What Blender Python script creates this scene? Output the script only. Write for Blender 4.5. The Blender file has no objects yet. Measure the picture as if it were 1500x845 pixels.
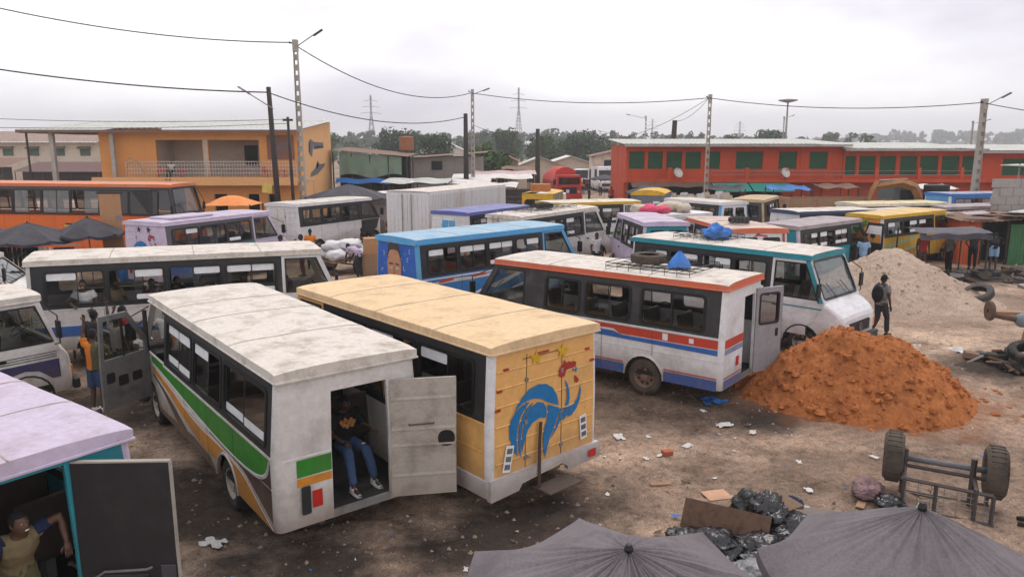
import bpy, bmesh, math, random
from mathutils import Vector, Matrix, noise
from mathutils.geometry import tessellate_polygon
random.seed(7)
R = math.radians
scene = bpy.context.scene
COL = scene.collection

# ---------------------------------------------------------------- camera
cam_d = bpy.data.cameras.new('camera')
cam = bpy.data.objects.new('camera', cam_d); COL.objects.link(cam)
cam.location = (0, 0, 5.2)
cam.rotation_euler = (R(90 - 10.68), 0, 0)
cam_d.sensor_width = 36.0; cam_d.lens = 26.4
cam_d.clip_start = 0.1; cam_d.clip_end = 6000
scene.camera = cam

# ---------------------------------------------------------------- overcast sky
SUN_EL, SUN_AZ = R(58), R(20)
world = bpy.data.worlds.new('World'); scene.world = world; world.use_nodes = True
wn = world.node_tree; wn.nodes.clear()
def wnode(t, **k):
    n = wn.nodes.new(t)
    for a, b in k.items(): setattr(n, a, b)
    return n
w_out = wnode('ShaderNodeOutputWorld'); w_mix = wnode('ShaderNodeMixShader')
w_b1 = wnode('ShaderNodeBackground'); w_b2 = wnode('ShaderNodeBackground')
w_sky = wnode('ShaderNodeTexSky', sky_type='NISHITA', sun_disc=False)
w_sky.sun_elevation = SUN_EL; w_sky.sun_rotation = SUN_AZ
w_b1.inputs['Strength'].default_value = 0.1
wn.links.new(w_sky.outputs['Color'], w_b1.inputs['Color'])
w_tc = wnode('ShaderNodeTexCoord'); w_map = wnode('ShaderNodeMapping')
w_map.inputs['Scale'].default_value = (1.1, 1.1, 3.4)
w_map.inputs['Location'].default_value = (0.35, 0.2, 0.1)
w_n = wnode('ShaderNodeTexNoise'); w_n.inputs['Scale'].default_value = 1.5
w_n.inputs['Detail'].default_value = 5; w_n.inputs['Roughness'].default_value = 0.5
w_r = wnode('ShaderNodeValToRGB')
w_r.color_ramp.elements[0].position = 0.38; w_r.color_ramp.elements[0].color = (0.60, 0.565, 0.665, 1)
w_r.color_ramp.elements[1].position = 0.57; w_r.color_ramp.elements[1].color = (1.10, 1.085, 1.09, 1)
wn.links.new(w_tc.outputs['Generated'], w_map.inputs['Vector'])
wn.links.new(w_map.outputs['Vector'], w_n.inputs['Vector'])
wn.links.new(w_n.outputs['Fac'], w_r.inputs['Fac'])
wn.links.new(w_r.outputs['Color'], w_b2.inputs['Color'])
w_b2.inputs['Strength'].default_value = 1.0
w_mix.inputs['Fac'].default_value = 0.95
wn.links.new(w_b1.outputs[0], w_mix.inputs[1]); wn.links.new(w_b2.outputs[0], w_mix.inputs[2])
wn.links.new(w_mix.outputs[0], w_out.inputs['Surface'])

sun_d = bpy.data.lights.new('sun', 'SUN'); sun_d.energy = 1.2; sun_d.angle = R(25)
sun_d.color = (1.0, 0.95, 0.88)
sun = bpy.data.objects.new('sun', sun_d); COL.objects.link(sun)
sun.rotation_euler = (R(90) - SUN_EL, 0, R(180) - SUN_AZ)
sun.location = (0, 0, 60)

vs = scene.view_settings
vs.view_transform = 'Standard'; vs.look = 'None'; vs.exposure = 0.45; vs.gamma = 1.0
vs.use_curve_mapping = False

# ---------------------------------------------------------------- helpers
def lerp(a, b, t): return a + (b - a) * t
def sstep(a, b, x):
    t = min(1, max(0, (x - a) / (b - a))); return t * t * (3 - 2 * t)
def nz(x, y, z=0.0, s=1.0): return noise.noise(Vector((x * s, y * s, z * s)))

class MB:
    """collects faces of one mesh"""
    def __init__(s): s.v = []; s.f = []; s.m = []; s.cur = 0
    def add(s, vs, fs):
        o = len(s.v); s.v += [tuple(p) for p in vs]
        for f in fs: s.f.append(tuple(i + o for i in f)); s.m.append(s.cur)
        return s
    def bx(s, x0, x1, y0, y1, z0, z1):
        return s.add([(x0,y0,z0),(x1,y0,z0),(x1,y1,z0),(x0,y1,z0),(x0,y0,z1),(x1,y0,z1),(x1,y1,z1),(x0,y1,z1)],
              [(3,2,1,0),(4,5,6,7),(0,1,5,4),(1,2,6,5),(2,3,7,6),(3,0,4,7)])
    def obox(s, c, size, rot=(0,0,0), taper=1.0):
        m = Matrix.Translation(Vector(c)) @ (Matrix.Rotation(rot[2],4,'Z') @ Matrix.Rotation(rot[1],4,'Y') @ Matrix.Rotation(rot[0],4,'X'))
        a, b, d = (q / 2 for q in size); vs = []
        for z in (-1, 1):
            k = 1 if z < 0 else taper
            for x, y in ((-1,-1),(1,-1),(1,1),(-1,1)): vs.append(m @ Vector((x*a*k, y*b*k, z*d)))
        return s.add(vs, [(3,2,1,0),(4,5,6,7),(0,1,5,4),(1,2,6,5),(2,3,7,6),(3,0,4,7)])
    def tube(s, pts, rad, n=8, cap=True, flat=None):
        pts = [Vector(p) for p in pts]; k = len(pts)
        if not isinstance(rad, (list, tuple)): rad = [rad] * k
        vs = []; prev = None
        for i, p in enumerate(pts):
            t = (pts[min(i+1,k-1)] - pts[max(i-1,0)])
            t = t.normalized() if t.length > 1e-9 else Vector((0,0,1))
            if prev is None:
                ref = Vector((1,0,0)) if abs(t.x) < .8 else Vector((0,1,0))
                a = (ref - t * ref.dot(t)).normalized()
            else:
                a = (prev - t * prev.dot(t))
                a = a.normalized() if a.length > 1e-6 else prev
            prev = a; b = t.cross(a); r = rad[i]
            rx, ry = r if isinstance(r, (list, tuple)) else (r, r)
            for j in range(n):
                w = 2 * math.pi * j / n
                vs.append(p + a * (math.cos(w) * rx) + b * (math.sin(w) * ry))
        fs = []
        for i in range(k - 1):
            for j in range(n):
                fs.append((i*n+j, i*n+(j+1)%n, (i+1)*n+(j+1)%n, (i+1)*n+j))
        if cap: fs += [tuple(range(n-1,-1,-1)), tuple(range((k-1)*n, k*n))]
        return s.add(vs, fs)
    def lathe(s, prof, n=20, c=(0,0,0), axis='Z'):
        vs = []
        for r, h in prof:
            for j in range(n):
                w = 2*math.pi*j/n; q = (r*math.cos(w), r*math.sin(w), h)
                if axis == 'X': q = (h, q[0], q[1])
                elif axis == 'Y': q = (q[0], h, q[1])
                vs.append((q[0]+c[0], q[1]+c[1], q[2]+c[2]))
        fs = []
        for i in range(len(prof)-1):
            for j in range(n): fs.append((i*n+j, i*n+(j+1)%n, (i+1)*n+(j+1)%n, (i+1)*n+j))
        return s.add(vs, fs)
    def grid(s, fn, nu, nv):
        vs = [fn(i/nu, j/nv) for j in range(nv+1) for i in range(nu+1)]
        fs = [(j*(nu+1)+i, j*(nu+1)+i+1, (j+1)*(nu+1)+i+1, (j+1)*(nu+1)+i) for j in range(nv) for i in range(nu)]
        return s.add(vs, fs)
    def plate(s, loops, fm, th=0.04):
        """a sheet with holes, loops in (u,v), fm(u,v,d) -> point"""
        flat = [q for l in loops for q in l]
        tris = tessellate_polygon([[Vector((q[0], q[1], 0)) for q in l] for l in loops])
        n = len(flat)
        vs = [fm(u, v, 0) for u, v in flat]; fs = [tuple(t) for t in tris]
        if th:
            vs += [fm(u, v, th) for u, v in flat]; fs += [tuple(i+n for i in t[::-1]) for t in tris]
            o = 0
            for l in loops:
                k = len(l)
                for i in range(k): fs.append((o+i, o+(i+1)%k, n+o+(i+1)%k, n+o+i))
                o += k
        return s.add(vs, fs)
    def ball(s, c, r, nu=10, nv=7, jit=0.0, seed=0):
        rx, ry, rz = r if isinstance(r, (list, tuple)) else (r, r, r)
        def fn(u, v):
            a = 2*math.pi*u; b = math.pi*(v-.5)
            d = (math.cos(a)*math.cos(b), math.sin(a)*math.cos(b), math.sin(b))
            k = 1 + jit*noise.noise(Vector(d)*2.3 + Vector((seed, seed*.7, 0)))
            return (c[0]+d[0]*rx*k, c[1]+d[1]*ry*k, c[2]+d[2]*rz*k)
        return s.grid(fn, nu, nv)
    def mesh(s, name):
        me = bpy.data.meshes.new(name); me.from_pydata(s.v, [], s.f); return me
    def build(s, name, mats, parent=None, smooth=False, bevel=0, kind=None, label=None, loc=None, rot=None):
        me = s.mesh(name)
        if not isinstance(mats, (list, tuple)): mats = [mats]
        for m in mats: me.materials.append(m)
        if len(mats) > 1: me.polygons.foreach_set('material_index', s.m)
        if smooth: me.polygons.foreach_set('use_smooth', [True]*len(me.polygons))
        me.update()
        o = bpy.data.objects.new(name, me); COL.objects.link(o)
        if parent: o.parent = parent
        if loc: o.location = loc
        if rot: o.rotation_euler = rot
        if bevel:
            b = o.modifiers.new('bevel', 'BEVEL'); b.width = bevel; b.segments = 2; b.limit_method = 'ANGLE'; b.angle_limit = R(40)
        if kind: o['kind'] = kind
        if label: o['label'] = label
        return o

def tag(o, label=None, cat=None, group=None, kind=None):
    if label: o['label'] = label
    if cat: o['category'] = cat
    if group: o['group'] = group
    if kind: o['kind'] = kind
    return o
def thing(name, label, cat, loc=(0,0,0), rz=0, group=None):
    o = bpy.data.objects.new(name, None); COL.objects.link(o); o.empty_display_size = .2
    o.location = loc; o.rotation_euler = (0, 0, rz)
    return tag(o, label, cat, group)
def kids(o): return [c for c in bpy.data.objects if c.parent == o]
def copy_tree(o, parent=None):
    c = o.copy(); COL.objects.link(c)
    if parent: c.parent = parent
    for ch in list(o.children): copy_tree(ch, c)
    return c
def rr(u0, u1, v0, v1, r=.06, n=3):
    """rounded rectangle loop"""
    out = []
    for cx, cy, a in ((u1-r, v0+r, -90), (u1-r, v1-r, 0), (u0+r, v1-r, 90), (u0+r, v0+r, 180)):
        for i in range(n+1):
            w = R(a + 90*i/n); out.append((cx + r*math.cos(w), cy + r*math.sin(w)))
    return out
def text_mesh(txt, size=1.0):
    cu = bpy.data.curves.new('txt', 'FONT'); cu.body = txt; cu.size = size; cu.align_x = 'CENTER'; cu.align_y = 'CENTER'
    cu.resolution_u = 2
    o = bpy.data.objects.new('txt', cu); COL.objects.link(o)
    dg = bpy.context.evaluated_depsgraph_get()
    me = bpy.data.meshes.new_from_object(o.evaluated_get(dg))
    vs = [tuple(v.co) for v in me.vertices]; fs = [tuple(p.vertices) for p in me.polygons]
    bpy.data.objects.remove(o); bpy.data.curves.remove(cu); bpy.data.meshes.remove(me)
    return vs, fs

# ---------------------------------------------------------------- materials
MATS = {}
def paint(name, col, rough=.55, dirt=.35, dcol=(.10,.075,.055), scale=1.6, bump=.15, metal=0.0, var=.12, streak=0.0, fine=9.0, spec=.4, mud=0.0, dent=0.0):
    """weathered coat: patches of grime, fine mottling, slight relief"""
    if name in MATS: return MATS[name]
    m = bpy.data.materials.new(name); m.use_nodes = True; nt = m.node_tree
    b = nt.nodes['Principled BSDF']; L = nt.links.new
    tc = nt.nodes.new('ShaderNodeTexCoord')
    mp = nt.nodes.new('ShaderNodeMapping'); mp.inputs['Scale'].default_value = (1, 1, 1 if not streak else .25)
    L(tc.outputs['Object'], mp.inputs['Vector'])
    n1 = nt.nodes.new('ShaderNodeTexNoise'); n1.inputs['Scale'].default_value = scale; n1.inputs['Detail'].default_value = 7; n1.inputs['Roughness'].default_value = .65
    n2 = nt.nodes.new('ShaderNodeTexNoise'); n2.inputs['Scale'].default_value = fine; n2.inputs['Detail'].default_value = 5; n2.inputs['Roughness'].default_value = .7
    L(mp.outputs['Vector'], n1.inputs['Vector']); L(tc.outputs['Object'], n2.inputs['Vector'])
    r1 = nt.nodes.new('ShaderNodeMapRange'); r1.inputs['From Min'].default_value = .48; r1.inputs['From Max'].default_value = .75
    r1.inputs['To Min'].default_value = 0; r1.inputs['To Max'].default_value = min(1, dirt*1.5)
    L(n1.outputs['Fac'], r1.inputs['Value'])
    r2 = nt.nodes.new('ShaderNodeMapRange'); r2.inputs['From Min'].default_value = .3; r2.inputs['From Max'].default_value = .7
    r2.inputs['To Min'].default_value = 1-var; r2.inputs['To Max'].default_value = 1+var
    L(n2.outputs['Fac'], r2.inputs['Value'])
    mul = nt.nodes.new('ShaderNodeVectorMath'); mul.operation = 'SCALE'; mul.inputs[0].default_value = col[:3]
    L(r2.outputs['Result'], mul.inputs['Scale'])
    mx = nt.nodes.new('ShaderNodeMix'); mx.data_type = 'RGBA'
    L(r1.outputs['Result'], mx.inputs['Factor']); L(mul.outputs['Vector'], mx.inputs['A']); mx.inputs['B'].default_value = (*dcol, 1)
    res = mx.outputs['Result']
    if mud:                                     # dust thrown up by the wheels, clinging to the lower panels
        sp = nt.nodes.new('ShaderNodeSeparateXYZ'); L(tc.outputs['Object'], sp.inputs[0])
        ma = nt.nodes.new('ShaderNodeMath'); ma.operation = 'MULTIPLY_ADD'; ma.inputs[1].default_value = -.55; L(n1.outputs['Fac'], ma.inputs[0]); L(sp.outputs['Z'], ma.inputs[2])
        mr = nt.nodes.new('ShaderNodeMapRange'); mr.inputs['From Min'].default_value = .72; mr.inputs['From Max'].default_value = .16; mr.inputs['To Max'].default_value = mud
        L(ma.outputs[0], mr.inputs['Value'])
        m3 = nt.nodes.new('ShaderNodeMix'); m3.data_type = 'RGBA'; L(mr.outputs['Result'], m3.inputs['Factor']); L(res, m3.inputs['A']); m3.inputs['B'].default_value = (.20,.135,.09,1); res = m3.outputs['Result']
        # worn chips and scratches
        n3 = nt.nodes.new('ShaderNodeTexNoise'); n3.inputs['Scale'].default_value = 26; n3.inputs['Detail'].default_value = 4; n3.inputs['Distortion'].default_value = 1.2; L(mp.outputs['Vector'], n3.inputs['Vector'])
        m4 = nt.nodes.new('ShaderNodeMapRange'); m4.inputs['From Min'].default_value = .70; m4.inputs['From Max'].default_value = .74; m4.inputs['To Max'].default_value = .55; L(n3.outputs['Fac'], m4.inputs['Value'])
        m5 = nt.nodes.new('ShaderNodeMix'); m5.data_type = 'RGBA'; L(m4.outputs['Result'], m5.inputs['Factor']); L(res, m5.inputs['A']); m5.inputs['B'].default_value = (.13,.07,.045,1); res = m5.outputs['Result']
    L(res, b.inputs['Base Color'])
    rr_ = nt.nodes.new('ShaderNodeMapRange'); rr_.inputs['To Min'].default_value = max(.05, rough-.12); rr_.inputs['To Max'].default_value = min(1, rough+.2)
    L(n1.outputs['Fac'], rr_.inputs['Value']); L(rr_.outputs['Result'], b.inputs['Roughness'])
    b.inputs['Metallic'].default_value = metal; b.inputs['Specular IOR Level'].default_value = spec
    if bump:
        bp = nt.nodes.new('ShaderNodeBump'); bp.inputs['Strength'].default_value = bump; bp.inputs['Distance'].default_value = .02
        L(n2.outputs['Fac'], bp.inputs['Height'])
        if dent:
            n4 = nt.nodes.new('ShaderNodeTexNoise'); n4.inputs['Scale'].default_value = 2.2; n4.inputs['Detail'].default_value = 2; L(tc.outputs['Object'], n4.inputs['Vector'])
            b2 = nt.nodes.new('ShaderNodeBump'); b2.inputs['Strength'].default_value = dent; b2.inputs['Distance'].default_value = .12
            L(n4.outputs['Fac'], b2.inputs['Height']); L(b2.outputs['Normal'], bp.inputs['Normal'])
        L(bp.outputs['Normal'], b.inputs['Normal'])
    MATS[name] = m; return m
def glass(name, tint=(.55,.58,.58), gloss=.09):
    if name in MATS: return MATS[name]
    m = bpy.data.materials.new(name); m.use_nodes = True; nt = m.node_tree; nt.nodes.clear(); L = nt.links.new
    o = nt.nodes.new('ShaderNodeOutputMaterial'); mx = nt.nodes.new('ShaderNodeMixShader')
    t = nt.nodes.new('ShaderNodeBsdfTransparent'); t.inputs['Color'].default_value = (*tint, 1)
    g = nt.nodes.new('ShaderNodeBsdfGlossy'); g.inputs['Roughness'].default_value = .06; g.inputs['Color'].default_value = (.9,.9,.9,1)
    fr = nt.nodes.new('ShaderNodeLayerWeight'); fr.inputs['Blend'].default_value = .5
    pw = nt.nodes.new('ShaderNodeMath'); pw.operation = 'POWER'; pw.inputs[1].default_value = 3.5
    ad = nt.nodes.new('ShaderNodeMath'); ad.operation = 'MULTIPLY_ADD'; ad.inputs[1].default_value = .75; ad.inputs[2].default_value = gloss
    L(fr.outputs['Facing'], pw.inputs[0]); L(pw.outputs[0], ad.inputs[0]); L(ad.outputs[0], mx.inputs['Fac']); L(t.outputs[0], mx.inputs[1]); L(g.outputs[0], mx.inputs[2])
    L(mx.outputs[0], o.inputs['Surface']); MATS[name] = m; return m

WHITE = paint('white_paint', (.62,.59,.56), .5, .45, (.22,.17,.13), 1.3, mud=0.75, dent=.35)
WHITE2 = paint('cool_white_paint', (.66,.65,.66), .45, .3, (.25,.2,.17), 1.2, mud=0.65, dent=.35)
LILAC = paint('lilac_paint', (.53,.45,.58), .5, .35, (.3,.24,.25), 1.5, mud=0.5, dent=.35)
CREAM = paint('cream_paint', (.70,.385,.125), .45, .3, (.38,.24,.11), 1.4, bump=.1, mud=0.55, dent=.35)
DARK = paint('charcoal_paint', (.020,.0195,.021), .45, .3, (.05,.045,.04), 2.5)
BLACK = paint('black_plastic', (.007,.007,.008), .45, .25, (.025,.022,.02), 4)
RUBBER = paint('tyre_rubber', (.022,.021,.02), .85, .75, (.11,.08,.06), 5, bump=.4, fine=30)
STEEL = paint('dull_steel', (.25,.24,.23), .5, .5, (.12,.07,.045), 4, metal=.4)
RUST = paint('rusty_iron', (.09,.055,.04), .8, .6, (.17,.07,.03), 6, bump=.4)
INTER = paint('dark_interior', (.016,.014,.013), .8, .3, (.035,.03,.025), 3)
SEATB = paint('brown_vinyl', (.05,.035,.028), .6, .3)
SEATO = paint('orange_vinyl', (.35,.10,.025), .6, .3)
BLUE = paint('blue_paint', (.03,.12,.38), .45, .3, mud=0.6, dent=.35)
SKYB = paint('light_blue_paint', (.08,.33,.60), .45, .4, (.25,.35,.42), 1.5, mud=0.5, dent=.35)
TEAL = paint('teal_paint', (.02,.24,.30), .5, .3, mud=0.5, dent=.35)
RED = paint('red_paint', (.50,.05,.025), .5, .3, mud=0.5, dent=.35)
ORED = paint('orange_red_paint', (.58,.13,.06), .55, .4, (.45,.25,.18))
GREEN = paint('green_paint', (.03,.22,.02), .45, .25, mud=0.5, dent=.35)
ORANGE = paint('orange_stripe_paint', (.62,.24,.02), .45, .3, mud=0.5, dent=.35)
BROWN = paint('brown_paint', (.07,.035,.03), .5, .35, mud=0.5, dent=.35)
YELLOW = paint('yellow_paint', (.62,.36,.02), .5, .3, mud=0.5, dent=.35)
STICK = paint('white_film', (.72,.72,.73), .5, .15, (.4,.38,.36))
LAMPR = paint('red_lens', (.5,.02,.012), .25, .1, bump=0)
LAMPO = paint('orange_lens', (.75,.2,.01), .25, .1, bump=0)
LAMPW = paint('lamp_glass', (.6,.6,.58), .15, .1, bump=0, metal=.3)
G_DARK = glass('tinted_glass', (.38,.36,.34), .10)
G_CLEAR = glass('dusty_glass', (.62,.63,.60), .08)
ROOFW = paint('weathered_white_roof', (.59,.54,.48), .75, .55, (.28,.22,.17), 3.2, bump=.35, fine=14, mud=.01)
SEAM = paint('seam_sealant', (.36,.31,.26), .9, .8, (.20,.16,.13), 3)
ROOFC = paint('weathered_cream_roof', (.66,.47,.27), .75, .5, (.38,.27,.17), 2.4, bump=.35, fine=14, mud=.01)
ROOFL = paint('weathered_lilac_roof', (.48,.41,.51), .7, .5, (.30,.24,.25), 2.2, bump=.3, fine=14, mud=.01)
ROOFG = paint('weathered_grey_roof', (.36,.31,.32), .75, .6, (.2,.15,.14), 1.3, bump=.3, fine=14)
# ================================================================ ground
def gh(x, y):
    """height of the yard"""
    z = -0.2 * (1 - sstep(12, 20, y))
    a = 1 - sstep(60, 120, math.hypot(x, y))
    if a > 0:
        z += a * (.07*nz(x, y, 1, .22) + .05*nz(x, y, 5, .7))
    return z
TRACKS = [(4.2, 12.2, .86, .51, .02), (1.5, 8.0, .95, .31, .015), (-4.5, 9.5, -.55, .83, -.01), (9.5, 19.5, .8, -.6, .03), (8, 11.5, .97, -.24, -.04)]
def gh_fine(x, y):
    z = gh(x, y)
    a = 1 - sstep(28, 45, math.hypot(x, y))
    if a > 0:
        t = x*.45 + y*.9
        for (tx, ty, tdx, tdy, bend) in TRACKS:
            px_, py_ = x-tx, y-ty; al = px_*tdx + py_*tdy; ac = -px_*tdy + py_*tdx - bend*al*al
            for off in (-.78, .78):
                dd = abs(ac-off)
                if dd < .32: z += a*(-.035*math.exp(-(dd/.10)**2) + .018*math.exp(-((dd-.19)/.07)**2)) * (.6+.6*nz(al, off, 4, .8)) + (a*.007*math.sin(al*42) if dd < .1 else 0)
        z += a * (.028*nz(x, y, 3, 2.3) + .018*nz(x, y, 9, 6) + .03*nz(t*.35, (x*.9 - y*.45)*1.6, 2, 1.0))
    return z
def spread(a, b, fine0, fine1, st):
    out = []; q = fine0
    while q <= fine1: out.append(q); q += st
    d = st; q = out[-1]
    while q < b: d *= 1.16; q = min(b, q + d); out.append(q)
    d = st; q = out[0]; lo = []
    while q > a: d *= 1.16; q = max(a, q - d); lo.append(q)
    return lo[::-1] + out
xs = spread(-1500, 1500, -13, 15, .11); ys = spread(-120, 1900, 4.5, 26, .11)
gm = MB(); nx = len(xs)
gm.add([(x, y, gh_fine(x, y)) for y in ys for x in xs],
       [(j*nx+i, j*nx+i+1, (j+1)*nx+i+1, (j+1)*nx+i) for j in range(len(ys)-1) for i in range(nx-1)])
def ground_mat():
    m = bpy.data.materials.new('packed_earth'); m.use_nodes = True; nt = m.node_tree; L = nt.links.new
    b = nt.nodes['Principled BSDF']; tc = nt.nodes.new('ShaderNodeTexCoord')
    def nse(s, d=8, r=.62, loc=(0,0,0), sc=(1,1,1)):
        mp = nt.nodes.new('ShaderNodeMapping'); mp.inputs['Location'].default_value = loc; mp.inputs['Scale'].default_value = sc
        mp.inputs['Rotation'].default_value = (0, 0, R(-25))
        n = nt.nodes.new('ShaderNodeTexNoise'); n.inputs['Scale'].default_value = s; n.inputs['Detail'].default_value = d; n.inputs['Roughness'].default_value = r
        L(tc.outputs['Object'], mp.inputs['Vector']); L(mp.outputs['Vector'], n.inputs['Vector']); return n
    def ramp(src, e):
        r = nt.nodes.new('ShaderNodeValToRGB'); r.color_ramp.elements[0].position = e[0][0]; r.color_ramp.elements[0].color = (*e[0][1], 1)
        r.color_ramp.elements[1].position = e[-1][0]; r.color_ramp.elements[1].color = (*e[-1][1], 1)
        for p, c in e[1:-1]:
            q = r.color_ramp.elements.new(p); q.color = (*c, 1)
        L(src, r.inputs['Fac']); return r
    def mix(f, a, c, t='MIX'):
        x = nt.nodes.new('ShaderNodeMix'); x.data_type = 'RGBA'; x.blend_type = t
        if isinstance(f, float): x.inputs['Factor'].default_value = f
        else: L(f, x.inputs['Factor'])
        L(a, x.inputs['A'])
        if isinstance(c, tuple): x.inputs['B'].default_value = (*c, 1)
        else: L(c, x.inputs['B'])
        return x.outputs['Result']
    big = nse(.16, 6, .55, (3, 1, 0), (.6, 1.5, 1)); mid = nse(.9, 8, .65); fin = nse(7, 6, .7); spk = nse(38, 3, .6)
    c = ramp(big.outputs['Fac'], [(.36, (.17,.121,.09)), (.5, (.31,.222,.165)), (.64, (.50,.37,.275))]).outputs['Color']
    c2 = ramp(mid.outputs['Fac'], [(.35, (.52,.5,.48)), (.5, (.95,.95,.95)), (.68, (1.25,1.2,1.15))]).outputs['Color']
    c = mix(1.0, c, c2, 'MULTIPLY')
    c3 = ramp(fin.outputs['Fac'], [(.32, (.5,.48,.46)), (.5, (1,1,1)), (.68, (1.35,1.32,1.3))]).outputs['Color']
    c = mix(.8, c, c3, 'MULTIPLY')
    c4 = ramp(spk.outputs['Fac'], [(.36, (.45,.43,.42)), (.45, (1,1,1)), (.6, (1,1,1)), (.7, (1.8,1.8,1.8))]).outputs['Color']
    c = mix(.85, c, c4, 'MULTIPLY')
    # old engine oil soaked into the parking places
    def stain(px, py, rx, ry, rot):
        mp = nt.nodes.new('ShaderNodeMapping'); mp.vector_type = 'TEXTURE'
        mp.inputs['Location'].default_value = (px, py, 0); mp.inputs['Rotation'].default_value = (0, 0, rot); mp.inputs['Scale'].default_value = (rx, ry, 1000)
        L(tc.outputs['Object'], mp.inputs['Vector'])
        ln = nt.nodes.new('ShaderNodeVectorMath'); ln.operation = 'LENGTH'; L(mp.outputs['Vector'], ln.inputs[0])
        ad = nt.nodes.new('ShaderNodeMath'); ad.operation = 'MULTIPLY_ADD'; L(mid.outputs['Fac'], ad.inputs[0]); ad.inputs[1].default_value = 1.3
        L(ln.outputs['Value'], ad.inputs[2])
        mr = nt.nodes.new('ShaderNodeMapRange'); mr.inputs['From Min'].default_value = 1.75; mr.inputs['From Max'].default_value = 1.05
        mr.inputs['To Min'].default_value = 0; mr.inputs['To Max'].default_value = .88
        L(ad.outputs[0], mr.inputs['Value']); return mr.outputs['Result']
    for s in ((.1, 9.9, 2.6, 1.3, R(38)), (-2.6, 9.0, 1.6, 1.2, R(38)), (5.2, 14.4, 1.5, .8, R(40)), (-4.6, 10.5, 1.3, 2.6, R(38)), (-8.5, 14.5, 2.5, 2, 0), (3.5, 9.5, 1.4, .8, 0), (11.5, 17.5, 1.6, 1.2, 0), (20, 30, 6, 2.5, 0)):
        c = mix(stain(*s), c, (.022,.018,.016))
    for s, cc in (((7.6,15.7,3.0,2.25,R(-8)), (.30,.11,.045)), ((13.4,25.8,3.9,3.6,0), (.40,.31,.24))):     # soil spilled round the heaps
        c = mix(stain(*s), c, cc)
    L(c, b.inputs['Base Color']); b.inputs['Roughness'].default_value = .95; b.inputs['Specular IOR Level'].default_value = .15
    ad = nt.nodes.new('ShaderNodeMath'); ad.operation = 'MULTIPLY_ADD'; ad.inputs[1].default_value = .35
    L(spk.outputs['Fac'], ad.inputs[0]); L(fin.outputs['Fac'], ad.inputs[2])
    bp = nt.nodes.new('ShaderNodeBump'); bp.inputs['Strength'].default_value = .7; bp.inputs['Distance'].default_value = .06
    L(ad.outputs[0], bp.inputs['Height']); L(bp.outputs['Normal'], b.inputs['Normal'])
    return m
tag(gm.build('ground', ground_mat(), smooth=True), kind='structure')

# ---------------------------------------------------------------- small stones: nobody could count them
pm = MB(); rng = random.Random(3)
for i in range(9000):
    if i < 6500: x = rng.uniform(-8, 11); y = 6 + 15 * rng.random()**1.4
    else: x = rng.uniform(-12, 17); y = rng.uniform(12, 27)
    s = .008 + .045*rng.random()**5; z = gh_fine(x, y)
    a = rng.uniform(0, 6.3); k = [s*rng.uniform(.6,1.3) for _ in range(4)]
    vs = [(x+math.cos(a+j*1.571)*k[j], y+math.sin(a+j*1.571)*k[j], z-.004) for j in range(4)] + [(x, y, z+s*.8)]
    pm.add(vs, [(0,1,4),(1,2,4),(2,3,4),(3,0,4)])
PEB = paint('pebble', (.30,.21,.15), .9, .6, (.12,.09,.07), 1.1)
tag(pm.build('gravel', PEB), 'loose pebbles and crumbs of earth strewn over the yard', 'gravel', kind='stuff')

# ---------------------------------------------------------------- heaps
def heap(name, label, c, rx, ry, rot, H, mat, seed, plateau=.0, lump=.1, n=130):
    root = thing(name, label, 'heap', (c[0], c[1], 0)); m = MB()
    cr, sr = math.cos(rot), math.sin(rot)
    def f(u, v):
        a = (u-.5)*2.5; b = (v-.5)*2.5
        x = a*rx; y = b*ry; X = x*cr - y*sr; Y = x*sr + y*cr
        d = math.hypot(a, b) * (1 + .16*nz(a, b, seed, 1.3))
        t = max(0, 1 - max(0, d-plateau)/(1-plateau))
        z = H * (t**1.05) * (1 + .15*nz(X, Y, seed, .7))
        k = min(1, t*4)
        z += k*(lump*(nz(X, Y, seed, 1.6)*.8 + .6*abs(nz(X, Y, seed, 3.4)) + .45*nz(X, Y, seed, 7.5) + .3*nz(X, Y, seed, 15)))
        g = gh_fine(c[0]+X, c[1]+Y)
        return (X, Y, g + z - .05*(1-k))
    m.grid(f, n, n); m.build('mound', mat, root, smooth=True)
    return root, f
def soil(name, c0, c1, sc):
    m = paint(name, c0, .95, .7, c1, sc, bump=.8, var=.32, fine=16, spec=.1); return m
REDS = soil('red_laterite', (.35,.125,.042), (.22,.075,.028), 2.2)
GRYS = soil('pale_sand', (.40,.305,.235), (.29,.205,.155), .8)
h1, f1 = heap('earth_heap', 'heap of lumpy red-brown laterite earth beside the striped bus', (7.6, 15.75), 2.6, 1.85, R(-8), 1.28, REDS, 3.3, .3, .115, 190)
def clods(root, f, mat, k, smin, smax, seed):
    m = MB(); rg = random.Random(seed)
    for i in range(k):
        u = .5 + (rg.random()-.5); v = .5 + (rg.random()-.5)
        if math.hypot(u-.5, v-.5) > .5: continue
        p = f(u, v); s = smin + (smax-smin)*rg.random()**4
        m.ball((p[0], p[1], p[2]+s*.2), (s, s*rg.uniform(.7,1.2), s*.75), 6, 4, .9, i)
    m.build('clod', mat, root, kind='stuff')
clods(h1, f1, REDS, 1500, .018, .10, 5)
h2, f2 = heap('sand_heap', 'tall heap of pale grey building sand in front of the yellow bus', (13.35, 26.0), 3.5, 3.1, R(-12), 1.68, GRYS, 8.1, .05, .10, 150)
clods(h2, f2, GRYS, 700, .02, .07, 6)
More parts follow.
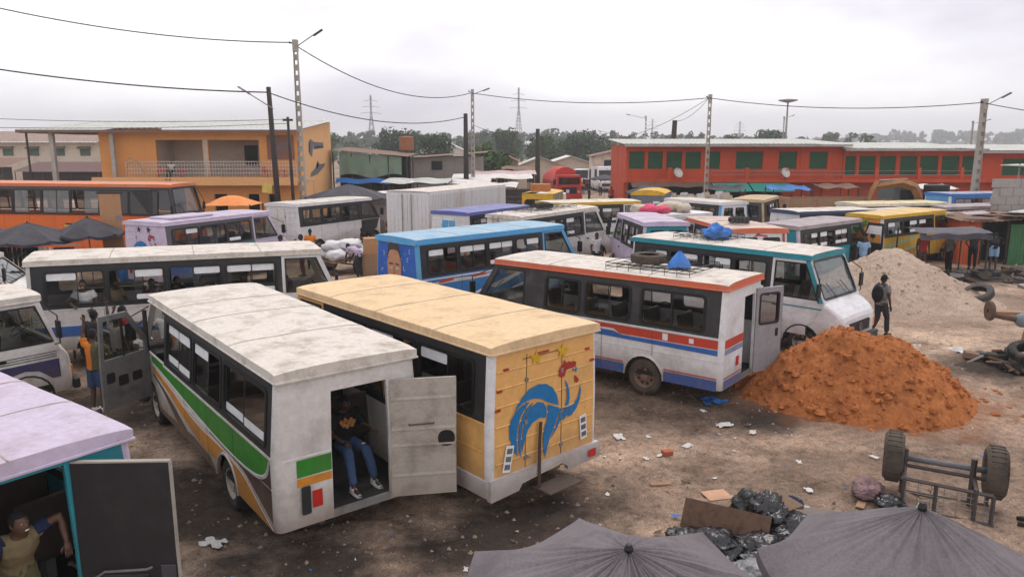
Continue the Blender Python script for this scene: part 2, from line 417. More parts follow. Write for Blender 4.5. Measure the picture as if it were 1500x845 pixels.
# ================================================================ buildings
ORW = paint('orange_render', (.62,.27,.075), .85, .35, (.42,.2,.08), .6, bump=.1)
ORW2 = paint('pale_orange_render', (.66,.36,.15), .85, .3, (.5,.28,.13), .6, bump=.1)
BEI = paint('beige_render', (.48,.38,.29), .9, .4, (.3,.23,.18), .8)
CONC = paint('weathered_concrete', (.36,.33,.30), .9, .5, (.2,.17,.15), 1.2)
REDW = paint('brick_red_render', (.48,.06,.014), .8, .6, (.27,.05,.022), .9, bump=.1, streak=1)
GRNS = paint('dark_green_shutter', (.012,.085,.035), .6, .3, (.03,.07,.04), 1.5)
TIN = paint('galvanised_sheet', (.42,.43,.40), .6, .5, (.25,.2,.16), 1.2, metal=.2)
TINR = paint('rusty_sheet', (.17,.10,.07), .85, .6, (.28,.15,.09), 1.5)
WOOD = paint('raw_wood', (.30,.18,.10), .85, .4, (.16,.1,.06), 2)
DWOOD = paint('dark_wood', (.045,.035,.028), .9, .4, (.09,.07,.05), 2)
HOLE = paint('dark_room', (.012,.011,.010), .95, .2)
BLOCK = paint('cement_block', (.27,.24,.215), .95, .5, (.16,.13,.11), 1.4)
TARPG = paint('green_tarpaulin', (.15,.22,.16), .8, .5, (.28,.27,.2), 1.2)
TARPB = paint('blue_tarpaulin', (.02,.15,.45), .6, .3)
TARPK = paint('black_tarpaulin', (.035,.033,.045), .55, .5, (.12,.1,.12), 2)
TARPO = paint('orange_tarpaulin', (.75,.25,.06), .7, .3)
TARPW = paint('white_tarpaulin', (.6,.57,.54), .7, .5, (.35,.28,.24), 1)
CHAIR = paint('red_plastic', (.50,.035,.018), .4, .15)
def fy(y0): return lambda u, v, d: (u, y0 + d, v)
def corrugated(m, x0, x1, y0, y1, zf, pitch=.25, amp=.03, th=.0):
    n = max(2, int((x1-x0)/pitch)*2)
    m.grid(lambda u, v: (lerp(x0,x1,u), lerp(y0,y1,v), zf(lerp(x0,x1,u), lerp(y0,y1,v)) + (amp if int(round(u*n)) % 2 else 0)), n, 3)

def shutter(parent, x0, x1, z0, z1, y, name='shutter', mat=GRNS, leaves=2):
    f = MB(); t = .06
    f.plate([[(x0-t,z0-t),(x1+t,z0-t),(x1+t,z1+t),(x0-t,z1+t)], [(x0,z0),(x0,z1),(x1,z1),(x1,z0)]], fy(y-.05), .06)
    fo = f.build('window', REDW, parent)
    w = (x1-x0)/leaves
    for k in range(leaves):
        m = MB(); a = x0+k*w+.01; b = a+w-.02
        m.bx(a, b, y-.01, y+.02, z0, z1)
        n = max(4, int((z1-z0)/.12))
        for i in range(n):
            z = z0 + (i+.5)*(z1-z0)/n
            m.obox(((a+b)/2, y-.02, z), (b-a-.06, .012, .09), (R(28), 0, 0))
        m.build(name, mat, fo)

# ---- long red building with green shutters
rb = thing('shop_building', 'long two-storey brick-red building with green shutters and market below', 'building', (22, 60, 0))
def RBX(px): return (px-750)*.0536 - 22
def red_section(xa, xb, ztop, wz0, wz1, wins, depth, roofz):
    m = MB(); holes = [[(a,wz0),(a,wz1),(b,wz1),(b,wz0)] for a, b in wins]
    m.plate([[(xa,2.72),(xb,2.72),(xb,ztop),(xa,ztop)]] + holes, fy(0), .25)
    m.bx(xa, xa+.25, .26, depth, 0, ztop); m.bx(xb-.25, xb-.003, .26, depth, 0, ztop); m.bx(xa, xb, depth, depth+.2, 0, ztop)
    m.build('wall', REDW, rb)
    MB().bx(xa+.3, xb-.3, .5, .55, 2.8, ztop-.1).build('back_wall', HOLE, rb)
    for a, b in wins: shutter(rb, a+.02, b-.02, wz0+.02, wz1-.02, .12, leaves=1 if b-a < 1.6 else 2)
    for q in range(int((xb-xa)/3.4)+1):
        x = xa + .12 + q*3.4
        if x < xb-.2 and not any(a-.25 < x < b+.1 for a, b in wins): MB().bx(x, x+.18, -.04, -.002, 2.8, ztop-.05).build('pilaster', REDW, rb, bevel=.01)
    r = MB(); corrugated(r, xa-.35, xb+.3, -1.1, depth+.4, lambda x, y: roofz + .045*(y+1.1), .35, .035); r.build('roof', TIN, rb)
    MB().bx(xa-.3, xb+.25, -1.06, -.98, roofz-.2, roofz-.03).build('fascia', CONC, rb)
    # slab of the gallery
    MB().bx(xa-.1, xb-.004, -1.0, -.003, 2.45, 2.72).build('gallery_slab', REDW, rb, bevel=.02)
red_section(RBX(918), RBX(1236), 5.32, 3.45, 4.83, [(RBX(a), RBX(b)) for a, b in ((922,945),(950,972),(977,1000),(1005,1028),(1037,1056),(1079,1119),(1142,1169),(1187,1214))], 9, 5.4)
red_section(RBX(1237), RBX(1433), 5.02, 3.0, 4.5, [(RBX(a), RBX(b)) for a, b in ((1240,1256),(1261,1285),(1291,1315),(1321,1346),(1350,1377),(1382,1408),(1412,1431))], 9, 5.08)
red_section(RBX(1434), RBX(1640), 4.85, 2.95, 4.3, [(RBX(a), RBX(b)) for a, b in ((1472,1505),(1530,1560),(1590,1615))], 9, 4.9)
rail = MB()
for z in (3.05, 3.35):
    rail.tube([(RBX(1040), -.93, z), (RBX(1236), -.93, z)], .02, 5); rail.tube([(RBX(1237), -.93, z), (RBX(1433), -.93, z)], .02, 5)
rail.build('railing', STEEL, rb)
for px in (979, 1091, 1149, 1279, 1341, 1403):
    MB().bx(RBX(px)-.13, RBX(px)+.13, -.99, -.8, 2.7, 3.6).build('gallery_post', REDW, rb, bevel=.01)
# ground floor: shop fronts between piers
gx = RBX(918)
fr = [RBX(918), RBX(940), RBX(978), RBX(1036), RBX(1093), RBX(1152), RBX(1210), RBX(1236)]
for i in range(len(fr)-1): MB().bx(fr[i]-.18, fr[i]+.18, -.06, .25, -.05, 2.447).build('pier', REDW, rb)
MB().bx(RBX(1152), RBX(1236), .02, .2, -.05, 2.447).build('shop_wall', REDW, rb)
MB().bx(RBX(1237), RBX(1640), .02, .2, -.05, 2.447).build('shop_wall', REDW, rb)
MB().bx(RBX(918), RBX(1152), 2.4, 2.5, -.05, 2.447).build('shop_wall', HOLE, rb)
for px in (1262, 1310, 1345, 1390, 1460):
    MB().bx(RBX(px), RBX(px)+1.1, -.03, .018, -.05, 2.1).build('shop_door', paint('door_red', (.38,.06,.03), .7, .4), rb)
for a, b, mt in ((1040,1092,TARPG),(1094,1152,TARPG)):
    m = MB(); m.grid(lambda u, v: (lerp(RBX(a),RBX(b),u), lerp(-1.05,-2.5,v), 2.42-.55*v-.05*math.sin(u*math.pi)*v), 8, 4); m.build('awning', paint('sea_green_canvas', (.03,.28,.22), .8, .3), rb)
for a, b in ((922,958),(958,1000),(1000,1038)):
    m = MB(); m.grid(lambda u, v: (lerp(RBX(a),RBX(b),u), lerp(-1.05,-2.2,v), 2.42-.3*v+.1*math.sin(u*math.pi)), 10, 3); m.build('awning', paint('brown_canvas', (.14,.09,.06), .8, .4), rb)
for px in (989, 1144):
    d = MB(); d.lathe([(0,.02),(.2,.05),(.36,.14),(.4,.2)], 14); d.lathe([(0,.0),(.2,.03),(.37,.13),(.4,.2)], 14)
    d.tube([(0,0,.0),(0,0,.38)], .012, 5); d.tube([(0,0,0),(-.1,.25,-.25)], .03, 6)
    tag(d.build('satellite_dish', paint('dish_grey', (.55,.53,.5), .5, .3), smooth=True, loc=(22+RBX(px), 58.93, 3.15), rot=(R(65), 0, R(25))),
        'pale satellite dish on the red gallery, ' + ('near the end by the street' if px < 1000 else 'between wide and narrow shutters'), 'satellite dish')

# ---- orange house with balcony
ob = thing('orange_house', 'orange two-storey house with railed balcony under a tin roof', 'building', (-22, 52, 0))
def OX(px): return (px-750)*.0468 + 22
x0, x1, xb0, xb1 = OX(150), OX(441), OX(232), OX(397)
m = MB(); m.plate([[(x0,3.0),(x1,3.0),(x1,6.25),(x0,6.25)], [(xb0,3.2),(xb0,5.65),(OX(300),5.65),(OX(300),3.2)], [(OX(308),3.2),(OX(308),5.65),(OX(382),5.65),(OX(382),3.2)]], fy(0), .22); m.build('upper_wall', ORW, ob)
MB().bx(OX(300.5), OX(307.5), -.012, .228, 3.2, 5.7).build('column', BEI, ob, bevel=.02)
m = MB(); m.plate([[(x0,-.1),(x1,-.1),(x1,2.79),(x0,2.79)]] + [[(OX(a),0),(OX(a),2.0),(OX(b),2.0),(OX(b),0)] for a, b in ((312,331),(362,378),(392,409))], fy(0), .22); m.build('lower_wall', ORW, ob)
MB().bx(x0-.2, x1+.02, -1.0, 2.9, 2.793, 2.997).build('floor_slab', BEI, ob, bevel=.02)
MB().bx(x0-.2, x1+.02, -1.02, -.9, 2.62, 3.17).build('parapet', ORW2, ob, bevel=.02)
m = MB(); m.plate([[(.22,-.1),(9,-.1),(9,7.1),(.22,6.3)]], lambda u, v, d: (x1-d, u, v), .22); m.build('side_wall', ORW2, ob)
m = MB(); m.plate([[(.22,-.1),(9,-.1),(9,7.0),(.22,6.3)]], lambda u, v, d: (x0+d, u, v), .22); m.build('side_wall', ORW, ob)
MB().bx(x0+.3, x1-.3, 2.9, 3.05, 3.0, 6.2).build('back_wall', BEI, ob)
MB().bx(xb0-.25, xb0-.05, .23, 2.89, 3.0, 6.2).build('balcony_side', BEI, ob); MB().bx(x0+.3, x1-.3, .23, 2.89, 5.75, 5.85).build('balcony_ceiling', BEI, ob)
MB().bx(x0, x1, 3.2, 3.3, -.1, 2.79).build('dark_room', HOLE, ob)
for a, b in ((340,358),(364,380)):
    MB().bx(OX(a), OX(b), 2.84, 2.897, 3.9, 5.25).build('window', HOLE, ob); MB().bx(OX(a)-.06, OX(b)+.06, 2.87, 2.892, 3.84, 5.31).build('window_frame', DWOOD, ob)
r = MB(); corrugated(r, OX(42), x1+.25, -.9, 9.4, lambda x, y: 6.32 + .085*(y+.9) + .008*(x-OX(42)), .4, .04); r.build('roof', TIN, ob)
MB().bx(OX(42), x1+.2, -.86, -.78, 6.12, 6.31).build('fascia', TINR, ob)
MB().bx(OX(42), x0-.01, -.5, 8, 6.1, 6.2).build('canopy_beam', DWOOD, ob)
for px, dx in ((52,.1),(85,.28),(172,.25)):
    MB().bx(OX(px), OX(px)+dx, -.6, -.6+dx, -.05, 6.12).build('post', CONC if px != 52 else DWOOD, ob)
rl = MB()
for z in (3.45, 3.72, 3.98, 4.22): rl.tube([(OX(196), -.96, z), (OX(441), -.96, z)], .022, 5)
for q in range(62): rl.tube([(lerp(OX(196),OX(441),q/61), -.96, 3.15), (lerp(OX(196),OX(441),q/61), -.96, 4.22)], .016, 4)
rl.build('railing', paint('pale_metal', (.5,.46,.42), .5, .3), ob)
st = MB(); st.tube([(OX(196),-.96,4.22),(OX(205),-1.0,4.5),(OX(215),-1.1,4.2),(OX(225),-1.2,3.4)], .025, 5); st.tube([(OX(196),-.9,3.2),(OX(200),-1.0,4.1),(OX(208),-1.1,4.2)], .02, 5); st.build('stair_rail', STEEL, ob)
pn = MB().bx(OX(394), OX(433), -.06, -.003, 4.35, 5.95).build('sign_panel', paint('brown_sign', (.22,.09,.05), .7, .4), ob)
m = MB(); m.obox((OX(413), -.07, 5.3), (1.2, .015, .5), (0, .12, 0)); m.obox((OX(409), -.07, 4.8), (.8, .015, .3), (0, -.2, 0)); m.build('painted_mark', paint('sign_grey', (.14,.10,.09), .7, .3), pn)
# mural on the gable side: a lorry and a motor car in grey
GREYP = paint('mural_grey', (.12,.115,.12), .8, .3); GREYL = paint('mural_light_grey', (.33,.31,.32), .8, .3)
fmu = lambda u, v, d: (x1+.004+d, u, v)
def mural(loops, mt): 
    q = MB()
    for l in loops: q.plate([l], fmu, .004)
    q.build('mural_shape', mt, ob)
mural([[(2.4,4.7),(3.1,4.45),(3.4,4.9),(3.6,5.6),(2.8,5.75),(2.3,5.4)], [(3.6,5.0),(6.6,5.1),(6.6,5.5),(3.6,5.55)]], GREYP)
mural([[(2.2,4.85),(2.35,5.6),(2.6,5.65),(2.55,4.75)], [(3.9,5.1),(6.3,5.18),(6.3,5.25),(3.9,5.18)]], GREYL)
mural([[(2.4,3.05),(4.5,3.2),(6.7,3.75),(6.8,3.95),(5.2,3.9),(4.6,4.2),(4.0,3.7),(2.6,3.35)]], GREYP)
mural([[(4.1,3.7),(4.6,4.1),(4.9,3.85),(4.5,3.6)]], GREYL)
def plastic_chair(loc, rz, label):
    c = thing('plastic_chair', label, 'chair', loc, rz, 'red chairs on the orange balcony')
    q = MB(); q.grid(lambda u, v: ((u-.5)*.46, (v-.5)*.44, .42+.02*math.cos(u*6.28)), 5, 4); q.build('seat', CHAIR, c)
    q = MB(); q.grid(lambda u, v: ((u-.5)*(.46-.08*v), .22+.09*v, .42+v*.42), 5, 4); q.build('backrest', CHAIR, c)
    for sx_ in (-1, 1):
        MB().tube([(sx_*.25,-.2,.63),(sx_*.25,.22,.64),(sx_*.23,.27,.6)], .022, 5).build('armrest', CHAIR, c)
        for sy_ in (-1, 1): MB().tube([(sx_*.24, sy_*.21+.01, 0), (sx_*.21, sy_*.18, .43), (sx_*.24, sy_*.2, .63)], .02, 5).build('leg', CHAIR, c)
for px, rz, lb in ((243, .3, 'red plastic chair on the balcony behind the stair rail'), (270, -.5, 'red plastic chair on the balcony by the pale column'), (363, 1.9, 'red plastic chair below the two balcony windows'), (396, 1.2, 'red plastic chair in front of the brown wall sign'), (416, -1.2, 'red plastic chair at the end of the orange balcony')):
    plastic_chair((-22+OX(px), 51.45, 2.997), rz, lb)

# ---- cream flats far left with dark stalls before them
ap = thing('apartment_block', 'low cream apartment block with shuttered windows and brown roof', 'building', (-56, 92, 0))
m = MB(); wn_ = [(-8.5+i*3.1, -7.2+i*3.1) for i in range(6)]
m.plate([[(-11,0),(9.5,0),(9.5,5.7),(-11,5.7)]] + [[(a,4.1),(a,5.1),(b,5.1),(b,4.1)] for a, b in wn_], fy(0), .2); m.build('wall', paint('cream_render', (.58,.48,.38), .9, .5, (.35,.28,.22), .5), ap)
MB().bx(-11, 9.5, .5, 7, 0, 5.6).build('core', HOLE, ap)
for a, b in wn_:
    w = MB().bx(a, b, .08, .12, 4.1, 5.1).build('window', paint('dull_green', (.07,.12,.09), .6, .3), ap); MB().obox(((a+b)/2, -.25, 5.1), (b-a+.3, .6, .04), (R(25),0,0)).build('hood', TINR, w)
r = MB(); corrugated(r, -11.5, 10, -.8, 8, lambda x, y: 5.75+.16*(y+.8), .5, .04); r.build('roof', paint('brown_sheet', (.28,.2,.16), .8, .5), ap)
for i, (xx, w, zz, yy, mt, lb) in enumerate(((-58, 11, 3.1, 80, TINR, 'rusty sheet-roofed stall row below the cream flats'), (-46, 9, 2.7, 78, paint('maroon_sheet', (.12,.06,.06), .8, .5), 'maroon sheet-roofed stall beside the canopy posts'), (-62, 8, 2.5, 74, TARPK, 'black tarpaulin stall at the far fence'))):
    s_ = thing('market_shed', lb, 'stall', (xx, yy, 0)); r = MB(); corrugated(r, -w/2, w/2, -1.5, 3, lambda x, y: zz + .2*(y+1.5), .4, .03); r.build('roof', mt, s_)
    MB().bx(-w/2+.2, w/2-.2, 0, .1, 0, zz).build('wall', paint('dark_boards', (.05,.04,.035), .9, .5), s_)
    for k in range(4): MB().tube([(-w/2+.3+k*(w-.6)/3, -1.3, -.05), (-w/2+.3+k*(w-.6)/3, -1.3, zz+.05)], .05, 6).build('post', DWOOD, s_)

# ---- shed with hanging green tarpaulin, and what stands behind it
sh = thing('tarp_shed', 'dark shed with a green tarpaulin hung across its front', 'shed', (-11.2, 61, 0))
r = MB(); corrugated(r, -3.1, 3.0, -1.2, 5, lambda x, y: 5.0 - .09*(x+3) + .03*y, .3, .03); r.build('roof', TINR, sh)
m = MB(); m.grid(lambda u, v: (-2.4+4.9*u, -1.0+.10*math.sin(u*26)*v-.15*v, lerp(4.8-.4*u, 2.95+.15*math.sin(u*9), v)), 40, 8); m.build('tarpaulin', TARPG, sh, smooth=True)
m = MB(); m.grid(lambda u, v: (-2.6+7.4*u, -1.4-.5*v, 2.75-.35*v+.06*math.sin(u*20)), 30, 3); m.build('blue_sheet', TARPB, sh, smooth=True)
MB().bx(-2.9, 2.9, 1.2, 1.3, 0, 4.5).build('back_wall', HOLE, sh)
for k in range(5): MB().tube([(-2.9+k*1.45, -1.0, -.05), (-2.9+k*1.45, -1.0, 4.75-.1*k)], .06, 6).build('post', DWOOD, sh)
bb = thing('block_house', 'unfinished grey cement-block house with low-pitched roof', 'building', (-6.2, 70, 0))
m = MB()
for k in range(16):
    for j in range(12):
        xx = -3.4 + k*.425 + (.2 if j % 2 else 0); m.bx(xx, xx+.405, (k*7+j*3) % 3*.008-.01, .2, j*.36, j*.36+.34)
m.build('block', BLOCK, bb, kind='stuff'); MB().bx(-3.4, 3.4, .03, 5, 0, 4.3).build('wall', BLOCK, bb)
r = MB(); corrugated(r, -3.7, 3.9, -.5, 5.4, lambda x, y: 4.4+.07*x+.02*y, .3, .03); r.build('roof', TINR, bb)
MB().bx(-1.2, -.2, -.06, -.02, 3.1, 3.9).build('window', HOLE, bb)
def simple_house(name, label, x, y, w, d, zw, zr, wall, roof, wins=2):
    h = thing(name, label, 'house', (x, y, 0)); m = MB()
    m.bx(-w/2, w/2, 0, d, 0, zw); m.add([(-w/2,0,zw),(w/2,0,zw),(0,0,zr-.02),(-w/2,d,zw),(w/2,d,zw),(0,d,zr-.02)], [(0,1,2),(3,5,4)]); m.build('wall', wall, h)
    r = MB()
    for s in (-1, 1): r.add([(s*(w/2+.4),-.5,zw-.12),(0,-.5,zr),(0,d+.5,zr),(s*(w/2+.4),d+.5,zw-.12),(s*(w/2+.4),-.5,zw-.2),(0,-.5,zr-.08),(0,d+.5,zr-.08),(s*(w/2+.4),d+.5,zw-.2)], [(0,1,2,3),(4,5,6,7),(0,1,5,4),(0,3,7,4)])
    r.build('roof', roof, h)
    for k in range(wins):
        xx = -w/2 + (k+1)*w/(wins+1); f = MB().bx(xx-.45, xx+.45, -.05, -.003, zw-1.7, zw-.6).build('window', HOLE, h)
        MB().bx(xx-.52, xx+.52, -.035, -.001, zw-.6, zw-.5).build('lintel', CONC, f)
simple_house('gabled_house', 'low grey gabled house beyond the white stall sheets', 3.6, 96, 7.5, 9, 2.5, 4.0, BEI, TIN)
simple_house('white_roofed_house', 'house with pale tin gable beside the street of lorries', 8.6, 112, 8, 9, 2.6, 3.9, BEI, TARPW)
simple_house('beige_shop', 'beige shop with a yellow band at the end of the street', 13.2, 92, 6.5, 6, 4.2, 4.9, paint('beige_shop_wall', (.55,.42,.33), .9, .4), TINR, 3)
simple_house('small_kiosk_house', 'tiny orange-roofed house among the stalls', -.3, 84, 2.0, 2.4, 3.6, 4.2, BEI, paint('salmon', (.55,.25,.17), .8, .4), 1)
simple_house('far_house', 'white cottage on the rise before the woods', -14, 150, 9, 7, 4.5, 6.6, TARPW, TIN)
tk = thing('water_tank', 'rusty orange water tank on a frame above the tarp shed', 'water tank', (-9.1, 66, 0))
MB().lathe([(.01,4.9),(.62,4.9),(.62,6.0),(.55,6.05),(.01,6.1)], 16).build('tank', paint('rust_orange', (.3,.12,.06), .8, .5), tk)
for a in (0, 1.57, 3.14, 4.71): MB().tube([(.5*math.cos(a), .5*math.sin(a), -.05), (.5*math.cos(a), .5*math.sin(a), 4.95)], .05, 5).build('leg', RUST, tk)

# ---- stall roofs of sheets on poles, between the poles and the lorry
def stall(label, x, y, w, d, z, mt, sag=.12, group='sheet-roofed stalls in the market street'):
    s_ = thing('market_stall', label, 'stall', (x, y, 0), random.uniform(-.1,.1), group)
    m = MB(); ph = random.uniform(0, 6)
    m.grid(lambda u, v: ((u-.5)*w, (v-.5)*d, z + .25*v - sag*math.sin(u*math.pi)*math.sin(v*math.pi) + .05*math.sin(u*13+ph) + .04*nz(u*4, v*4, ph)), 14, 6); m.build('roof_sheet', mt, s_)
    for a in (-.46, .46):
        for b in (-.46, .46): MB().tube([(a*w, b*d, -.05), (a*w, b*d, z + .25*(b+.5) + .03)], .04, 5).build('post', DWOOD, s_)
    MB().bx(-w*.45, w*.45, -d*.4, d*.1, .1, .8).build('counter', DWOOD, s_)
stall('stall under a patched white sheet behind the box trailer', -4.6, 57, 6, 3, 2.5, TARPW)
stall('stall under a long pale sheet next to the concrete pole', -1.6, 62, 6.5, 3.2, 2.7, TARPW)
stall('stall under a pinkish sheet below the small kiosk house', -.6, 68, 5.5, 3, 2.8, paint('pinkish_sheet', (.5,.38,.36), .8, .4))
stall('stall under a violet cloth near the wooden poles', -3.2, 51, 3, 2.4, 2.35, paint('violet_cloth', (.13,.11,.24), .8, .4))
stall('narrow white-sheet stall behind the yellow lorry', -1.6, 54, 4, 2, 2.4, TARPW, .06)
stall('grey-sheet stall in front of the block house', -7.0, 56.5, 5, 3, 2.6, TIN)
stall('brown-sheet stall at the street corner opposite the lorry', .6, 80, 3.4, 3, 2.9, TINR)
# ================================================================ minibuses
def wheel_mesh():
    t = MB(); w = .095
    t.lathe([(.23,-w*.8),(.25,-w),(.33,-w*1.1),(.375,-w*.85),(.392,-w*.4),(.394,0),(.392,w*.4),(.375,w*.85),(.33,w*1.1),(.25,w),(.23,w*.8)], 28, axis='X')
    for k in range(28):
        a = 2*math.pi*(k+.5)/28; t.obox((0, .392*math.cos(a), .392*math.sin(a)), (w*1.5, .03, .018), (a-math.pi/2, 0, 0))
    r = MB()
    r.lathe([(.24,.085),(.225,.08),(.215,.03),(.19,.015),(.12,.045),(.09,.055),(.085,.075),(.0,.08)], 24, axis='X')
    r.lathe([(.24,-.085),(.2,-.06),(.0,-.05)], 20, axis='X')
    for k in range(6):
        a = 2*math.pi*k/6; r.lathe([(.014,.05),(.014,.075),(.0,.078)], 6, (0, .1*math.cos(a), .1*math.sin(a)), 'X')
    h = MB()
    for k in range(8):
        a = 2*math.pi*(k+.5)/8; h.lathe([(.0,.026),(.028,.030),(.0,.031)], 8, (.006, .16*math.cos(a), .16*math.sin(a)), 'X')
    return t.mesh('tyre'), r.mesh('rim'), h.mesh('rim_hole')
TYRE_ME, RIM_ME, RHOLE_ME = wheel_mesh()
for p_ in TYRE_ME.polygons: p_.use_smooth = False
RIMW = paint('rim_pale', (.42,.37,.32), .6, .7, (.16,.10,.07), 5, metal=.1)
RIMD = paint('rim_dusty', (.20,.13,.09), .8, .6, (.09,.06,.045), 5)
TYRED = paint('dusty_tyre', (.085,.065,.05), .95, .7, (.03,.027,.025), 4, bump=.4, fine=30)
def obj_of(me, name, mat, parent=None, loc=(0,0,0), rot=(0,0,0), sc=1.0):
    o = bpy.data.objects.new(name, me); COL.objects.link(o)
    if not me.materials: me.materials.append(None)
    o.material_slots[0].link = 'OBJECT'; o.material_slots[0].material = mat
    o.parent = parent; o.location = loc; o.rotation_euler = rot; o.scale = (sc,)*3
    return o
def wheel(parent, loc, side, tyre=RUBBER, rim=RIMW, sc=1.0, name='wheel'):
    t = obj_of(TYRE_ME, name, tyre, parent, loc, (0, 0, 0 if side > 0 else math.pi), sc)
    r = obj_of(RIM_ME, 'rim', rim, t); obj_of(RHOLE_ME, 'rim_hole', BLACK, t)
    return t

class Bus: pass
def make_bus(label, pos, yaw, Lr=6.0, W=2.1, h=2.6, zb=.42, belt=1.45, body=WHITE, band=DARK, roof=ROOFW, trim=None, skirt=None,
             nwin=4, rear='doors', rear_mat=None, corner=None, cab=None, seat=SEATB, opening=None, open_leaf=None, leaf_mat=None, leaf_w=None,
             wins=None, glassm=G_DARK, strips=.6, nose=True, tum=.10, z0=None, cat='bus', name='minibus', group='minibuses parked in the yard',
             rim=RIMW, tyre=RUBBER, wy=None, seams=True, band_rear=None, pitch=None, cab_open=(), seed=1, nose_mat=None, eave_drop=.14, beads=True, nf=1.0, lamps=True, seat0=.75, crown=.022):
    rg = random.Random(seed*31+5); B = Bus(); fwv = (-math.sin(yaw), math.cos(yaw))
    wyr, wyf = wy or (1.35, Lr+.1)
    ga = gh(pos[0]+fwv[0]*wyr, pos[1]+fwv[1]*wyr); gb = gh(pos[0]+fwv[0]*wyf, pos[1]+fwv[1]*wyf)
    pt = math.atan2(gb-ga, wyf-wyr) if pitch is None else pitch
    zz = ga - (gb-ga)/(wyf-wyr)*wyr if z0 is None else z0
    root = thing(name, label, cat, (pos[0], pos[1], zz), 0, group)
    root.rotation_euler = (pt, 0, yaw)
    corner = corner or body; rear_mat = rear_mat or body; cab = cab or body; trim = trim or roof; nose_mat = nose_mat or cab
    he = h - eave_drop
    def sx(v):
        return W/2 if v <= belt else W/2 - tum*(v-belt)/(h-belt)
    side = {s: (lambda u, v, d, s=s: (s*(sx(v)-d), u, v)) for s in (-1, 1)}
    def rearm(u, v, d): return (u*(sx(v)-.1), d, v)
    yc = .1                                     # corner radius
    # --- sides
    cy0 = Lr-1.0
    for s in (-1, 1):
        arch = []
        low = [(yc, zb)]
        for wc in (wyr, wyf):
            for i in range(9):
                a = math.pi*(1-i/8); low.append((wc + .47*math.cos(a), max(zb, .40 + .47*math.sin(a))))
        ye = Lr+.6*nf if nose else Lr-.02
        low = [q for q in low if q[0] <= ye-.02]
        low += [(ye, zb), (ye, belt), (yc, belt)]
        MB().plate([low], side[s], .04).build('side_panel', body, root)
        ws = wins
        if ws is None:
            a0, a1 = .32, cy0-.1; step = (a1-a0)/nwin
            ws = [(a0+i*step+.06, a0+(i+1)*step-.06) for i in range(nwin)]
        z0w, z1w = belt+.1, he-.2
        MB().plate([[(yc,belt),(cy0,belt),(cy0,he),(yc,he)]] + [rr(a,b,z0w,z1w,.07)[::-1] for a, b in ws], side[s], .045).build('window_band', band, root)
        for (a, b) in ws:
            f = MB(); f.plate([rr(a-.045,b+.045,z0w-.045,z1w+.045,.1), rr(a+.012,b-.012,z0w+.012,z1w-.012,.065)[::-1]], lambda u, v, d, s=s: side[s](u, v, d-.014), .028)
            fo = f.build('window', BLACK, root)
            mid = (a+b)/2; full = rg.random() < .35; gap = rg.choice((-1, 1))
            def pane(p0, p1, dep):
                g = MB(); g.plate([[(p0,z0w),(p1,z0w),(p1,z1w),(p0,z1w)]], lambda u, v, d, s=s: side[s](u, v, dep+d), 0)
                g.build('pane', glassm, fo)
                q = MB(); q.plate([rr(p0,p1,z0w,z1w,.03,1), rr(p0+.022,p1-.022,z0w+.02,z1w-.02,.02,1)[::-1]], lambda u, v, d, s=s: side[s](u, v, dep-.006+d), .012); q.build('pane_frame', DARK, fo)
                if rg.random() < strips:
                    q = MB(); q.plate([rr(p0+.03,p1-.03,z1w-.19,z1w-.03,.02,1)], lambda u, v, d, s=s: side[s](u, v, dep-.004), 0); q.build('film_strip', STICK, fo)
                if rg.random() < strips*.75:
                    q = MB(); q.plate([rr(p0+.03,p1-.03,z0w+.03,z0w+.15,.02,1)], lambda u, v, d, s=s: side[s](u, v, dep-.004), 0); q.build('film_strip', STICK, fo)
            if full: pane(a, mid+.03, .018); pane(mid-.03, b, .034)
            elif gap > 0: pane(a, mid+.06, .018)
            else: pane(mid-.06, b, .018)
        # cab door
        if s in cab_open:
            pass
        elif nose:
            MB().plate([[(cy0+.004,belt),(Lr+.6*nf,belt),(Lr-.02,he),(cy0+.004,he)], [(cy0+.1,belt+.07),(cy0+.1,he-.13),(Lr-.12,he-.13),(Lr+.36*nf,belt+.07)]], side[s], .045).build('cab_side', cab, root)
            f = MB(); lo = [(cy0+.08,belt+.05),(Lr+.39*nf,belt+.05),(Lr-.1,he-.11),(cy0+.08,he-.11)]; li = [(cy0+.115,belt+.085),(Lr+.33*nf,belt+.085),(Lr-.13,he-.145),(cy0+.115,he-.145)]
            f.plate([lo, li[::-1]], lambda u, v, d, s=s: side[s](u, v, d-.01), .025); fo = f.build('cab_window', BLACK, root)
            MB().plate([li], lambda u, v, d, s=s: side[s](u, v, .02), 0).build('pane', G_CLEAR, fo)
            l2 = [(cy0+.02,.62),(Lr+.02,.62),(Lr+.02,.85),(Lr+.3*nf,1.0),(Lr+.5*nf,belt-.02),(cy0+.02,belt-.02)]
            dr = MB(); dr.plate([l2], lambda u, v, d, s=s: side[s](u, v, d-.012), .01); do = dr.build('cab_door', cab, root, bevel=.006)
            MB().plate([rr(cy0+.1,cy0+.26,belt-.2,belt-.15,.02)], lambda u, v, d, s=s: side[s](u, v, d-.04), .03).build('handle', BLACK, do)
        # mirror
        if nose:
            mr = MB(); x = s*(W/2+.2); y = Lr+.52*nf
            mr.tube([side[s](Lr+.42*nf, belt+.0, 0), (x, y, belt+.05), (x, y, belt+.62), side[s](Lr+.12*nf, he-.15, 0)], .014, 5)
            mo = mr.build('mirror_arm', BLACK, root); MB().obox((x, y, belt+.34), (.19, .06, .36)).build('mirror', BLACK, mo, bevel=.02)
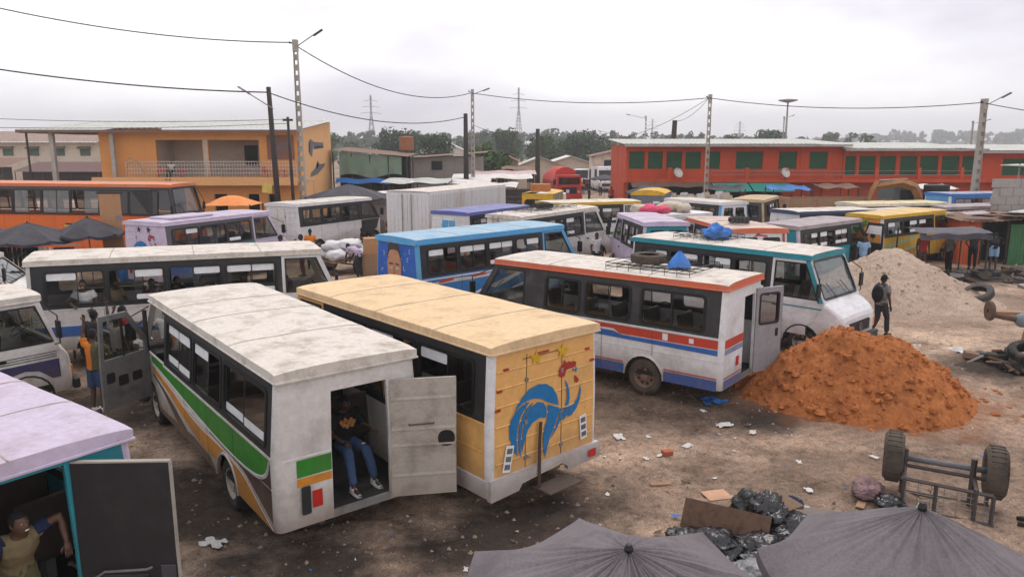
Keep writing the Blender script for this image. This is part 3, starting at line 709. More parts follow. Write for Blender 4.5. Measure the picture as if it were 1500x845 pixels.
        if skirt:
            pl = [q for q in low if q[1] < zb+.001]
            for (a, b) in ((yc, wyr-.48), (wyr+.48, min(wyf-.48, ye))):
                if b > a: MB().plate([[(a,zb-.02),(b,zb-.02),(b,zb+.2),(a,zb+.2)]], lambda u, v, d, s=s: side[s](u, v, d-.006), .006).build('skirt', skirt, root)
        # mouldings and panel joints
        for (za, zb2, pr) in ((belt-.035, belt-.005, .014), (1.0, 1.02, .007)):
            if belt > 1.9 and za < 1.5: continue
            MB().plate([[(yc,za),(cy0,za),(cy0,zb2),(yc,zb2)]], lambda u, v, d, s=s: side[s](u, v, d-pr), pr).build('side_moulding', body, root)
        for k_ in range(1, int((cy0-.3)/1.25)+1):
            yq = .3 + k_*1.25
            if abs(yq-wyr) < .5: zl = .9
            else: zl = zb+.01
            MB().plate([[(yq,zl),(yq+.007,zl),(yq+.007,belt-.04),(yq,belt-.04)]], lambda u, v, d, s=s: side[s](u, v, d-.0105), .002).build('panel_joint', DARK, root)
        # arch lips
        for wc in (wyr, wyf):
            MB().tube([(s*(W/2+.004), wc+.47*math.cos(math.pi*i/10), .40+.47*math.sin(math.pi*i/10)) for i in range(11)], .022, 5).build('arch_lip', BLACK if wc == wyf else body, root)
    # --- corner posts
    def post(s, y0, dirn, z_lo, z_hi, mat):
        m = MB(); lv = [z_lo] + ([belt] if z_lo < belt < z_hi else []) + [z_hi]
        def f(u, v):
            z = lv[round(v*(len(lv)-1))]; a = u*math.pi/2; r = .1
            return (s*(sx(z)-r+r*math.cos(a)), y0 + dirn*(-r*math.sin(a)), z)
        m.grid(f, 6, len(lv)-1); return m.build('corner_post', mat, root, smooth=True)
    for s in (-1, 1): post(s, yc, 1, zb, he, corner)
    # --- rear
    if opening is None:
        holes = []
        if rear == 'windows':
            holes = [rr(-.78,-.12,belt+.1,he-.2,.06)[::-1], rr(.12,.78,belt+.1,he-.2,.06)[::-1]]
        MB().plate([[(-1,zb),(1,zb),(1,belt),(-1,belt)]], rearm, .04).build('rear_panel', rear_mat, root)
        MB().plate([[(-1,belt),(1,belt),(1,he),(-1,he)]] + holes, rearm, .04).build('rear_panel', rear_mat, root)
        for hl in holes:
            f = MB(); c_ = [(sum(q[0] for q in hl)/len(hl)), (sum(q[1] for q in hl)/len(hl))]
            f.plate([[(lerp(c_[0],q[0],1.05), lerp(c_[1],q[1],1.06)) for q in hl], [(lerp(c_[0],q[0],.96), lerp(c_[1],q[1],.95)) for q in hl][::-1]], lambda u, v, d: rearm(u, v, d-.012), .03)
            fo = f.build('rear_window', BLACK, root); MB().plate([hl], lambda u, v, d: rearm(u, v, .02), 0).build('pane', G_DARK, fo)
        # door seams
        for u in (-.42, .30):
            MB().plate([[(u-.006,zb+.18),(u+.006,zb+.18),(u+.006,belt),(u-.006,belt)]], lambda a, b, d: rearm(a, b, d-.003), 0).build('door_seam', BLACK, root)
            MB().plate([[(u-.006,belt),(u+.006,belt),(u+.006,he-.12),(u-.006,he-.12)]], lambda a, b, d: rearm(a, b, d-.003), 0).build('door_seam', BLACK, root)
            for zq in (.75, 1.3, 1.95): MB().plate([rr(u-.03,u+.03,zq,zq+.07,.01,1)], lambda a, b, d: rearm(a, b, d-.018), .015).build('hinge', STEEL, root)
        if beads and rear != 'windows':
            for zq in (.8, 1.08, 1.36, 1.66, 1.93, 2.18):
                m = MB()
                for (ua, ub) in ((-.98,-.43),(-.41,.29),(.31,.98)):
                    m.grid(lambda u, v: rearm(lerp(ua,ub,u), zq+.03*v, -.012*math.sin(math.pi*v)-.002), 1, 4)
                m.build('pressed_bead', rear_mat, root, smooth=True)
    else:
        ua, ub, zt = opening
        MB().plate([[(-1,zb),(ua,zb),(ua,belt),(-1,belt)]], rearm, .05).build('rear_panel', rear_mat, root)
        MB().plate([[(-1,belt),(ua,belt),(ua,zt),(ub,zt),(ub,belt),(1,belt),(1,he),(-1,he)]], rearm, .05).build('rear_panel', rear_mat, root)
        MB().plate([[(ub,zb),(1,zb),(1,belt),(ub,belt)]], rearm, .05).build('rear_panel', rear_mat, root)
        MB().plate([[(ua,zb),(ub,zb),(ub,zb+.1),(ua,zb+.1)]], rearm, .05).build('door_sill', STEEL, root)
    # --- roof: crowned sheet with turned-down edges
    def rf(u, v):
        x = (u-.5)*2; y = v
        ex = abs(x)**5; yy = lerp(-.03, Lr+.03, v)
        ey = max(0, 1-abs(yy+.03)/.22)**2 + max(0, 1-abs(Lr+.03-yy)/.3)**2
        w = sx(he)+.025
        z = h - crown*x*x - .02*abs(x)**12 - .012*ey + .010*nz(x*1.5, yy, seed, 1.1) + .004*nz(x*4, yy*3, seed, 1.0)
        return (x*w, yy, z)
    m = MB(); m.grid(rf, 18, 30); ro = m.build('roof', roof, root, smooth=True)
    m = MB(); w = sx(he)+.025; e0 = h-.05-crown-.09
    ring = [(-w,-.03),(w,-.03),(w,Lr+.03),(-w,Lr+.03)]
    for i in range(4):
        p, q = ring[i], ring[(i+1) % 4]
        n_ = 30 if i % 2 else 18
        def e(u, v, p=p, q=q):
            x = lerp(p[0],q[0],u); y = lerp(p[1],q[1],u); top = rf((x/w+1)/2, (y+.03)/(Lr+.06))[2]
            return (x*(1-.0*v), y, lerp(top, e0, v))
        m.grid(e, n_, 1)
    m.build('roof_edge', trim, root)
    m = MB()                                     # rain gutter
    m.tube([(-w,-.04,e0),(w,-.04,e0),(w+.01,Lr,e0),(-w-.01,Lr,e0),(-w,-.04,e0)], .018, 5); m.build('gutter', trim, root)
    if seams:
        for y in [.05 + (k+rg.uniform(-.18,.18))*(Lr/4.0) for k in range(1, 4)]:
            m = MB(); m.grid(lambda u, v: (lambda q: (q[0], q[1], q[2] + .008*math.sin(v*math.pi) + .001))(rf(u, (y + (v-.5)*.022 + .012*nz(u*6, y, seed) + .03)/(Lr+.06))), 18, 4); m.build('roof_seam', SEAM, ro)
        if seed % 4 == 0: m = MB(); m.grid(lambda u, v: (lambda q: (q[0], q[1], q[2] + .007*math.sin(u*math.pi) + .001))(rf(.5+(u-.5)*.012 + .08*(seed % 3-1) + .006*nz(v*9, seed), v)), 3, 24); m.build('roof_seam', SEAM, ro)
    # --- floor, chassis, seats
    MB().bx(-W/2+.05, W/2-.05, .06, Lr+.4*nf, zb+.02, zb+.1).build('floor', INTER, root)
    ch = MB()
    for s in (-1, 1): ch.bx(s*.42-.05, s*.42+.05, .15, Lr+.9*nf, zb-.12, zb+.02)
    for wc in (wyr, wyf): ch.tube([(-W/2+.2, wc, .38), (W/2-.2, wc, .38)], .05, 8)
    ch.ball((0, wyr, .38), .16, 8, 6); ch.bx(-.75, -.5, wyr+.9, wyr+1.8, .22, zb+.02); ch.build('chassis', RUST, root)
    nrow = max(2, int((cy0-seat0+.2)/.85))
    for k in range(nrow):
        y = seat0 + k*.85
        for (a, b) in ((-W/2+.1, -.12), (.28, W/2-.1)):
            q = MB(); q.bx(a, b, y, y+.42, zb+.38, zb+.5); so = q.build('seat', seat, root, bevel=.03)
            MB().obox(((a+b)/2, y-.03, zb+.8), (b-a, .09, .68), (R(-8),0,0)).build('backrest', seat, so, bevel=.03)
            MB().bx((a+b)/2-.05, (a+b)/2+.05, y+.1, y+.3, zb+.1, zb+.39).build('seat_leg', STEEL, so)
    for s in (-1, 1):
        wheel(root, (s*(W/2-.13), wyr, .394), s, tyre, rim); wheel(root, (s*(W/2-.13), wyf, .394), s, tyre, rim)
        MB().obox((s*(W/2-.14), wyr-.52, .35), (.24,.02,.34)).build('mud_flap', BLACK, root)
    # --- rear lamps
    for s in (-1, 1):
        if not lamps: continue
        lo = MB().plate([rr(s*.85-.06, s*.85+.06, .66, .96, .015, 1)], lambda a, b, d: rearm(a, b, d-.03), .03).build('tail_lamp', BLACK, root)
        MB().plate([rr(s*.85-.045, s*.85+.045, .69, .8, .01, 1)], lambda a, b, d: rearm(a, b, d-.04), .012).build('lens', LAMPR, lo)
        MB().plate([rr(s*.85-.045, s*.85+.045, .82, .93, .01, 1)], lambda a, b, d: rearm(a, b, d-.04), .012).build('lens', LAMPO, lo)
    # --- nose
    if nose:
        def ws(u, v, d):
            z = lerp(belt, he, v); return (u*(sx(z)-.005), lerp(Lr+.6*nf, Lr-.02, v)-d, z)
        hol = rr(-.9, .9, .08, .93, .06)
        MB().plate([[(-1,0),(1,0),(1,1),(-1,1)], hol[::-1]], ws, .05).build('windscreen_frame', cab, root)
        m = MB(); m.plate([rr(-.93,.93,.05,.96,.09), rr(-.885,.885,.1,.91,.06)[::-1]], lambda u, v, d: ws(u, v, d-.014), .03); fo = m.build('windscreen', BLACK, root)
        MB().plate([hol], lambda u, v, d: ws(u, v, .02), 0).build('pane', G_CLEAR, fo)
        for a in (-.5, .3): MB().tube([ws(a, .06, -.03), ws(a+.32, .42, -.03)], .01, 4).build('wiper', BLACK, fo)
        sec = [(Lr+.58*nf, W/2-.002, belt), (Lr+.8*nf, W/2-.015, belt-.07), (Lr+1.05*nf, W/2-.05, belt-.2), (Lr+1.2*nf, W/2-.11, belt-.32), (Lr+1.25*nf, W/2-.16, belt-.42)]
        m = MB(); vs_ = []
        for (y, hw, zt) in sec: vs_ += [(-hw,y,zb),(-hw,y,zt-.09),(-hw+.03,y,zt-.025),(-hw+.1,y,zt),(0,y,zt+.03),(hw-.1,y,zt),(hw-.03,y,zt-.025),(hw,y,zt-.09),(hw,y,zb)]
        fs_ = [(i*9+j, i*9+j+1, (i+1)*9+j+1, (i+1)*9+j) for i in range(4) for j in range(8)] + [tuple(36+j for j in range(9))]
        m.add(vs_, fs_); m.build('bonnet', nose_mat, root, smooth=False, bevel=.015)
        yf = Lr+1.25*nf; zt = belt-.42; hw = W/2-.16
        gr = MB().bx(-hw+.3, hw-.3, yf-.01, yf+.025, zt-.36, zt-.08).build('grille', BLACK, root)
        for k in range(4): MB().bx(-hw+.32, hw-.32, yf+.026, yf+.04, zt-.335+k*.065, zt-.305+k*.065).build('slat', DARK, gr)
        em = MB(); em.lathe([(.085,.0),(.095,.012),(.085,.02),(.075,.012),(.085,.0)], 18, (0, yf+.042, zt-.22), 'Y')
        for a in (90, 210, 330): em.tube([(0, yf+.052, zt-.22), (.08*math.cos(R(a)), yf+.052, zt-.22+.08*math.sin(R(a)))], .008, 4)
        em.build('emblem', STEEL, gr)
        for s in (-1, 1):
            hl = MB().bx(min(s*(hw-.28), s*(hw-.08)), max(s*(hw-.28), s*(hw-.08)), yf-.01, yf+.03, zt-.34, zt-.1).build('headlight', LAMPW, root, bevel=.01)
            MB().bx(min(s*(hw-.07), s*(hw+.045)), max(s*(hw-.07), s*(hw+.045)), yf-.06, yf+.02, zt-.34, zt-.1).build('indicator', LAMPO, hl, bevel=.01)
        MB().bx(-W/2+.03, W/2-.03, yf-.02, yf+.11, zb-.03, zb+.19).build('bumper', DARK, root, bevel=.03)
        MB().bx(-W/2+.1, W/2-.1, Lr+.1, Lr+.5*nf, belt-.25, belt-.05).build('dashboard', BLACK, root, bevel=.04)
        sw = MB(); sw.lathe([(.2,.0),(.215,.012),(.2,.024),(.188,.012),(.2,.0)], 20); sw.tube([(-.19,0,.012),(.19,0,.012)], .012, 5); sw.tube([(0,0,.01),(0,.05,-.35)], .02, 5)
        sw.build('steering_wheel', BLACK, root, loc=(-.5, Lr-.02, belt+.1), rot=(R(35),0,0))
        for s in (-.5, .5):
            so = MB().bx(s-.26, s+.26, Lr-.75, Lr-.3, zb+.42, zb+.56).build('seat', seat, root, bevel=.04); MB().obox((s, Lr-.8, zb+.95), (.5,.12,.75), (R(-10),0,0)).build('backrest', seat, so, bevel=.04)
    B.root = root; B.side = side; B.rearm = rearm; B.sx = sx; B.Lr = Lr; B.W = W; B.h = h; B.he = he; B.belt = belt; B.zb = zb; B.rf = rf
    B.fw = fwv
    return B
def decal(B, where, loops, mat, name='painted_stripe', off=.006, label=None, parent=None):
    fm = B.rearm if where == 'rear' else B.side[where]
    m = MB()
    for l in loops: m.plate([l], lambda u, v, d: fm(u, v, d-off), .002)
    return m.build(name, mat, parent or B.root, label=label)
def open_leaf(B, u, ang, w, z0, z1, mat, win=None, planks=True, groove=None):
    """rear door leaf hinged at u on the rear wall, swung out by ang"""
    p = B.rearm(u, (z0+z1)/2, 0)
    m = MB(); fm = lambda a, b, d: (a, d, b)
    holes = []
    if win: holes = [rr(win[0],win[1],win[2],win[3],.05)[::-1]]
    m.plate([[(0,z0),(w,z0),(w,z1),(0,z1)]] + holes, fm, .05)
    o = m.build('rear_door', mat, B.root, loc=(p[0], p[1]-.02, 0), rot=(0,0,ang), bevel=.008)
    if win:
        f = MB(); f.plate([rr(win[0]-.03,win[1]+.03,win[2]-.03,win[3]+.03,.07), rr(win[0]+.01,win[1]-.01,win[2]+.01,win[3]-.01,.04)[::-1]], lambda a, b, d: (a, d-.012, b), .074); f.build('door_window_frame', BLACK, o)
        MB().plate([holes[0]], lambda a, b, d: (a, .025, b), 0).build('pane', G_DARK, o)
    if planks:
        n = 5
        for k in range(1, n):
            z = lerp(z0, z1, k/n + .03*(-1)**k)
            for yy in (-.012, .05): MB().grid(lambda a, b: (lerp(.01,w-.01,a), yy+.012*b if yy < 0 else yy+.012*(1-b), z+.04*b), 1, 3).build('pressed_bead', mat, o)
    return o
def star(cx, cy, r, asp=1.0, rot=90):
    return [(cx + (r if k % 2 == 0 else r*.42)*math.cos(R(rot+36*k))*asp, cy + (r if k % 2 == 0 else r*.42)*math.sin(R(rot+36*k))) for k in range(10)]

ROO_BLUE = paint('emblem_blue', (.005,.15,.38), .5, .3, (.04,.2,.38), 4, mud=.25)
ROO_RED = paint('emblem_red', (.33,.025,.02), .5, .15)
ROO_GOLD = paint('emblem_gold', (.58,.34,.01), .5, .15)
def roo_uv(X, Y):
    s, t = .5, .5
    for _ in range(8):
        t = (Y - (150-95*s)) / ((720-110*s) - (150-95*s)); s = (X - (5+20*t)) / ((495+25*t) - (5+20*t))
    return (-.98 + 1.96*s, 2.42 - 1.82*t)
ROO = {
 'blue': [
  [(100,410),(112,375),(130,345),(165,304),(208,283),(250,284),(285,305),(310,345),(321,392),(300,387),(260,372),(225,353),(190,349),(150,360),(120,382)],
  [(124,620),(98,582),(82,530),(79,475),(86,440),(102,412),(132,380),(172,362),(150,392),(130,430),(119,480),(115,540)],
  [(142,634),(128,590),(123,540),(126,480),(142,425),(165,388),(188,366),(178,392),(155,430),(141,480),(136,540),(138,590)],
  [(145,606),(141,560),(146,490),(162,428),(182,390),(210,368),(240,374),(257,398),(260,430),(256,448),(225,446),(190,466),(168,500),(156,545),(150,580)],
  [(263,385),(300,398),(326,406),(322,440),(302,500),(280,560),(263,648),(252,610),(247,550),(252,500),(262,465),(267,420)],
  [(331,409),(353,407),(346,442),(322,498),(285,562),(308,505),(324,455)],
  [(357,407),(379,404),(373,440),(350,472),(344,462),(352,432)],
  [(383,402),(406,391),(421,366),(430,332),(431,299),(439,330),(434,375),(416,420),(392,450),(371,457),(379,430)],
  [(346,270),(362,290),(373,320),(378,360),(373,397),(356,401),(363,360),(359,310)],
  [(154,595),(166,620),(192,636),(166,632)],
  [(385,221),(392,214),(398,223),(390,233)], [(403,208),(411,216),(408,236),(400,228)]],
 'red': [[(316,252),(312,228),(322,200),(331,206),(339,172),(352,188),(365,180),(378,186),(390,180),(406,186),(402,206),(385,213),(365,216),(352,224),(345,252),(331,258)],
         [(398,250),(411,258),(425,275),(415,289),(402,284)]],
 'gold': [star(192,158,40,.9,-90), star(328,130,40,.9,-90)]}
for k_ in ROO: ROO[k_] = [[roo_uv(*q) for q in l] for l in ROO[k_]]
def rooster(B, white=None):
    decal(B, 'rear', ROO['blue'], ROO_BLUE, 'rooster_body', .016)
    decal(B, 'rear', ROO['red'], ROO_RED, 'rooster_comb', .016)
    for l in ROO['gold']: decal(B, 'rear', [l], ROO_GOLD if not white else white, 'star_emblem', .016)
def roof_rack(B, y0, y1, x0, x1, name='roof_rack'):
    h = B.h
    m = MB(); z = h+.13
    for zz in (z, h+.05):
        m.tube([(x0,y0,zz),(x1,y0,zz),(x1,y1,zz),(x0,y1,zz),(x0,y0,zz)], .010, 5)
    n = 7
    for k in range(n+1):
        y = lerp(y0,y1,k/n); m.tube([(x0,y,h+.05),(x1,y,h+.05)], .008, 4)
        for x in (x0, x1): m.tube([(x,y,h-.03),(x,y,z)], .008, 4)
    for k in range(1, 4): m.tube([(lerp(x0,x1,k/4),y0,h+.05),(lerp(x0,x1,k/4),y1,h+.05)], .01, 4)
    return m.build(name, DARK, B.root)
def wpt(B, p):
    """local bus point -> world"""
    bpy.context.view_layer.update()
    return B.root.matrix_world @ Vector(p)
# ================================================================ the fleet, nearest first
# --- white bus with green, orange and brown sweep, rear door open
A = make_bus('white minibus with green, orange and brown stripes, rear and cab doors open', (-2.2, 9.72), R(38.5), Lr=6.25, W=2.2, h=2.63, belt=1.46,
             nwin=3, opening=(-.30, .58, 2.22), wins=[(.3,1.95),(2.1,3.45),(3.6,5.05)], cab_open=(-1,), skirt=None, wy=(1.95, 6.3), seed=2, strips=.75, z0=-.2, pitch=R(.6), lamps=False, seat0=1.5)
def curve(pts, n=4):
    out = []
    for i in range(len(pts)-1):
        p0 = pts[max(i-1,0)]; p1 = pts[i]; p2 = pts[i+1]; p3 = pts[min(i+2,len(pts)-1)]
        for k in range(n):
            t = k/n
            out.append(tuple(.5*((2*p1[j]) + (-p0[j]+p2[j])*t + (2*p0[j]-5*p1[j]+4*p2[j]-p3[j])*t*t + (-p0[j]+3*p1[j]-3*p2[j]+p3[j])*t**3) for j in (0,1)))
    return out + [pts[-1]]
gl = curve([(6.1,1.33),(5.0,1.24),(4.0,1.15),(3.0,1.07),(2.0,1.01),(1.2,1.0),(.6,1.06),(.28,1.2),(.14,1.44)])
decal(A, -1, [gl + [(.14,1.455),(6.1,1.455)]], GREEN, off=.008)
def arch_clip(l, c=1.95, r=.49):
    out = []
    for (u, v) in l:
        d = math.hypot(u-c, v-.4)
        if d < r: k = r/max(d, .01); u = c+(u-c)*k; v = .4+(v-.4)*k
        out.append((u, max(v, .425)))
    return out
ou = curve([(6.1,1.28),(5.0,1.15),(4.0,1.0),(3.2,.93),(2.55,.935),(1.95,.925),(1.2,.84),(.7,.66),(.12,.45)])
ol = curve([(6.1,1.16),(5.0,.98),(4.2,.8),(3.5,.66),(2.9,.6),(2.5,.62)])
decal(A, -1, [ou + [(.12,.43),(.5,.43),(1.35,.43)] + [(1.95+.5*math.cos(R(a)), .4+.5*math.sin(R(a))) for a in (175,150,125,100,75,50,28)] + ol[::-1]], ORANGE, off=.008)
decal(A, -1, [curve([(6.1,1.1),(5.2,.93),(4.4,.72),(3.7,.5),(3.5,.43)]) + [(4.1,.43)] + curve([(4.3,.46),(4.9,.7),(5.5,.93),(6.1,1.07)])], BROWN, off=.008)
decal(A, -1, [[(6.0,.425),(6.0,.5),(4.5,.56),(3.6,.62),(2.75,.56),(2.5,.425)]], BROWN, off=.006)
decal(A, -1, [curve([(2.7,1.0),(2.0,.965),(1.2,.95),(.6,1.0),(.25,1.15),(.13,1.38)]) + [(.13,.56)] + curve([(.13,.53),(.7,.74),(1.2,.9),(1.95,.95),(2.7,.98)])], BROWN, off=.007)
decal(A, -1, [gl + [(q[0], q[1]-.025) for q in gl[::-1]]], STICK, 'pin_stripe', .010)
decal(A, -1, [ou + [(q[0], q[1]-.02) for q in ou[::-1]]], STICK, 'pin_stripe', .011)
decal(A, 'rear', [[(-.8,1.13),(-.31,1.13),(-.31,1.37),(-.8,1.37)]], GREEN); decal(A, 'rear', [[(-.8,1.0),(-.31,1.0),(-.31,1.11),(-.8,1.11)]], ORANGE)
decal(A, 'rear', [[(-.99,1.395),(-.31,1.395),(-.31,1.42),(-.99,1.42)]], STICK, 'pin_stripe')
decal(A, 'rear', [[(-.6,.66),(-.46,.66),(-.46,.9),(-.6,.9)]], LAMPR, 'reflector', .012)
decal(A, 'rear', [rr(-.76,-.63,.6,1.0,.015,1)], DARK, 'lamp_housing', .03)
GREYD = paint('bare_grey_metal', (.40,.36,.31), .7, 1.0, (.14,.105,.08), 2.2, bump=.4, mud=.3)
leaf = open_leaf(A, .60, R(-28), .92, .46, 2.2, GREYD)
hd = MB(); hd.tube([(.25,-.04,1.55),(.25,-.07,1.55),(.6,-.07,1.56),(.6,-.04,1.56)], .012, 5); hd.build('handle', RUST, leaf)
MB().plate([rr(.66,.9,1.18,1.42,.1,4)], lambda a, b, d: (a, -.004+d, b), .003).build('lock_hole', BLACK, leaf)
# the rear wall continues behind the leaf; stripped cab door swung forward
m = MB(); fm = lambda a, b, d: (a, d, b)
m.plate([[(0,.62),(1.05,.62),(1.05,1.45),(1.0,2.36),(.42,2.36),(0,1.75)], [(.1,1.55),(.1,1.72),(.45,2.26),(.93,2.26),(.97,1.55)], rr(.2,.42,1.02,1.2,.04)[::-1], rr(.5,.72,1.0,1.2,.04)[::-1], rr(.78,.96,1.1,1.3,.04)[::-1]], fm, .045)
cd = m.build('cab_door', paint('stripped_door_grey', (.15,.145,.14), .6, .6, (.07,.06,.055), 3, bump=.3), A.root, loc=(-A.sx(1.45)-.02, 6.3, 0), rot=(0,0,R(180+28)), bevel=.012)
MB().bx(.0, .03, -.03, .055, 1.5, 2.3).build('door_edge', BLACK, cd)
MB().bx(.53, .56, .005, .04, 1.55, 2.26).build('quarter_bar', BLACK, cd)
MB().plate([[(.1,1.55),(.1,1.72),(.45,2.26),(.93,2.26),(.97,1.55)]], lambda a, b, d: (a, .022, b), 0).build('pane', G_CLEAR, cd)
for q in ((.2,.42,1.02,1.2), (.5,.72,1.0,1.2), (.78,.96,1.1,1.3)): MB().bx(q[0]-.02, q[1]+.02, .02, .04, q[2]-.02, q[3]+.02).build('inner_skin', BLACK, cd)

# --- cream bus with the blue rooster
Bb = make_bus('cream minibus with a blue rooster and two stars painted on its rear', (.52, 10.85), R(42), Lr=5.8, W=2.3, tum=.05, h=2.64, belt=1.46, body=CREAM, rear_mat=CREAM,
              corner=WHITE2, roof=ROOFC, trim=ROOFC, nwin=3, cab=CREAM, seed=3, strips=.8, glassm=glass('green_glass', (.36,.42,.40), .12), z0=-.13, pitch=R(.4), lamps=False)
rooster(Bb)
BUMP = WHITE2
m = MB()
m.plate([[(-1.16,.30),(-.62,.33),(-.55,.42),(.28,.5),(.42,.42),(.45,.34),(1.16,.36),(1.16,.62),(-1.16,.62)]], lambda u, v, d: (u*1.0, -.06+d, v), .08); m.build('rear_bumper', BUMP, Bb.root, bevel=.015)
for s in (-1, 1):
    MB().bx(min(s*1.08,s*1.17), max(s*1.08,s*1.17), .021, 1.3-.42, .32, .6).build('side_sill', BUMP, Bb.root, bevel=.015)
decal(Bb, 'rear', [rr(.84,1.0,.42,.55,.01,1)], LAMPR, 'reflector', .09)
for (cx_, cz, rot) in ((-.80, .86, .20), (.80, .95, -.10)):
    po = MB().obox((0,0,0), (.15,.012,.40)).build('number_plate', STICK, Bb.root, loc=(cx_*1.0, -.022, cz), rot=(0, rot, 0))
    k = MB()
    for r_ in range(3):
        for c_ in range(5): k.bx(-.05+.022*c_, -.05+.022*c_+.014, -.009, -.0065, -.16+.12*r_, -.16+.12*r_+.08)
    k.build('plate_marks', BLACK, po)
MB().tube([(-.17,-.05,1.28),(-.2,-.06,1.0),(-.21,-.07,.6),(-.22,-.09,.26)], [(.035,.02)]*4, 6).build('hanging_strap', paint('old_brown_strap', (.06,.035,.025), .9, .4), Bb.root)
MB().plate([rr(-.22,.02,2.335,2.36,.01,1)], lambda u, v, d: Bb.rearm(u, v, d-.02), .015).build('brake_lamp', ROO_RED, Bb.root)
for (u, z) in ((-.82,2.2),(.85,2.2),(-.93,1.9),(.96,2.0),(-.95,1.62)): MB().plate([rr(u-.05,u+.05,z,z+.035,.01,1)], lambda a, b, d: Bb.rearm(a, b, d-.02), .015).build('marker_lamp', ROO_RED, Bb.root)
MB().plate([[(-.5,2.31),(.35,2.31),(.35,2.318),(-.5,2.318)]], lambda u, v, d: Bb.rearm(u, v, d-.014), .004).build('door_seam', BLACK, Bb.root)
MB().bx(-.25, .45, -.35, .0, .23, .26).build('rear_step', paint('dusty_step', (.12,.09,.07), .9, .5), Bb.root, bevel=.008)

# --- white bus with orange-red and blue bands
RUBB = paint('rubbed_black', (.032,.031,.033), .55, .6, (.09,.085,.085), 2.2, bump=.3)
C = make_bus('white minibus with red and blue bands, roof rack and grey rear door open', (4.82, 15.22), R(51.6), Lr=5.9, W=2.05, h=2.62, belt=1.5, trim=ORED, roof=ROOFW, body=WHITE2,
             wins=[(.45,1.85),(2.15,3.25),(3.45,4.35)], opening=(.02, .66, 2.2), skirt=paint('faded_blue', (.05,.09,.26), .6, .5, (.15,.13,.16), 3), seed=5, strips=.25, glassm=G_CLEAR, band=paint('rubbed_black', (.032,.031,.033), .55, .6, (.09,.085,.085), 2.2, bump=.3), tyre=TYRED, rim=RIMD, wy=(1.75, 6.0), cab=MATS['rubbed_black'] if 'rubbed_black' in MATS else DARK, lamps=False)
for s in (-1, 1):
    decal(C, s, [[(.1,1.27),(2.35,1.27),(2.5,1.36),(6.4,1.36),(6.4,1.45),(.1,1.45)]], RED, off=.008)
    decal(C, s, [[(.1,1.14),(6.4,1.22),(6.4,1.31),(2.5,1.31),(2.3,1.25),(.1,1.25)]], BLUE, off=.007)
    decal(C, s, [[(.1,.64),(1.27,.64),(1.27,.67),(.1,.67)]], RED, off=.008); decal(C, s, [[(2.25,.64),(5.5,.64),(5.5,.67),(2.25,.67)]], RED, off=.008)
    decal(C, s, [[(1.2,1.29),(1.32,1.29),(1.32,1.43),(1.2,1.43)], [(.62,1.31),(.72,1.31),(.72,1.41),(.62,1.41)]], STICK, 'vent_mark', .011)
decal(C, 'rear', [[(-.99,1.27),(.01,1.27),(.01,1.45),(-.99,1.45)]], RED); decal(C, 'rear', [[(-.99,1.14),(.01,1.14),(.01,1.25),(-.99,1.25)]], paint('grey_blue_paint', (.22,.25,.36), .6, .4))
decal(C, 'rear', [[(-.99,.64),(.01,.64),(.01,.67),(-.99,.67)]], RED); decal(C, 'rear', [[(-.99,.43),(.01,.43),(.01,.61),(-.99,.61)]], BLUE)
decal(C, 'rear', [[(-.35,.8),(-.2,.8),(-.2,1.0),(-.35,1.0)]], LAMPR, 'reflector', .014)
GREYL2 = paint('pale_grey_door', (.27,.265,.28), .55, .35, (.16,.14,.12), 1.6)
lf = open_leaf(C, .68, R(-24), .78, .44, 2.28, GREYL2, win=(.12,.66,1.5,2.14), planks=False)
MB().plate([rr(.6,.68,1.18,1.36,.03)], lambda a, b, d: (a, -.01+d, b), .012).build('handle', BLACK, lf)
roof_rack(C, .9, 2.9, -.75, .75)

# --- blue bus with painted portrait
Dd = make_bus('sky-blue minibus with a painted man\'s face on its rear', (-3.3, 21.2), R(-46), z0=.1, pitch=0, Lr=6.0, W=2.1, h=2.62, belt=1.5, body=paint('splashed_blue', (.03,.16,.42), .45, .35, (.05,.30,.40), 1.0), rear_mat=paint('portrait_blue', (.02,.10,.42), .5, .35, (.06,.2,.5), 3), corner=SKYB, trim=SKYB,
             roof=paint('weathered_blue_roof', (.30,.42,.50), .7, .6, (.10,.32,.52), 1.2), cab=SKYB, seat=SEATO, seed=6, strips=.9, nwin=4, beads=False)
# broad blue edge of the roof
for s in (-1, 1):
    m = MB(); m.grid(lambda u, v: (s*(lerp(Dd.sx(Dd.he)+.035, Dd.sx(Dd.he)-.13, v)), lerp(-.02, 5.9, u), lerp(Dd.h-.2, Dd.h-.035, math.sin(v*1.57))), 20, 4); m.build('roof_edge', SKYB, Dd.root, smooth=True)
m = MB(); m.grid(lambda u, v: (lerp(-1, 1, u)*(Dd.sx(Dd.he)+.02-.1*v), lerp(-.05, .16, v), lerp(Dd.h-.2, Dd.h-.045, math.sin(v*1.57))), 12, 4); m.build('roof_edge', paint('pale_blue_paint', (.18,.42,.55), .5, .4), Dd.root, smooth=True)
SK1 = paint('portrait_skin', (.48,.24,.13), .6, .2); SK2 = paint('portrait_shade', (.13,.05,.028), .6, .2); SKH = paint('portrait_hair', (.05,.036,.03), .6, .2)
face = curve([(-.12,1.150),(-.38,1.350),(-.47,1.650),(-.47,1.950),(-.38,2.200),(-.2,2.300),(-.02,2.300),(.15,2.200),(.24,1.950),(.24,1.650),(.16,1.350),(-.05,1.150),(-.12,1.150)])
decal(Dd, 'rear', [face[:-1]], SK1, 'painted_face', .006)
decal(Dd, 'rear', [curve([(-.47,1.900),(-.46,2.150),(-.34,2.420),(-.12,2.520),(.1,2.420),(.22,2.150),(.24,1.900)]) + curve([(.2,2.050),(.1,2.180),(-.12,2.220),(-.33,2.180),(-.43,2.050)])], SKH, 'painted_hair', .009)
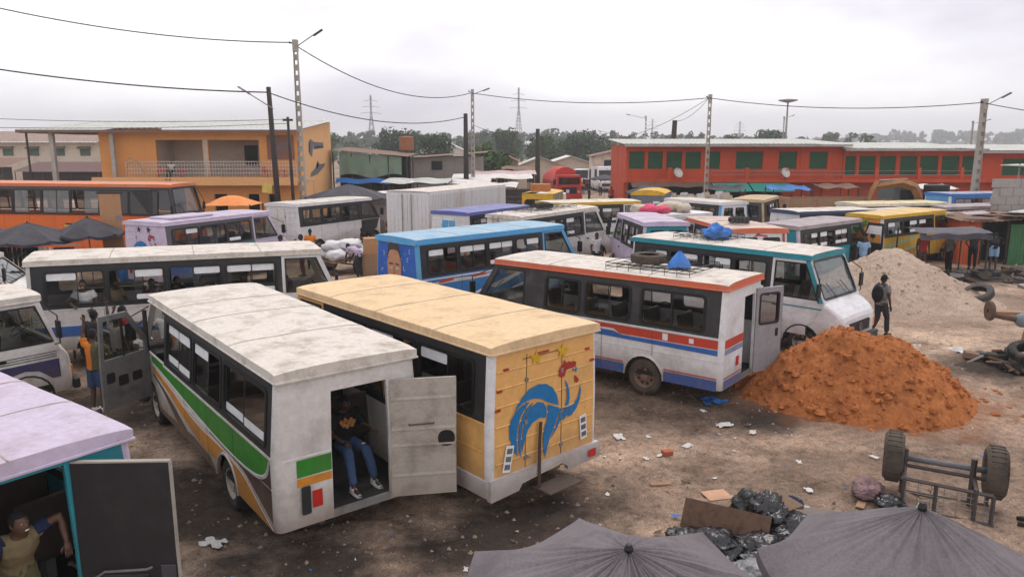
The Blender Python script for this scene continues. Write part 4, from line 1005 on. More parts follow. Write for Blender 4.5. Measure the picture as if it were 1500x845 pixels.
for l in [[(-.4,1.770),(-.17,1.790),(-.18,1.835),(-.36,1.830)], [(-.06,1.790),(.18,1.770),(.14,1.830),(-.05,1.835)], [(-.14,1.500),(-.1,1.500),(-.1,1.740),(-.13,1.740)], [(-.22,1.430),(-.02,1.430),(-.06,1.480),(-.18,1.480)], [(-.25,1.260),(.02,1.260),(-.02,1.320),(-.2,1.320)]]: decal(Dd, 'rear', [l], SK2, 'painted_feature', .010)
for l in [[(-.36,1.680),(-.28,1.650),(-.19,1.680),(-.27,1.730)], [(-.03,1.680),(.06,1.650),(.14,1.680),(.06,1.730)]]: decal(Dd, 'rear', [l], STICK, 'painted_eye', .011)
decal(Dd, 'rear', [star(-.27,1.69,.036), star(.06,1.69,.036)], SKH, 'painted_pupils', .016)
for k, (u, v) in enumerate(((.45,2.1),(.6,1.95),(.42,1.7),(.62,1.5),(.5,1.3),(-.7,2.1),(-.62,1.75),(-.75,1.55),(.75,2.2))):
    decal(Dd, 'rear', [[(u+(.09-.015*j)*math.cos(j*.6+k), v+(.10-.012*j)*math.sin(j*.6+k)) for j in range(7)] + [(u+(.075-.015*j)*math.cos(j*.6+k), v+(.085-.012*j)*math.sin(j*.6+k)) for j in range(6,-1,-1)]], STICK if k % 3 else SKYB, 'painted_swirl', .006)
decal(Dd, 1, [[(.1,1.42),(5.4,1.42),(5.4,1.49),(.1,1.49)]], STICK, off=.007)
decal(Dd, 1, [curve([(.3,1.32),(1.2,1.38),(2.2,1.36),(2.9,1.41)]) + curve([(2.9,1.30),(2.0,1.28),(1.0,1.28),(.3,1.24)])], paint('pale_splash', (.55,.5,.48), .5, .3), off=.009)
decal(Dd, 1, [[(.7,1.29),(1.25,1.34),(1.2,1.41),(.7,1.37)], [(1.9,1.34),(2.5,1.36),(2.5,1.42),(1.95,1.41)]], RED, off=.011)
decal(Dd, 1, [[(2.9,.9),(4.2,1.3),(4.2,1.38),(2.6,1.0)], [(1.6,.7),(3.4,1.15),(3.4,1.19),(1.6,.78)], [(2.8,.6),(4.6,1.0),(4.6,1.05),(2.8,.66)]], STICK, 'pin_stripe', .010)
decal(Dd, 1, [[(3.3,1.3),(4.4,1.2),(4.4,1.42),(3.5,1.42)]], YELLOW, off=.008)

# --- white bus with teal roof line, bonnet towards the heaps
Ee = make_bus('white long-bonnet minibus with teal roof edge facing the sand heap', (4.3, 23.0), R(-136.5), Lr=5.5, W=2.1, h=2.66, belt=1.47, body=WHITE2, trim=TEAL, roof=ROOFW, cab=WHITE2, seed=7, strips=.7, glassm=G_CLEAR, nwin=4, z0=-.05, pitch=0, nf=.72, wy=(1.35, 5.42))
for s in (-1, 1): decal(Ee, s, [[(.1,1.3),(5.9,1.3),(5.9,1.335),(.1,1.335)]], TEAL, off=.016)
for s in (-1, 1):
    m = MB(); m.grid(lambda u, v: (s*(Ee.sx(lerp(Ee.belt,Ee.he,v))+.004), lerp(lerp(5.93,5.48,v)-.13, lerp(5.93,5.48,v)-.012, u), lerp(Ee.belt,Ee.he,v)), 1, 1); m.build('pillar_stripe', TEAL, Ee.root)
roof_rack(Ee, 1.2, 2.8, -.6, .6)

# --- long white bus with black window band, men at its windows
Ff = make_bus('long white minibus with black window band, men leaning from its windows', (-11.65, 17.95), R(-66), Lr=6.7, W=2.1, h=2.62, belt=1.42, body=WHITE, band=paint('matt_black', (.022,.022,.024), .6, .4), roof=ROOFC if 0 else ROOFW, cab=WHITE2, corner=paint('grey_white', (.5,.48,.46), .5, .4), nwin=4, seed=11, strips=.95, nf=.7, glassm=G_CLEAR, wy=(1.35, 6.55))
decal(Ff, 1, [[(.1,.75),(5.9,.75),(5.9,1.0),(.1,1.0)]], BLUE, off=.007); decal(Ff, 'rear', [[(-.95,1.5),(.95,1.5),(.95,2.4),(-.95,2.4)]], BLUE, off=.006)

# --- old bonneted van by the left edge
Gg = make_bus('old white van with violet front wing next to the waving men', (-13.27, 11.56), R(-40), Lr=4.9, W=2.0, h=2.5, belt=1.42, body=WHITE, band=WHITE, roof=ROOFW, trim=ROOFW, nf=.35, seed=9, nwin=3, glassm=G_DARK, strips=.1, name='delivery_van', cat='van', wy=(1.35, 4.45))
VIO = paint('dark_violet_paint', (.045,.035,.11), .5, .4)
decal(Gg, 1, [[(3.86,.6),(4.0,.8),(4.2,.93),(4.45,.98),(4.7,.93),(4.92,.74),(5.08,.74),(5.08,1.12),(3.8,1.12),(3.8,.6)]], VIO, off=.018); decal(Gg, 1, [[(3.3,.85),(3.75,.85),(3.75,1.12),(3.45,1.12)]], ORANGE, off=.018)
for z in (1.17, 1.22, 1.27): decal(Gg, 1, [[(3.5,z),(5.05,z),(5.05,z+.015),(3.5,z+.015)]], DARK, 'trim_line', .018)
decal(Gg, 1, [[(.2,2.33),(4.85,2.33),(4.85,2.36),(.2,2.36)]], ORANGE, 'trim_line', .008)

# --- lilac roofed bus in the near corner, black door open
Hh = make_bus('lilac-roofed teal minibus with a black rear door open on a grinning man', (-4.52, 6.57), R(54), Lr=5.4, W=2.1, h=2.6, belt=1.45, body=TEAL, rear_mat=TEAL, corner=LILAC, roof=ROOFL, trim=LILAC, opening=(-.8, .36, 2.38), seed=12, z0=-.2, pitch=0, strips=.5, lamps=False, seat0=1.3)
BLKD = paint('satin_black_door', (.016,.016,.019), .38, .25, (.05,.045,.045), 3, bump=.05)
lf = open_leaf(Hh, .38, R(-52), .94, .5, 2.38, BLKD, planks=False)
hd = MB(); hd.tube([(.02,-.03,1.1),(.25,-.06,1.26),(.66,-.06,1.28),(.7,-.02,1.28)], .012, 5); hd.build('handle', STEEL, lf)
MB().bx(.78, .93, -.02, -.001, .7, 1.3).build('lock_plate', paint('slate_plate', (.05,.05,.06), .4, .3), lf, bevel=.01)
MB().bx(.1, .66, -.016, -.001, .62, 1.2).build('inner_panel', paint('slate_panel', (.025,.025,.03), .5, .3), lf, bevel=.01)
MB().bx(-.004, .944, -.004, .054, 2.38, 2.395).build('door_edge', paint('edge_grey', (.3,.28,.24), .6, .4), lf); MB().bx(.94, .952, -.004, .054, .5, 2.38).build('door_edge', MATS['edge_grey'], lf)

# --- lilac bus with rooster, white bus behind it
Ii = make_bus('lilac-white minibus with a blue rooster, parked by the dark parasols', (-13.25, 26.9), R(-24), Lr=5.4, W=2.1, h=2.6, belt=1.45, body=BLUE if 0 else TEAL, rear_mat=LILAC, corner=LILAC, trim=LILAC, roof=ROOFL, cab=LILAC, band=paint('grey_band', (.09,.085,.095), .5, .4), seed=13, strips=.2, nwin=3, glassm=G_CLEAR)
rooster(Ii, DARK); decal(Ii, 1, [[(.1,.45),(5,.45),(5,.9),(.1,.9)]], BLUE, off=.007)
MB().bx(-.35, .75, .6, 2.6, 2.6, 2.68).build('roof_hatch', ROOFL, Ii.root, bevel=.02)
Jj = make_bus('plain white minibus behind the sack cart with burnt-out looking cab', (-10.85, 35.3), R(-27), Lr=5.6, W=2.1, h=2.62, belt=1.5, body=WHITE2, trim=WHITE2, roof=ROOFW, cab=DARK, nose_mat=paint('scorched', (.12,.095,.08), .8, .6), seed=14, strips=.1, nwin=3, glassm=G_CLEAR)
for s in (.0, .5): decal(Jj, 'rear', [rr(-.7+s,-.25+s,1.5,2.35,.02)], WHITE, 'rear_door_panel', .02)

# --- middle rows
def bus2(label, pos, yaw, **k):
    d = dict(nwin=3, strips=.5, seams=True); d.update(k); return make_bus(label, pos, R(yaw), **d)
Mm = bus2('white van with violet-blue roof rim and blue rear windows', (-2.6, 31.2), -34, Lr=4.6, trim=paint('violet_blue', (.10,.12,.36), .5, .4), roof=paint('violet_roof', (.16,.17,.38), .6, .4), body=WHITE2, rear='plain', seed=15, name='delivery_van', cat='van', group='vans in the middle row')
decal(Mm, 'rear', [rr(-.42,-.07,1.5,2.2,.03), rr(-.02,.33,1.5,2.2,.03)], SKYB, 'rear_window_board', .02)
decal(Mm, 'rear', [[(-.40,1.45),(.31,1.45),(.31,1.72),(-.40,1.72)]], STICK, 'paper_notice', .024)
Nn = bus2('cream-white minibus with ladder and spare tyre on its roof rack', (-.3, 29.9), -42, Lr=5.0, body=WHITE, rear='plain', roof=ROOFW, seed=16, strips=.4)
roof_rack(Nn, 1.0, 4.0, -.6, .6)
lad = MB()
for x in (-.62, -.3): lad.tube([Nn.rearm(x, .6, -.05), Nn.rearm(x, 2.5, -.05), (x*.95, .3, 2.68)], .015, 5)
for k in range(7): lad.tube([Nn.rearm(-.62, .75+k*.27, -.05), Nn.rearm(-.3, .75+k*.27, -.05)], .012, 4)
lad.build('ladder', STEEL, Nn.root)
Oo = bus2('white minibus with a yellow visor and blue door pillar', (1.6, 37.2), -68, Lr=4.9, body=WHITE2, trim=YELLOW, roof=paint('cream_yellow_roof', (.6,.55,.42), .7, .5), h=2.55, seed=17, cab=WHITE2)
decal(Oo, 1, [[(4.2,.5),(4.5,.5),(4.5,1.4),(4.2,1.4)]], BLUE, off=.02); decal(Oo, 1, [[(.2,.9),(4.1,.9),(4.1,1.02),(.2,1.02)]], GREEN, off=.008)
Uu = bus2('lilac minibus with teal rear corner behind the white long-bonnet bus', (5.5, 26.6), 4, Lr=4.5, W=1.8, body=LILAC, corner=LILAC, rear_mat=TEAL, roof=ROOFL, trim=LILAC, seed=18, rear='windows')
Vv = bus2('white minibus with orange-red roof edge and spare tyre on top', (8.05, 24.2), 5, Lr=4.8, W=2.0, body=WHITE2, trim=ORED, roof=paint('peach_roof', (.55,.42,.35), .7, .5), seed=19, rear='windows')
decal(Vv, 'rear', [[(-.3,2.28),(-.05,2.33),(.25,2.30),(.3,2.34),(0,2.38),(-.1,2.46),(-.16,2.37)]], RED, 'red_bird_emblem', .016); decal(Vv, 'rear', [[(.9,1.5),(.99,1.5),(.99,2.4),(.9,2.4)]], RED, off=.016)
Ww = bus2('grey-lilac minibus with teal rear and opened cab door', (10.05, 28.3), -50, Lr=4.9, W=1.85, h=2.36, belt=1.35, body=TEAL, rear_mat=TEAL, corner=LILAC, trim=ROOFG, roof=ROOFG, cab=DARK, seed=20, strips=.8, rim=RIMD)
decal(Ww, 'rear', [star(-.25,1.9,.16)], YELLOW, 'star_emblem', .016); decal(Ww, 'rear', [star(.3,1.7,.12)], YELLOW, 'star_emblem', .016)
for (yy, ang) in ((4.95, -60),):
    m = MB(); m.plate([[(0,.5),(1.0,.5),(1.0,2.2),(.2,2.2),(0,1.5)], [(.12,1.4),(.12,1.5),(.28,2.1),(.92,2.1),(.92,1.4)]], lambda a, b, d: (a, d, b), .04)
    o = m.build('cab_door', DARK, Ww.root, loc=(.95, yy, 0), rot=(0,0,R(ang+40)), bevel=.01)
    MB().plate([[(.14,1.75),(.28,2.08),(.9,2.08),(.9,1.75)]], lambda a, b, d: (a, -.01, b), 0).build('film_strip', STICK, o)
Xx = bus2('yellow and orange painted minibus behind the sand heap', (15.1, 32.2), -57, Lr=5.0, W=1.85, h=2.38, belt=1.4, body=YELLOW, rear_mat=paint('orange_yellow', (.62,.22,.03), .5, .4, (.55,.45,.1), 2), corner=WHITE2, trim=YELLOW, roof=paint('yellow_roof', (.6,.42,.15), .6, .5, (.5,.3,.2), 1), cab=YELLOW, seed=21, strips=.8)
decal(Xx, 1, [[(.2,.9),(2.6,1.25),(2.6,1.35),(.2,1.1)], [(1.0,.6),(4,1.1),(4,1.2),(1,.75)]], paint('pale_green', (.35,.45,.25), .5, .3), off=.008); decal(Xx, 1, [[(.2,.5),(2.0,.6),(3.6,.95),(.2,.8)]], ORANGE, off=.007)
decal(Xx, 'rear', [[(-.9,1.5),(-.3,1.6),(-.3,2.2),(-.9,2.1)]], WHITE2, 'pale_patch', .016); decal(Xx, 'rear', [[(-.6,1.4),(.2,1.9),(.2,2.15),(-.7,1.7)]], GREEN, 'green_slash', .019)
Yy = bus2('bright blue minibus in front of the red building', (24.2, 43.0), -72, Lr=5.6, W=1.9, h=2.6, belt=1.45, body=BLUE, band=paint('mid_blue', (.03,.16,.5), .5, .3), corner=STICK, rear_mat=SKYB, trim=paint('mid_blue2', (.035,.17,.5), .5, .3), roof=paint('blue_grey_roof', (.3,.33,.42), .7, .5), seed=22, strips=.1)
Tt = bus2('white minibus with light-blue corner by the standing sacks', (11.3, 38.2), 24, Lr=4.8, W=1.9, h=2.4, belt=1.38, body=WHITE2, corner=SKYB, trim=WHITE2, roof=ROOFW, seed=23, strips=.3, rear='windows')
Ss = bus2('rounded white passenger van loaded with pink bundles', (5.4, 33.6), -62, Lr=3.9, W=1.8, h=2.25, belt=1.35, body=WHITE2, band=WHITE2, trim=WHITE2, roof=WHITE2, cab=WHITE2, seed=24, strips=.0, seams=False, glassm=G_CLEAR, name='passenger_van', cat='van', group='vans in the middle row')
Z1 = bus2('white minibus with yellow roof side, second behind the sand heap', (16.6, 37.4), -76, Lr=5.2, W=1.85, h=2.5, body=WHITE2, trim=paint('cream_trim', (.62,.56,.42), .5, .4), roof=paint('cream_yellow2', (.6,.5,.28), .6, .4), seed=25, strips=.6, cab=YELLOW)
Z2 = bus2('low white minibus with crimson line between the yellow bus and the lorry', (15.4, 34.9), -70, Lr=4.4, W=1.8, h=2.3, belt=1.3, body=WHITE2, trim=paint('crimson', (.35,.05,.08), .5, .3), roof=paint('pink_white_roof', (.62,.52,.52), .6, .4), seed=26)
Z3 = bus2('white minibus with navy roof edge beside the wooden lorry', (11.9, 33.0), -66, Lr=4.7, W=1.85, h=2.45, body=WHITE2, trim=paint('navy_trim', (.04,.06,.14), .5, .3), roof=ROOFW, seed=27, strips=.9)
Z4 = bus2('tan-roofed minibus seen from its dark rear near the green awning', (12.2, 39.2), -28, Lr=4.8, W=1.85, h=2.5, body=DARK, rear_mat=paint('dark_slate', (.06,.06,.07), .5, .4), corner=paint('tan_post', (.5,.38,.22), .6, .4), trim=paint('tan_roof', (.5,.36,.2), .7, .4), roof=MATS['tan_roof'] if 'tan_roof' in MATS else ROOFC, seed=28, rear='windows')
Z5 = bus2('blue minibus with red and orange flame paint behind the green shack', (21.0, 37.6), -76, Lr=4.6, W=1.8, h=2.35, body=paint('grey_roof_body', (.4,.36,.36), .6, .4), rear_mat=SKYB, corner=SKYB, roof=ROOFG, trim=ROOFG, seed=29)
decal(Z5, 'rear', [[(-.5,1.5),(.9,1.5),(.9,2.2),(.1,2.25),(-.4,1.95)]], RED, 'flame', .016); decal(Z5, 'rear', [[(-.3,.9),(.9,.9),(.9,1.4),(.2,1.44)]], ORANGE, 'flame', .016)
Z6 = bus2('white ambulance-like van with orange roof line beside the box trailer', (-7.9, 43.5), -20, Lr=4.2, W=1.9, h=2.6, body=WHITE2, trim=ORED, roof=WHITE2, seed=30, name='passenger_van', cat='van', group='vans in the middle row')
Z7 = bus2('white minibus with its roof just showing by the black parasol stall', (-19.3, 19.2), -70, Lr=5, W=2.0, h=2.2, body=WHITE, roof=ROOFW, seed=31)

# --- orange coach
K = make_bus('long orange coach with yellow lettering along the orange house', (-27.4, 36.4), R(-96), Lr=12.2, W=2.45, h=3.62, belt=2.15, zb=.5, body=paint('coach_orange', (.64,.13,.015), .35, .3, (.5,.09,.02), .7), band=paint('coach_grey', (.05,.045,.045), .4, .3), roof=paint('coach_roof', (.60,.17,.06), .45, .4, (.5,.3,.2), .8), cab=paint('coach_cab', (.05,.045,.045), .4, .3), wins=[(.3+1.42*i, 1.62+1.42*i) for i in range(8)], nf=.35, seed=40, strips=.0, name='coach', cat='coach', group=None, wy=(2.6, 9.6), tum=.16, nose_mat=MATS['coach_orange'] if 'coach_orange' in MATS else None)

KRED = paint('coach_red', (.30,.03,.015), .4, .3); 
decal(K, 1, [[(.2,.5),(5.0,.5),(4.4,.9),(2.8,1.35),(.2,1.3)]], KRED, off=.01)
yel = [[(7.0,1.72),(8.3,1.72),(8.3,1.5),(7.45,1.5),(7.85,1.0),(7.5,1.0),(7.0,1.55)], [(8.5,1.7),(8.85,1.7),(8.8,1.45),(8.45,1.45)], [(8.4,1.32),(8.8,1.32),(8.7,1.05),(8.35,1.05)],
       [(10.0,1.7),(11.0,1.7),(10.95,1.5),(10.0,1.5)], [(9.95,1.35),(10.7,1.35),(10.9,1.2),(10.85,1.05),(9.95,1.1)]]
for l in yel: decal(K, 1, [[(u+.05, v+.07) for u, v in l]], BLACK, 'lettering_shadow', .010); decal(K, 1, [l], YELLOW, 'lettering', .014)

# --- box trailer
bt = thing('box_trailer', 'tall white ribbed box trailer with closed twin rear doors', 'trailer', (-4.95, 35.6, 0), R(-26))
W2, Lb, zt = 1.2, 8.0, 3.12
TRW = paint('trailer_white', (.62,.61,.61), .5, .4, (.35,.27,.22), 1.0, streak=1)
MB().bx(-W2, W2, .08, Lb, .95, zt).build('box', TRW, bt)
m = MB(); m.grid(lambda u, v: ((u-.5)*2*W2*1.01, Lb*v, zt+.004+.03*math.cos((u-.5)*3)), 6, 8); m.build('roof', ROOFW, bt)
for s in (-1, 1):
    m = MB(); n = 56
    for k in range(n): m.bx(min(s*(W2+.001),s*(W2+.035)), max(s*(W2+.001),s*(W2+.035)), .15+k*.139, .15+k*.139+.07, 1.05, zt-.12)
    m.build('side_rib', TRW, bt, kind='stuff')
    d = MB().bx(min(s*.01,s*(W2-.02)), max(s*.01,s*(W2-.02)), .0, .078, .98, zt-.06).build('rear_door', TRW, bt, bevel=.01)
    for k in range(5): MB().bx(s*(.12+k*.22)-.03, s*(.12+k*.22)+.03, -.02, -.001, 1.05, zt-.14).build('door_rib', TRW, d, bevel=.008)
    MB().tube([(s*.25,-.05,1.0),(s*.25,-.05,zt-.1)], .02, 6).build('lock_rod', STEEL, d)
    wheel(bt, (s*1.0, 1.6, .45), s, sc=1.14); wheel(bt, (s*1.0, 6.3, .45), s, sc=1.14)
MB().bx(-.5, .5, .1, Lb-.2, .7, .949).build('chassis', RUST, bt); MB().tube([(-1.0,1.6,.45),(1.0,1.6,.45)], .06, 8).build('axle', RUST, bt); MB().tube([(-1.0,6.3,.45),(1.0,6.3,.45)], .06, 8).build('axle', RUST, bt)

# --- red lorry coming down the street, its load under a red sheet
tr = thing('red_lorry', 'red lorry with tarpaulined load coming down the market street', 'lorry', (5.3, 70, 0), R(8))
TRR = paint('lorry_red', (.5,.03,.025), .45, .3)
m = MB(); m.plate([[(-1.15,.55),(1.15,.55),(1.15,2.05),(1.08,2.6),(-1.08,2.6),(-1.15,2.05)], rr(-1.0,1.0,1.75,2.4,.08)[::-1]], lambda u, v, d: (u, d, v), 1.6); m.build('cab', TRR, tr, bevel=.03)
MB().bx(-1.0, 1.0, .1, .12, 1.75, 2.4).build('windscreen', G_DARK, tr); MB().bx(-.98, .98, 1.3, 1.4, 1.7, 2.5).build('cab_back', HOLE, tr)
MB().bx(-.7, .7, -.04, -.003, .95, 1.5).build('grille', BLACK, tr); MB().bx(-1.2, 1.2, -.2, -.003, .45, .8).build('bumper', TRR, tr, bevel=.03)
for s in (-1, 1):
    MB().lathe([(.0,-.03),(.11,-.03),(.12,0)], 12, (s*.9,-.005,1.1), 'Y').build('headlight', LAMPW, tr); MB().obox((s*1.38,-.05,2.0), (.2,.08,.5)).build('mirror', BLACK, tr)
    for yy in (1.0, 4.6, 5.8): wheel(tr, (s*1.0, yy, .5), s, sc=1.28)
MB().bx(-1.2, 1.2, 1.75, 7.2, 1.0, 2.0).build('load_bed', TRR, tr); MB().bx(-.4, .4, .3, 7.0, .6, .95).build('chassis', RUST, tr)
m = MB(); m.grid(lambda u, v: ((u-.5)*2.5, 1.7+5.5*v, 2.0+1.35*math.sin(math.pi*min(1,max(0,u)))**.6*(.75+.25*math.sin(v*3.1))+.08*nz(u*5,v*6,3)), 14, 18); m.build('tarpaulin', paint('red_sheet', (.5,.05,.03), .7, .3), tr, smooth=True)
MB().plate([[(-1.2,2.0),(1.2,2.0),(.9,3.0),(.3,3.3),(-.3,3.3),(-.9,3.0)]], lambda u, v, d: (u, 1.72+d, v), .03).build('sheet_front', MATS['red_sheet'], tr)
MB().bx(-.3, .0, -.06, -.041, 1.0, 1.3).build('number_plate', STICK, tr)

# --- small yellow lorry, open tail
yt = thing('yellow_lorry', 'small yellow and white lorry with open wooden tail', 'lorry', (1.6, 47.5, 0), R(-14))
m = MB(); m.plate([[(-1,.6),(1,.6),(1,2.3),(-1,2.3)], rr(-.85,.85,1.0,1.95,.2)[::-1]], lambda u, v, d: (u, d, v), .06); m.build('tail_frame', YELLOW, yt, bevel=.02)
for s in (-1, 1): MB().bx(min(s*.94,s*1.0), max(s*.94,s*1.0), .065, 3.6, .6, 2.28).build('side_wall', paint('lorry_grey', (.2,.21,.2), .6, .5), yt)
for s in (-1, 1):
    for k in range(4): MB().bx(min(s*1.0,s*1.03), max(s*1.0,s*1.03), .4+k*.9, .5+k*.9, .6, 2.27).build('stake', YELLOW, yt)
m = MB(); m.grid(lambda u, v: ((u-.5)*2.1, -.05+3.7*v, 2.3+.12*math.sin(u*math.pi)), 8, 4); m.build('roof', YELLOW, yt)
MB().bx(-.6, .5, .6, 1.8, 2.4, 2.85).build('roof_crate', paint('orange_box', (.42,.16,.05), .8, .4), yt, bevel=.01)
MB().bx(-.95, .95, 3.66, 5.1, .5, 2.1).build('cab', WHITE2, yt, bevel=.08); MB().bx(-.95, .95, .06, 3.6, .5, .6).build('floor', RUST, yt)
for s in (-1, 1):
    for yy in (.9, 4.4): wheel(yt, (s*.82, yy, .394), s)
MB().tube([(-.8,.9,.39),(.8,.9,.39)], .05, 6).build('axle', RUST, yt); MB().tube([(-.8,4.4,.39),(.8,4.4,.39)], .05, 6).build('axle', RUST, yt)
# --- grey van with yellow roof
gv = thing('grey_box_van', 'grey box van with yellow top at the market corner', 'van', (8.35, 46.5, 0), R(-18))
m = MB(); m.plate([[(-1.05,.5),(1.05,.5),(1.0,2.35),(-1.0,2.35)]], lambda u, v, d: (u, d, v), 3.2); m.build('box', paint('slate_grey_paint', (.13,.15,.19), .5, .4), gv, bevel=.04)
m = MB(); m.grid(lambda u, v: ((u-.5)*2.15, -.06+3.3*v, 2.36+.22*math.sin(u*math.pi)**.6), 10, 3); m.build('roof', YELLOW, gv, smooth=True); m = MB(); m.plate([[(-1.06,2.25),(1.06,2.25),(1.0,2.42),(.6,2.55),(-.6,2.55),(-1.0,2.42)]], lambda u, v, d: (u, -.05+d, v), .04); m.build('roof_front', YELLOW, gv)
MB().bx(.35, .75, -.02, -.001, 1.75, 1.9).build('number_plate', STICK, gv); MB().bx(-.8, -.4, -.02, -.001, 1.2, 1.8).build('sticker', STICK, gv); MB().bx(-.95, .95, 3.2, 4.5, .5, 1.9).build('cab', MATS['slate_grey_paint'], gv, bevel=.1)
for s in (-1, 1):
    for yy in (.8, 3.7): wheel(gv, (s*.88, yy, .394), s)
# --- flat lorry with wooden sides
fl = thing('wooden_lorry', 'lorry with long raw-wood side boards below the red building', 'lorry', (24.0, 49.0, 0), R(92))
for k in range(4):
    for s in (-1, 1): MB().bx(min(s*1.1,s*1.14), max(s*1.1,s*1.14), -.1, 6.4, 1.05+k*.23, 1.26+k*.23).build('side_board', WOOD, fl, bevel=.006)
for s in (-1, 1):
    for k in range(5): MB().bx(min(s*1.145,s*1.2), max(s*1.145,s*1.2), .1+k*1.5, .22+k*1.5, .95, 2.0).build('stake', WOOD, fl)
    for yy in (1.0, 5.6): wheel(fl, (s*.95, yy, .5), s, sc=1.25)
MB().bx(-1.1, 1.1, -.1, 6.4, .9, 1.04).build('bed', DWOOD, fl); MB().bx(-1.1, 1.1, 6.42, 6.5, 1.0, 2.0).build('tail_board', WOOD, fl)
MB().bx(-1.05, 1.05, -1.9, -.2, .6, 2.75).build('cab', paint('lorry_green_grey', (.10,.13,.12), .6, .4), fl, bevel=.1)
for s in (-1, 1): MB().bx(min(s*1.03,s*1.06), max(s*1.03,s*1.06), -1.5, -.6, 1.9, 2.5).build('cab_window', BLACK, fl)
MB().bx(-.4, .4, -1.5, 6.3, .5, .89).build('chassis', RUST, fl)
# --- excavator arm behind
ex = thing('excavator', 'ochre excavator with bent boom resting behind the buses', 'excavator', (27.0, 47.5, 0), R(95))
OCH = paint('ochre_paint', (.33,.15,.045), .6, .5, (.18,.09,.04), 2)
for s in (-1, 1):
    m = MB(); m.plate([[(-1.6,.2),(-1.2,0),(1.2,0),(1.6,.2),(1.6,.6),(1.2,.8),(-1.2,.8),(-1.6,.6)]], lambda u, v, d: (s*.9+d-.2, u, v), .42); m.build('track', BLACK, ex, bevel=.02)
MB().bx(-1.1, 1.1, -1.6, 1.1, .85, 1.9).build('house', OCH, ex, bevel=.06); MB().bx(-1.1, -.2, .2, 1.4, 1.9, 2.9).build('cab', BLACK, ex, bevel=.08)
m = MB(); bm_ = [(1.0,1.5),(1.7,2.7),(2.6,3.0),(4.3,2.75)]; m.tube([(.2,a,b) for a, b in bm_], [(.2,.22),(.24,.3),(.24,.3),(.16,.2)], 4); m.build('boom', OCH, ex)
m = MB(); m.tube([(.2,4.1,3.05),(.2,4.4,2.6),(.2,4.7,1.5)], [(.16,.2),(.16,.22),(.12,.12)], 4); st_ = m.build('dipper', OCH, ex)
MB().tube([(.2,2.2,3.2),(.2,4.05,3.12)], .06, 8).build('ram', STEEL, ex)
m = MB(); m.plate([[(4.5,1.7),(5.1,1.75),(5.2,1.2),(4.9,.9),(4.4,1.0),(4.3,1.3)]], lambda u, v, d: (-.2+d, u, v), .8); m.build('bucket', RUST, st_)
# ================================================================ people
SKINS = [paint('skin_dark', (.055,.028,.017), .5, .1, (.04,.02,.012), bump=.05), paint('skin_brown', (.09,.045,.027), .5, .1, (.06,.03,.02), bump=.05)]
HAIR = paint('black_hair', (.008,.007,.006), .9, .1, bump=.6, fine=60)
EYEW = paint('eye_white', (.42,.38,.34), .3, 0, bump=0, var=.02); LIP = paint('lip_brown', (.07,.025,.02), .5, 0, bump=0); TEETH = paint('teeth', (.7,.68,.62), .3, 0, bump=0, var=.02)
CLOTH = {}
def cloth(n, c): 
    if n not in CLOTH: CLOTH[n] = paint('cloth_'+n, c, .9, .3, tuple(q*.5 for q in c), 5, bump=.35, fine=22, spec=.1)
    return CLOTH[n]
for n_, c_ in dict(black=(.015,.015,.018), charcoal=(.035,.035,.04), white=(.58,.57,.56), orange=(.65,.20,.03), red=(.40,.03,.03), denim=(.045,.075,.15), navy=(.02,.03,.07), grey=(.20,.19,.18), khaki=(.20,.16,.09), lilac=(.45,.36,.48), blue=(.04,.12,.38), maroon=(.14,.03,.05), olive=(.10,.09,.05), skyblue=(.25,.38,.55), brown=(.10,.06,.04)).items(): cloth(n_, c_)
SHOEW = cloth('shoe_white', (.6,.58,.56)); SHOEB = cloth('shoe_dark', (.03,.027,.025))

SHOP = bpy.data.scenes.new('workshop')          # small side scene, so that each remesh stays cheap; removed again below
def remesh(mb, voxel, folds=0.0, seed=0):
    me = mb.mesh('tmp'); o = bpy.data.objects.new('tmp', me); SHOP.collection.objects.link(o)
    r = o.modifiers.new('r', 'REMESH'); r.mode = 'VOXEL'; r.voxel_size = voxel
    s = o.modifiers.new('s', 'SMOOTH'); s.iterations = 3; s.factor = .5
    vl = SHOP.view_layers[0]; vl.update(); dg = vl.depsgraph
    out = bpy.data.meshes.new_from_object(o.evaluated_get(dg))
    bpy.data.objects.remove(o); bpy.data.meshes.remove(me)
    vs = [v.co.copy() for v in out.vertices]
    if folds:
        ns = [v.normal.copy() for v in out.vertices]
        vs = [v + n * (folds * (noise.noise(Vector((v.x*9+seed, v.y*9, v.z*5))) + .6*noise.noise(Vector((v.x*20, v.y*20+seed, v.z*14))))) for v, n in zip(vs, ns)]
    fs = [tuple(p.vertices) for p in out.polygons]; bpy.data.meshes.remove(out)
    return vs, fs
def stand(**k):
    J = dict(pel=(0,0,.95), waist=(0,0,1.08), chest=(0,.01,1.28), neck=(0,0,1.47), head=(0,.025,1.615),
             shL=(-.185,0,1.41), elL=(-.235,-.02,1.13), haL=(-.235,.07,.88), shR=(.185,0,1.41), elR=(.235,-.02,1.13), haR=(.235,.07,.88),
             hipL=(-.09,0,.92), knL=(-.10,.02,.50), anL=(-.10,-.03,.09), hipR=(.09,0,.92), knR=(.10,.02,.50), anR=(.10,-.03,.09))
    J.update(k); return J
def sit(sh=.45, **k):
    d = sh-.45
    J = dict(pel=(0,0,.56+d), waist=(0,.0,.68+d), chest=(0,.03,.88+d), neck=(0,.04,1.07+d), head=(0,.08,1.21+d),
             shL=(-.185,.03,1.01+d), elL=(-.25,.10,.76+d), haL=(-.15,.33,.66+d), shR=(.185,.03,1.01+d), elR=(.25,.10,.76+d), haR=(.15,.33,.66+d),
             hipL=(-.09,.03,.54+d), knL=(-.14,.42,.53+d), anL=(-.13,.44,.09), hipR=(.09,.03,.54+d), knR=(.14,.42,.53+d), anR=(.13,.44,.09))
    J.update(k); return J
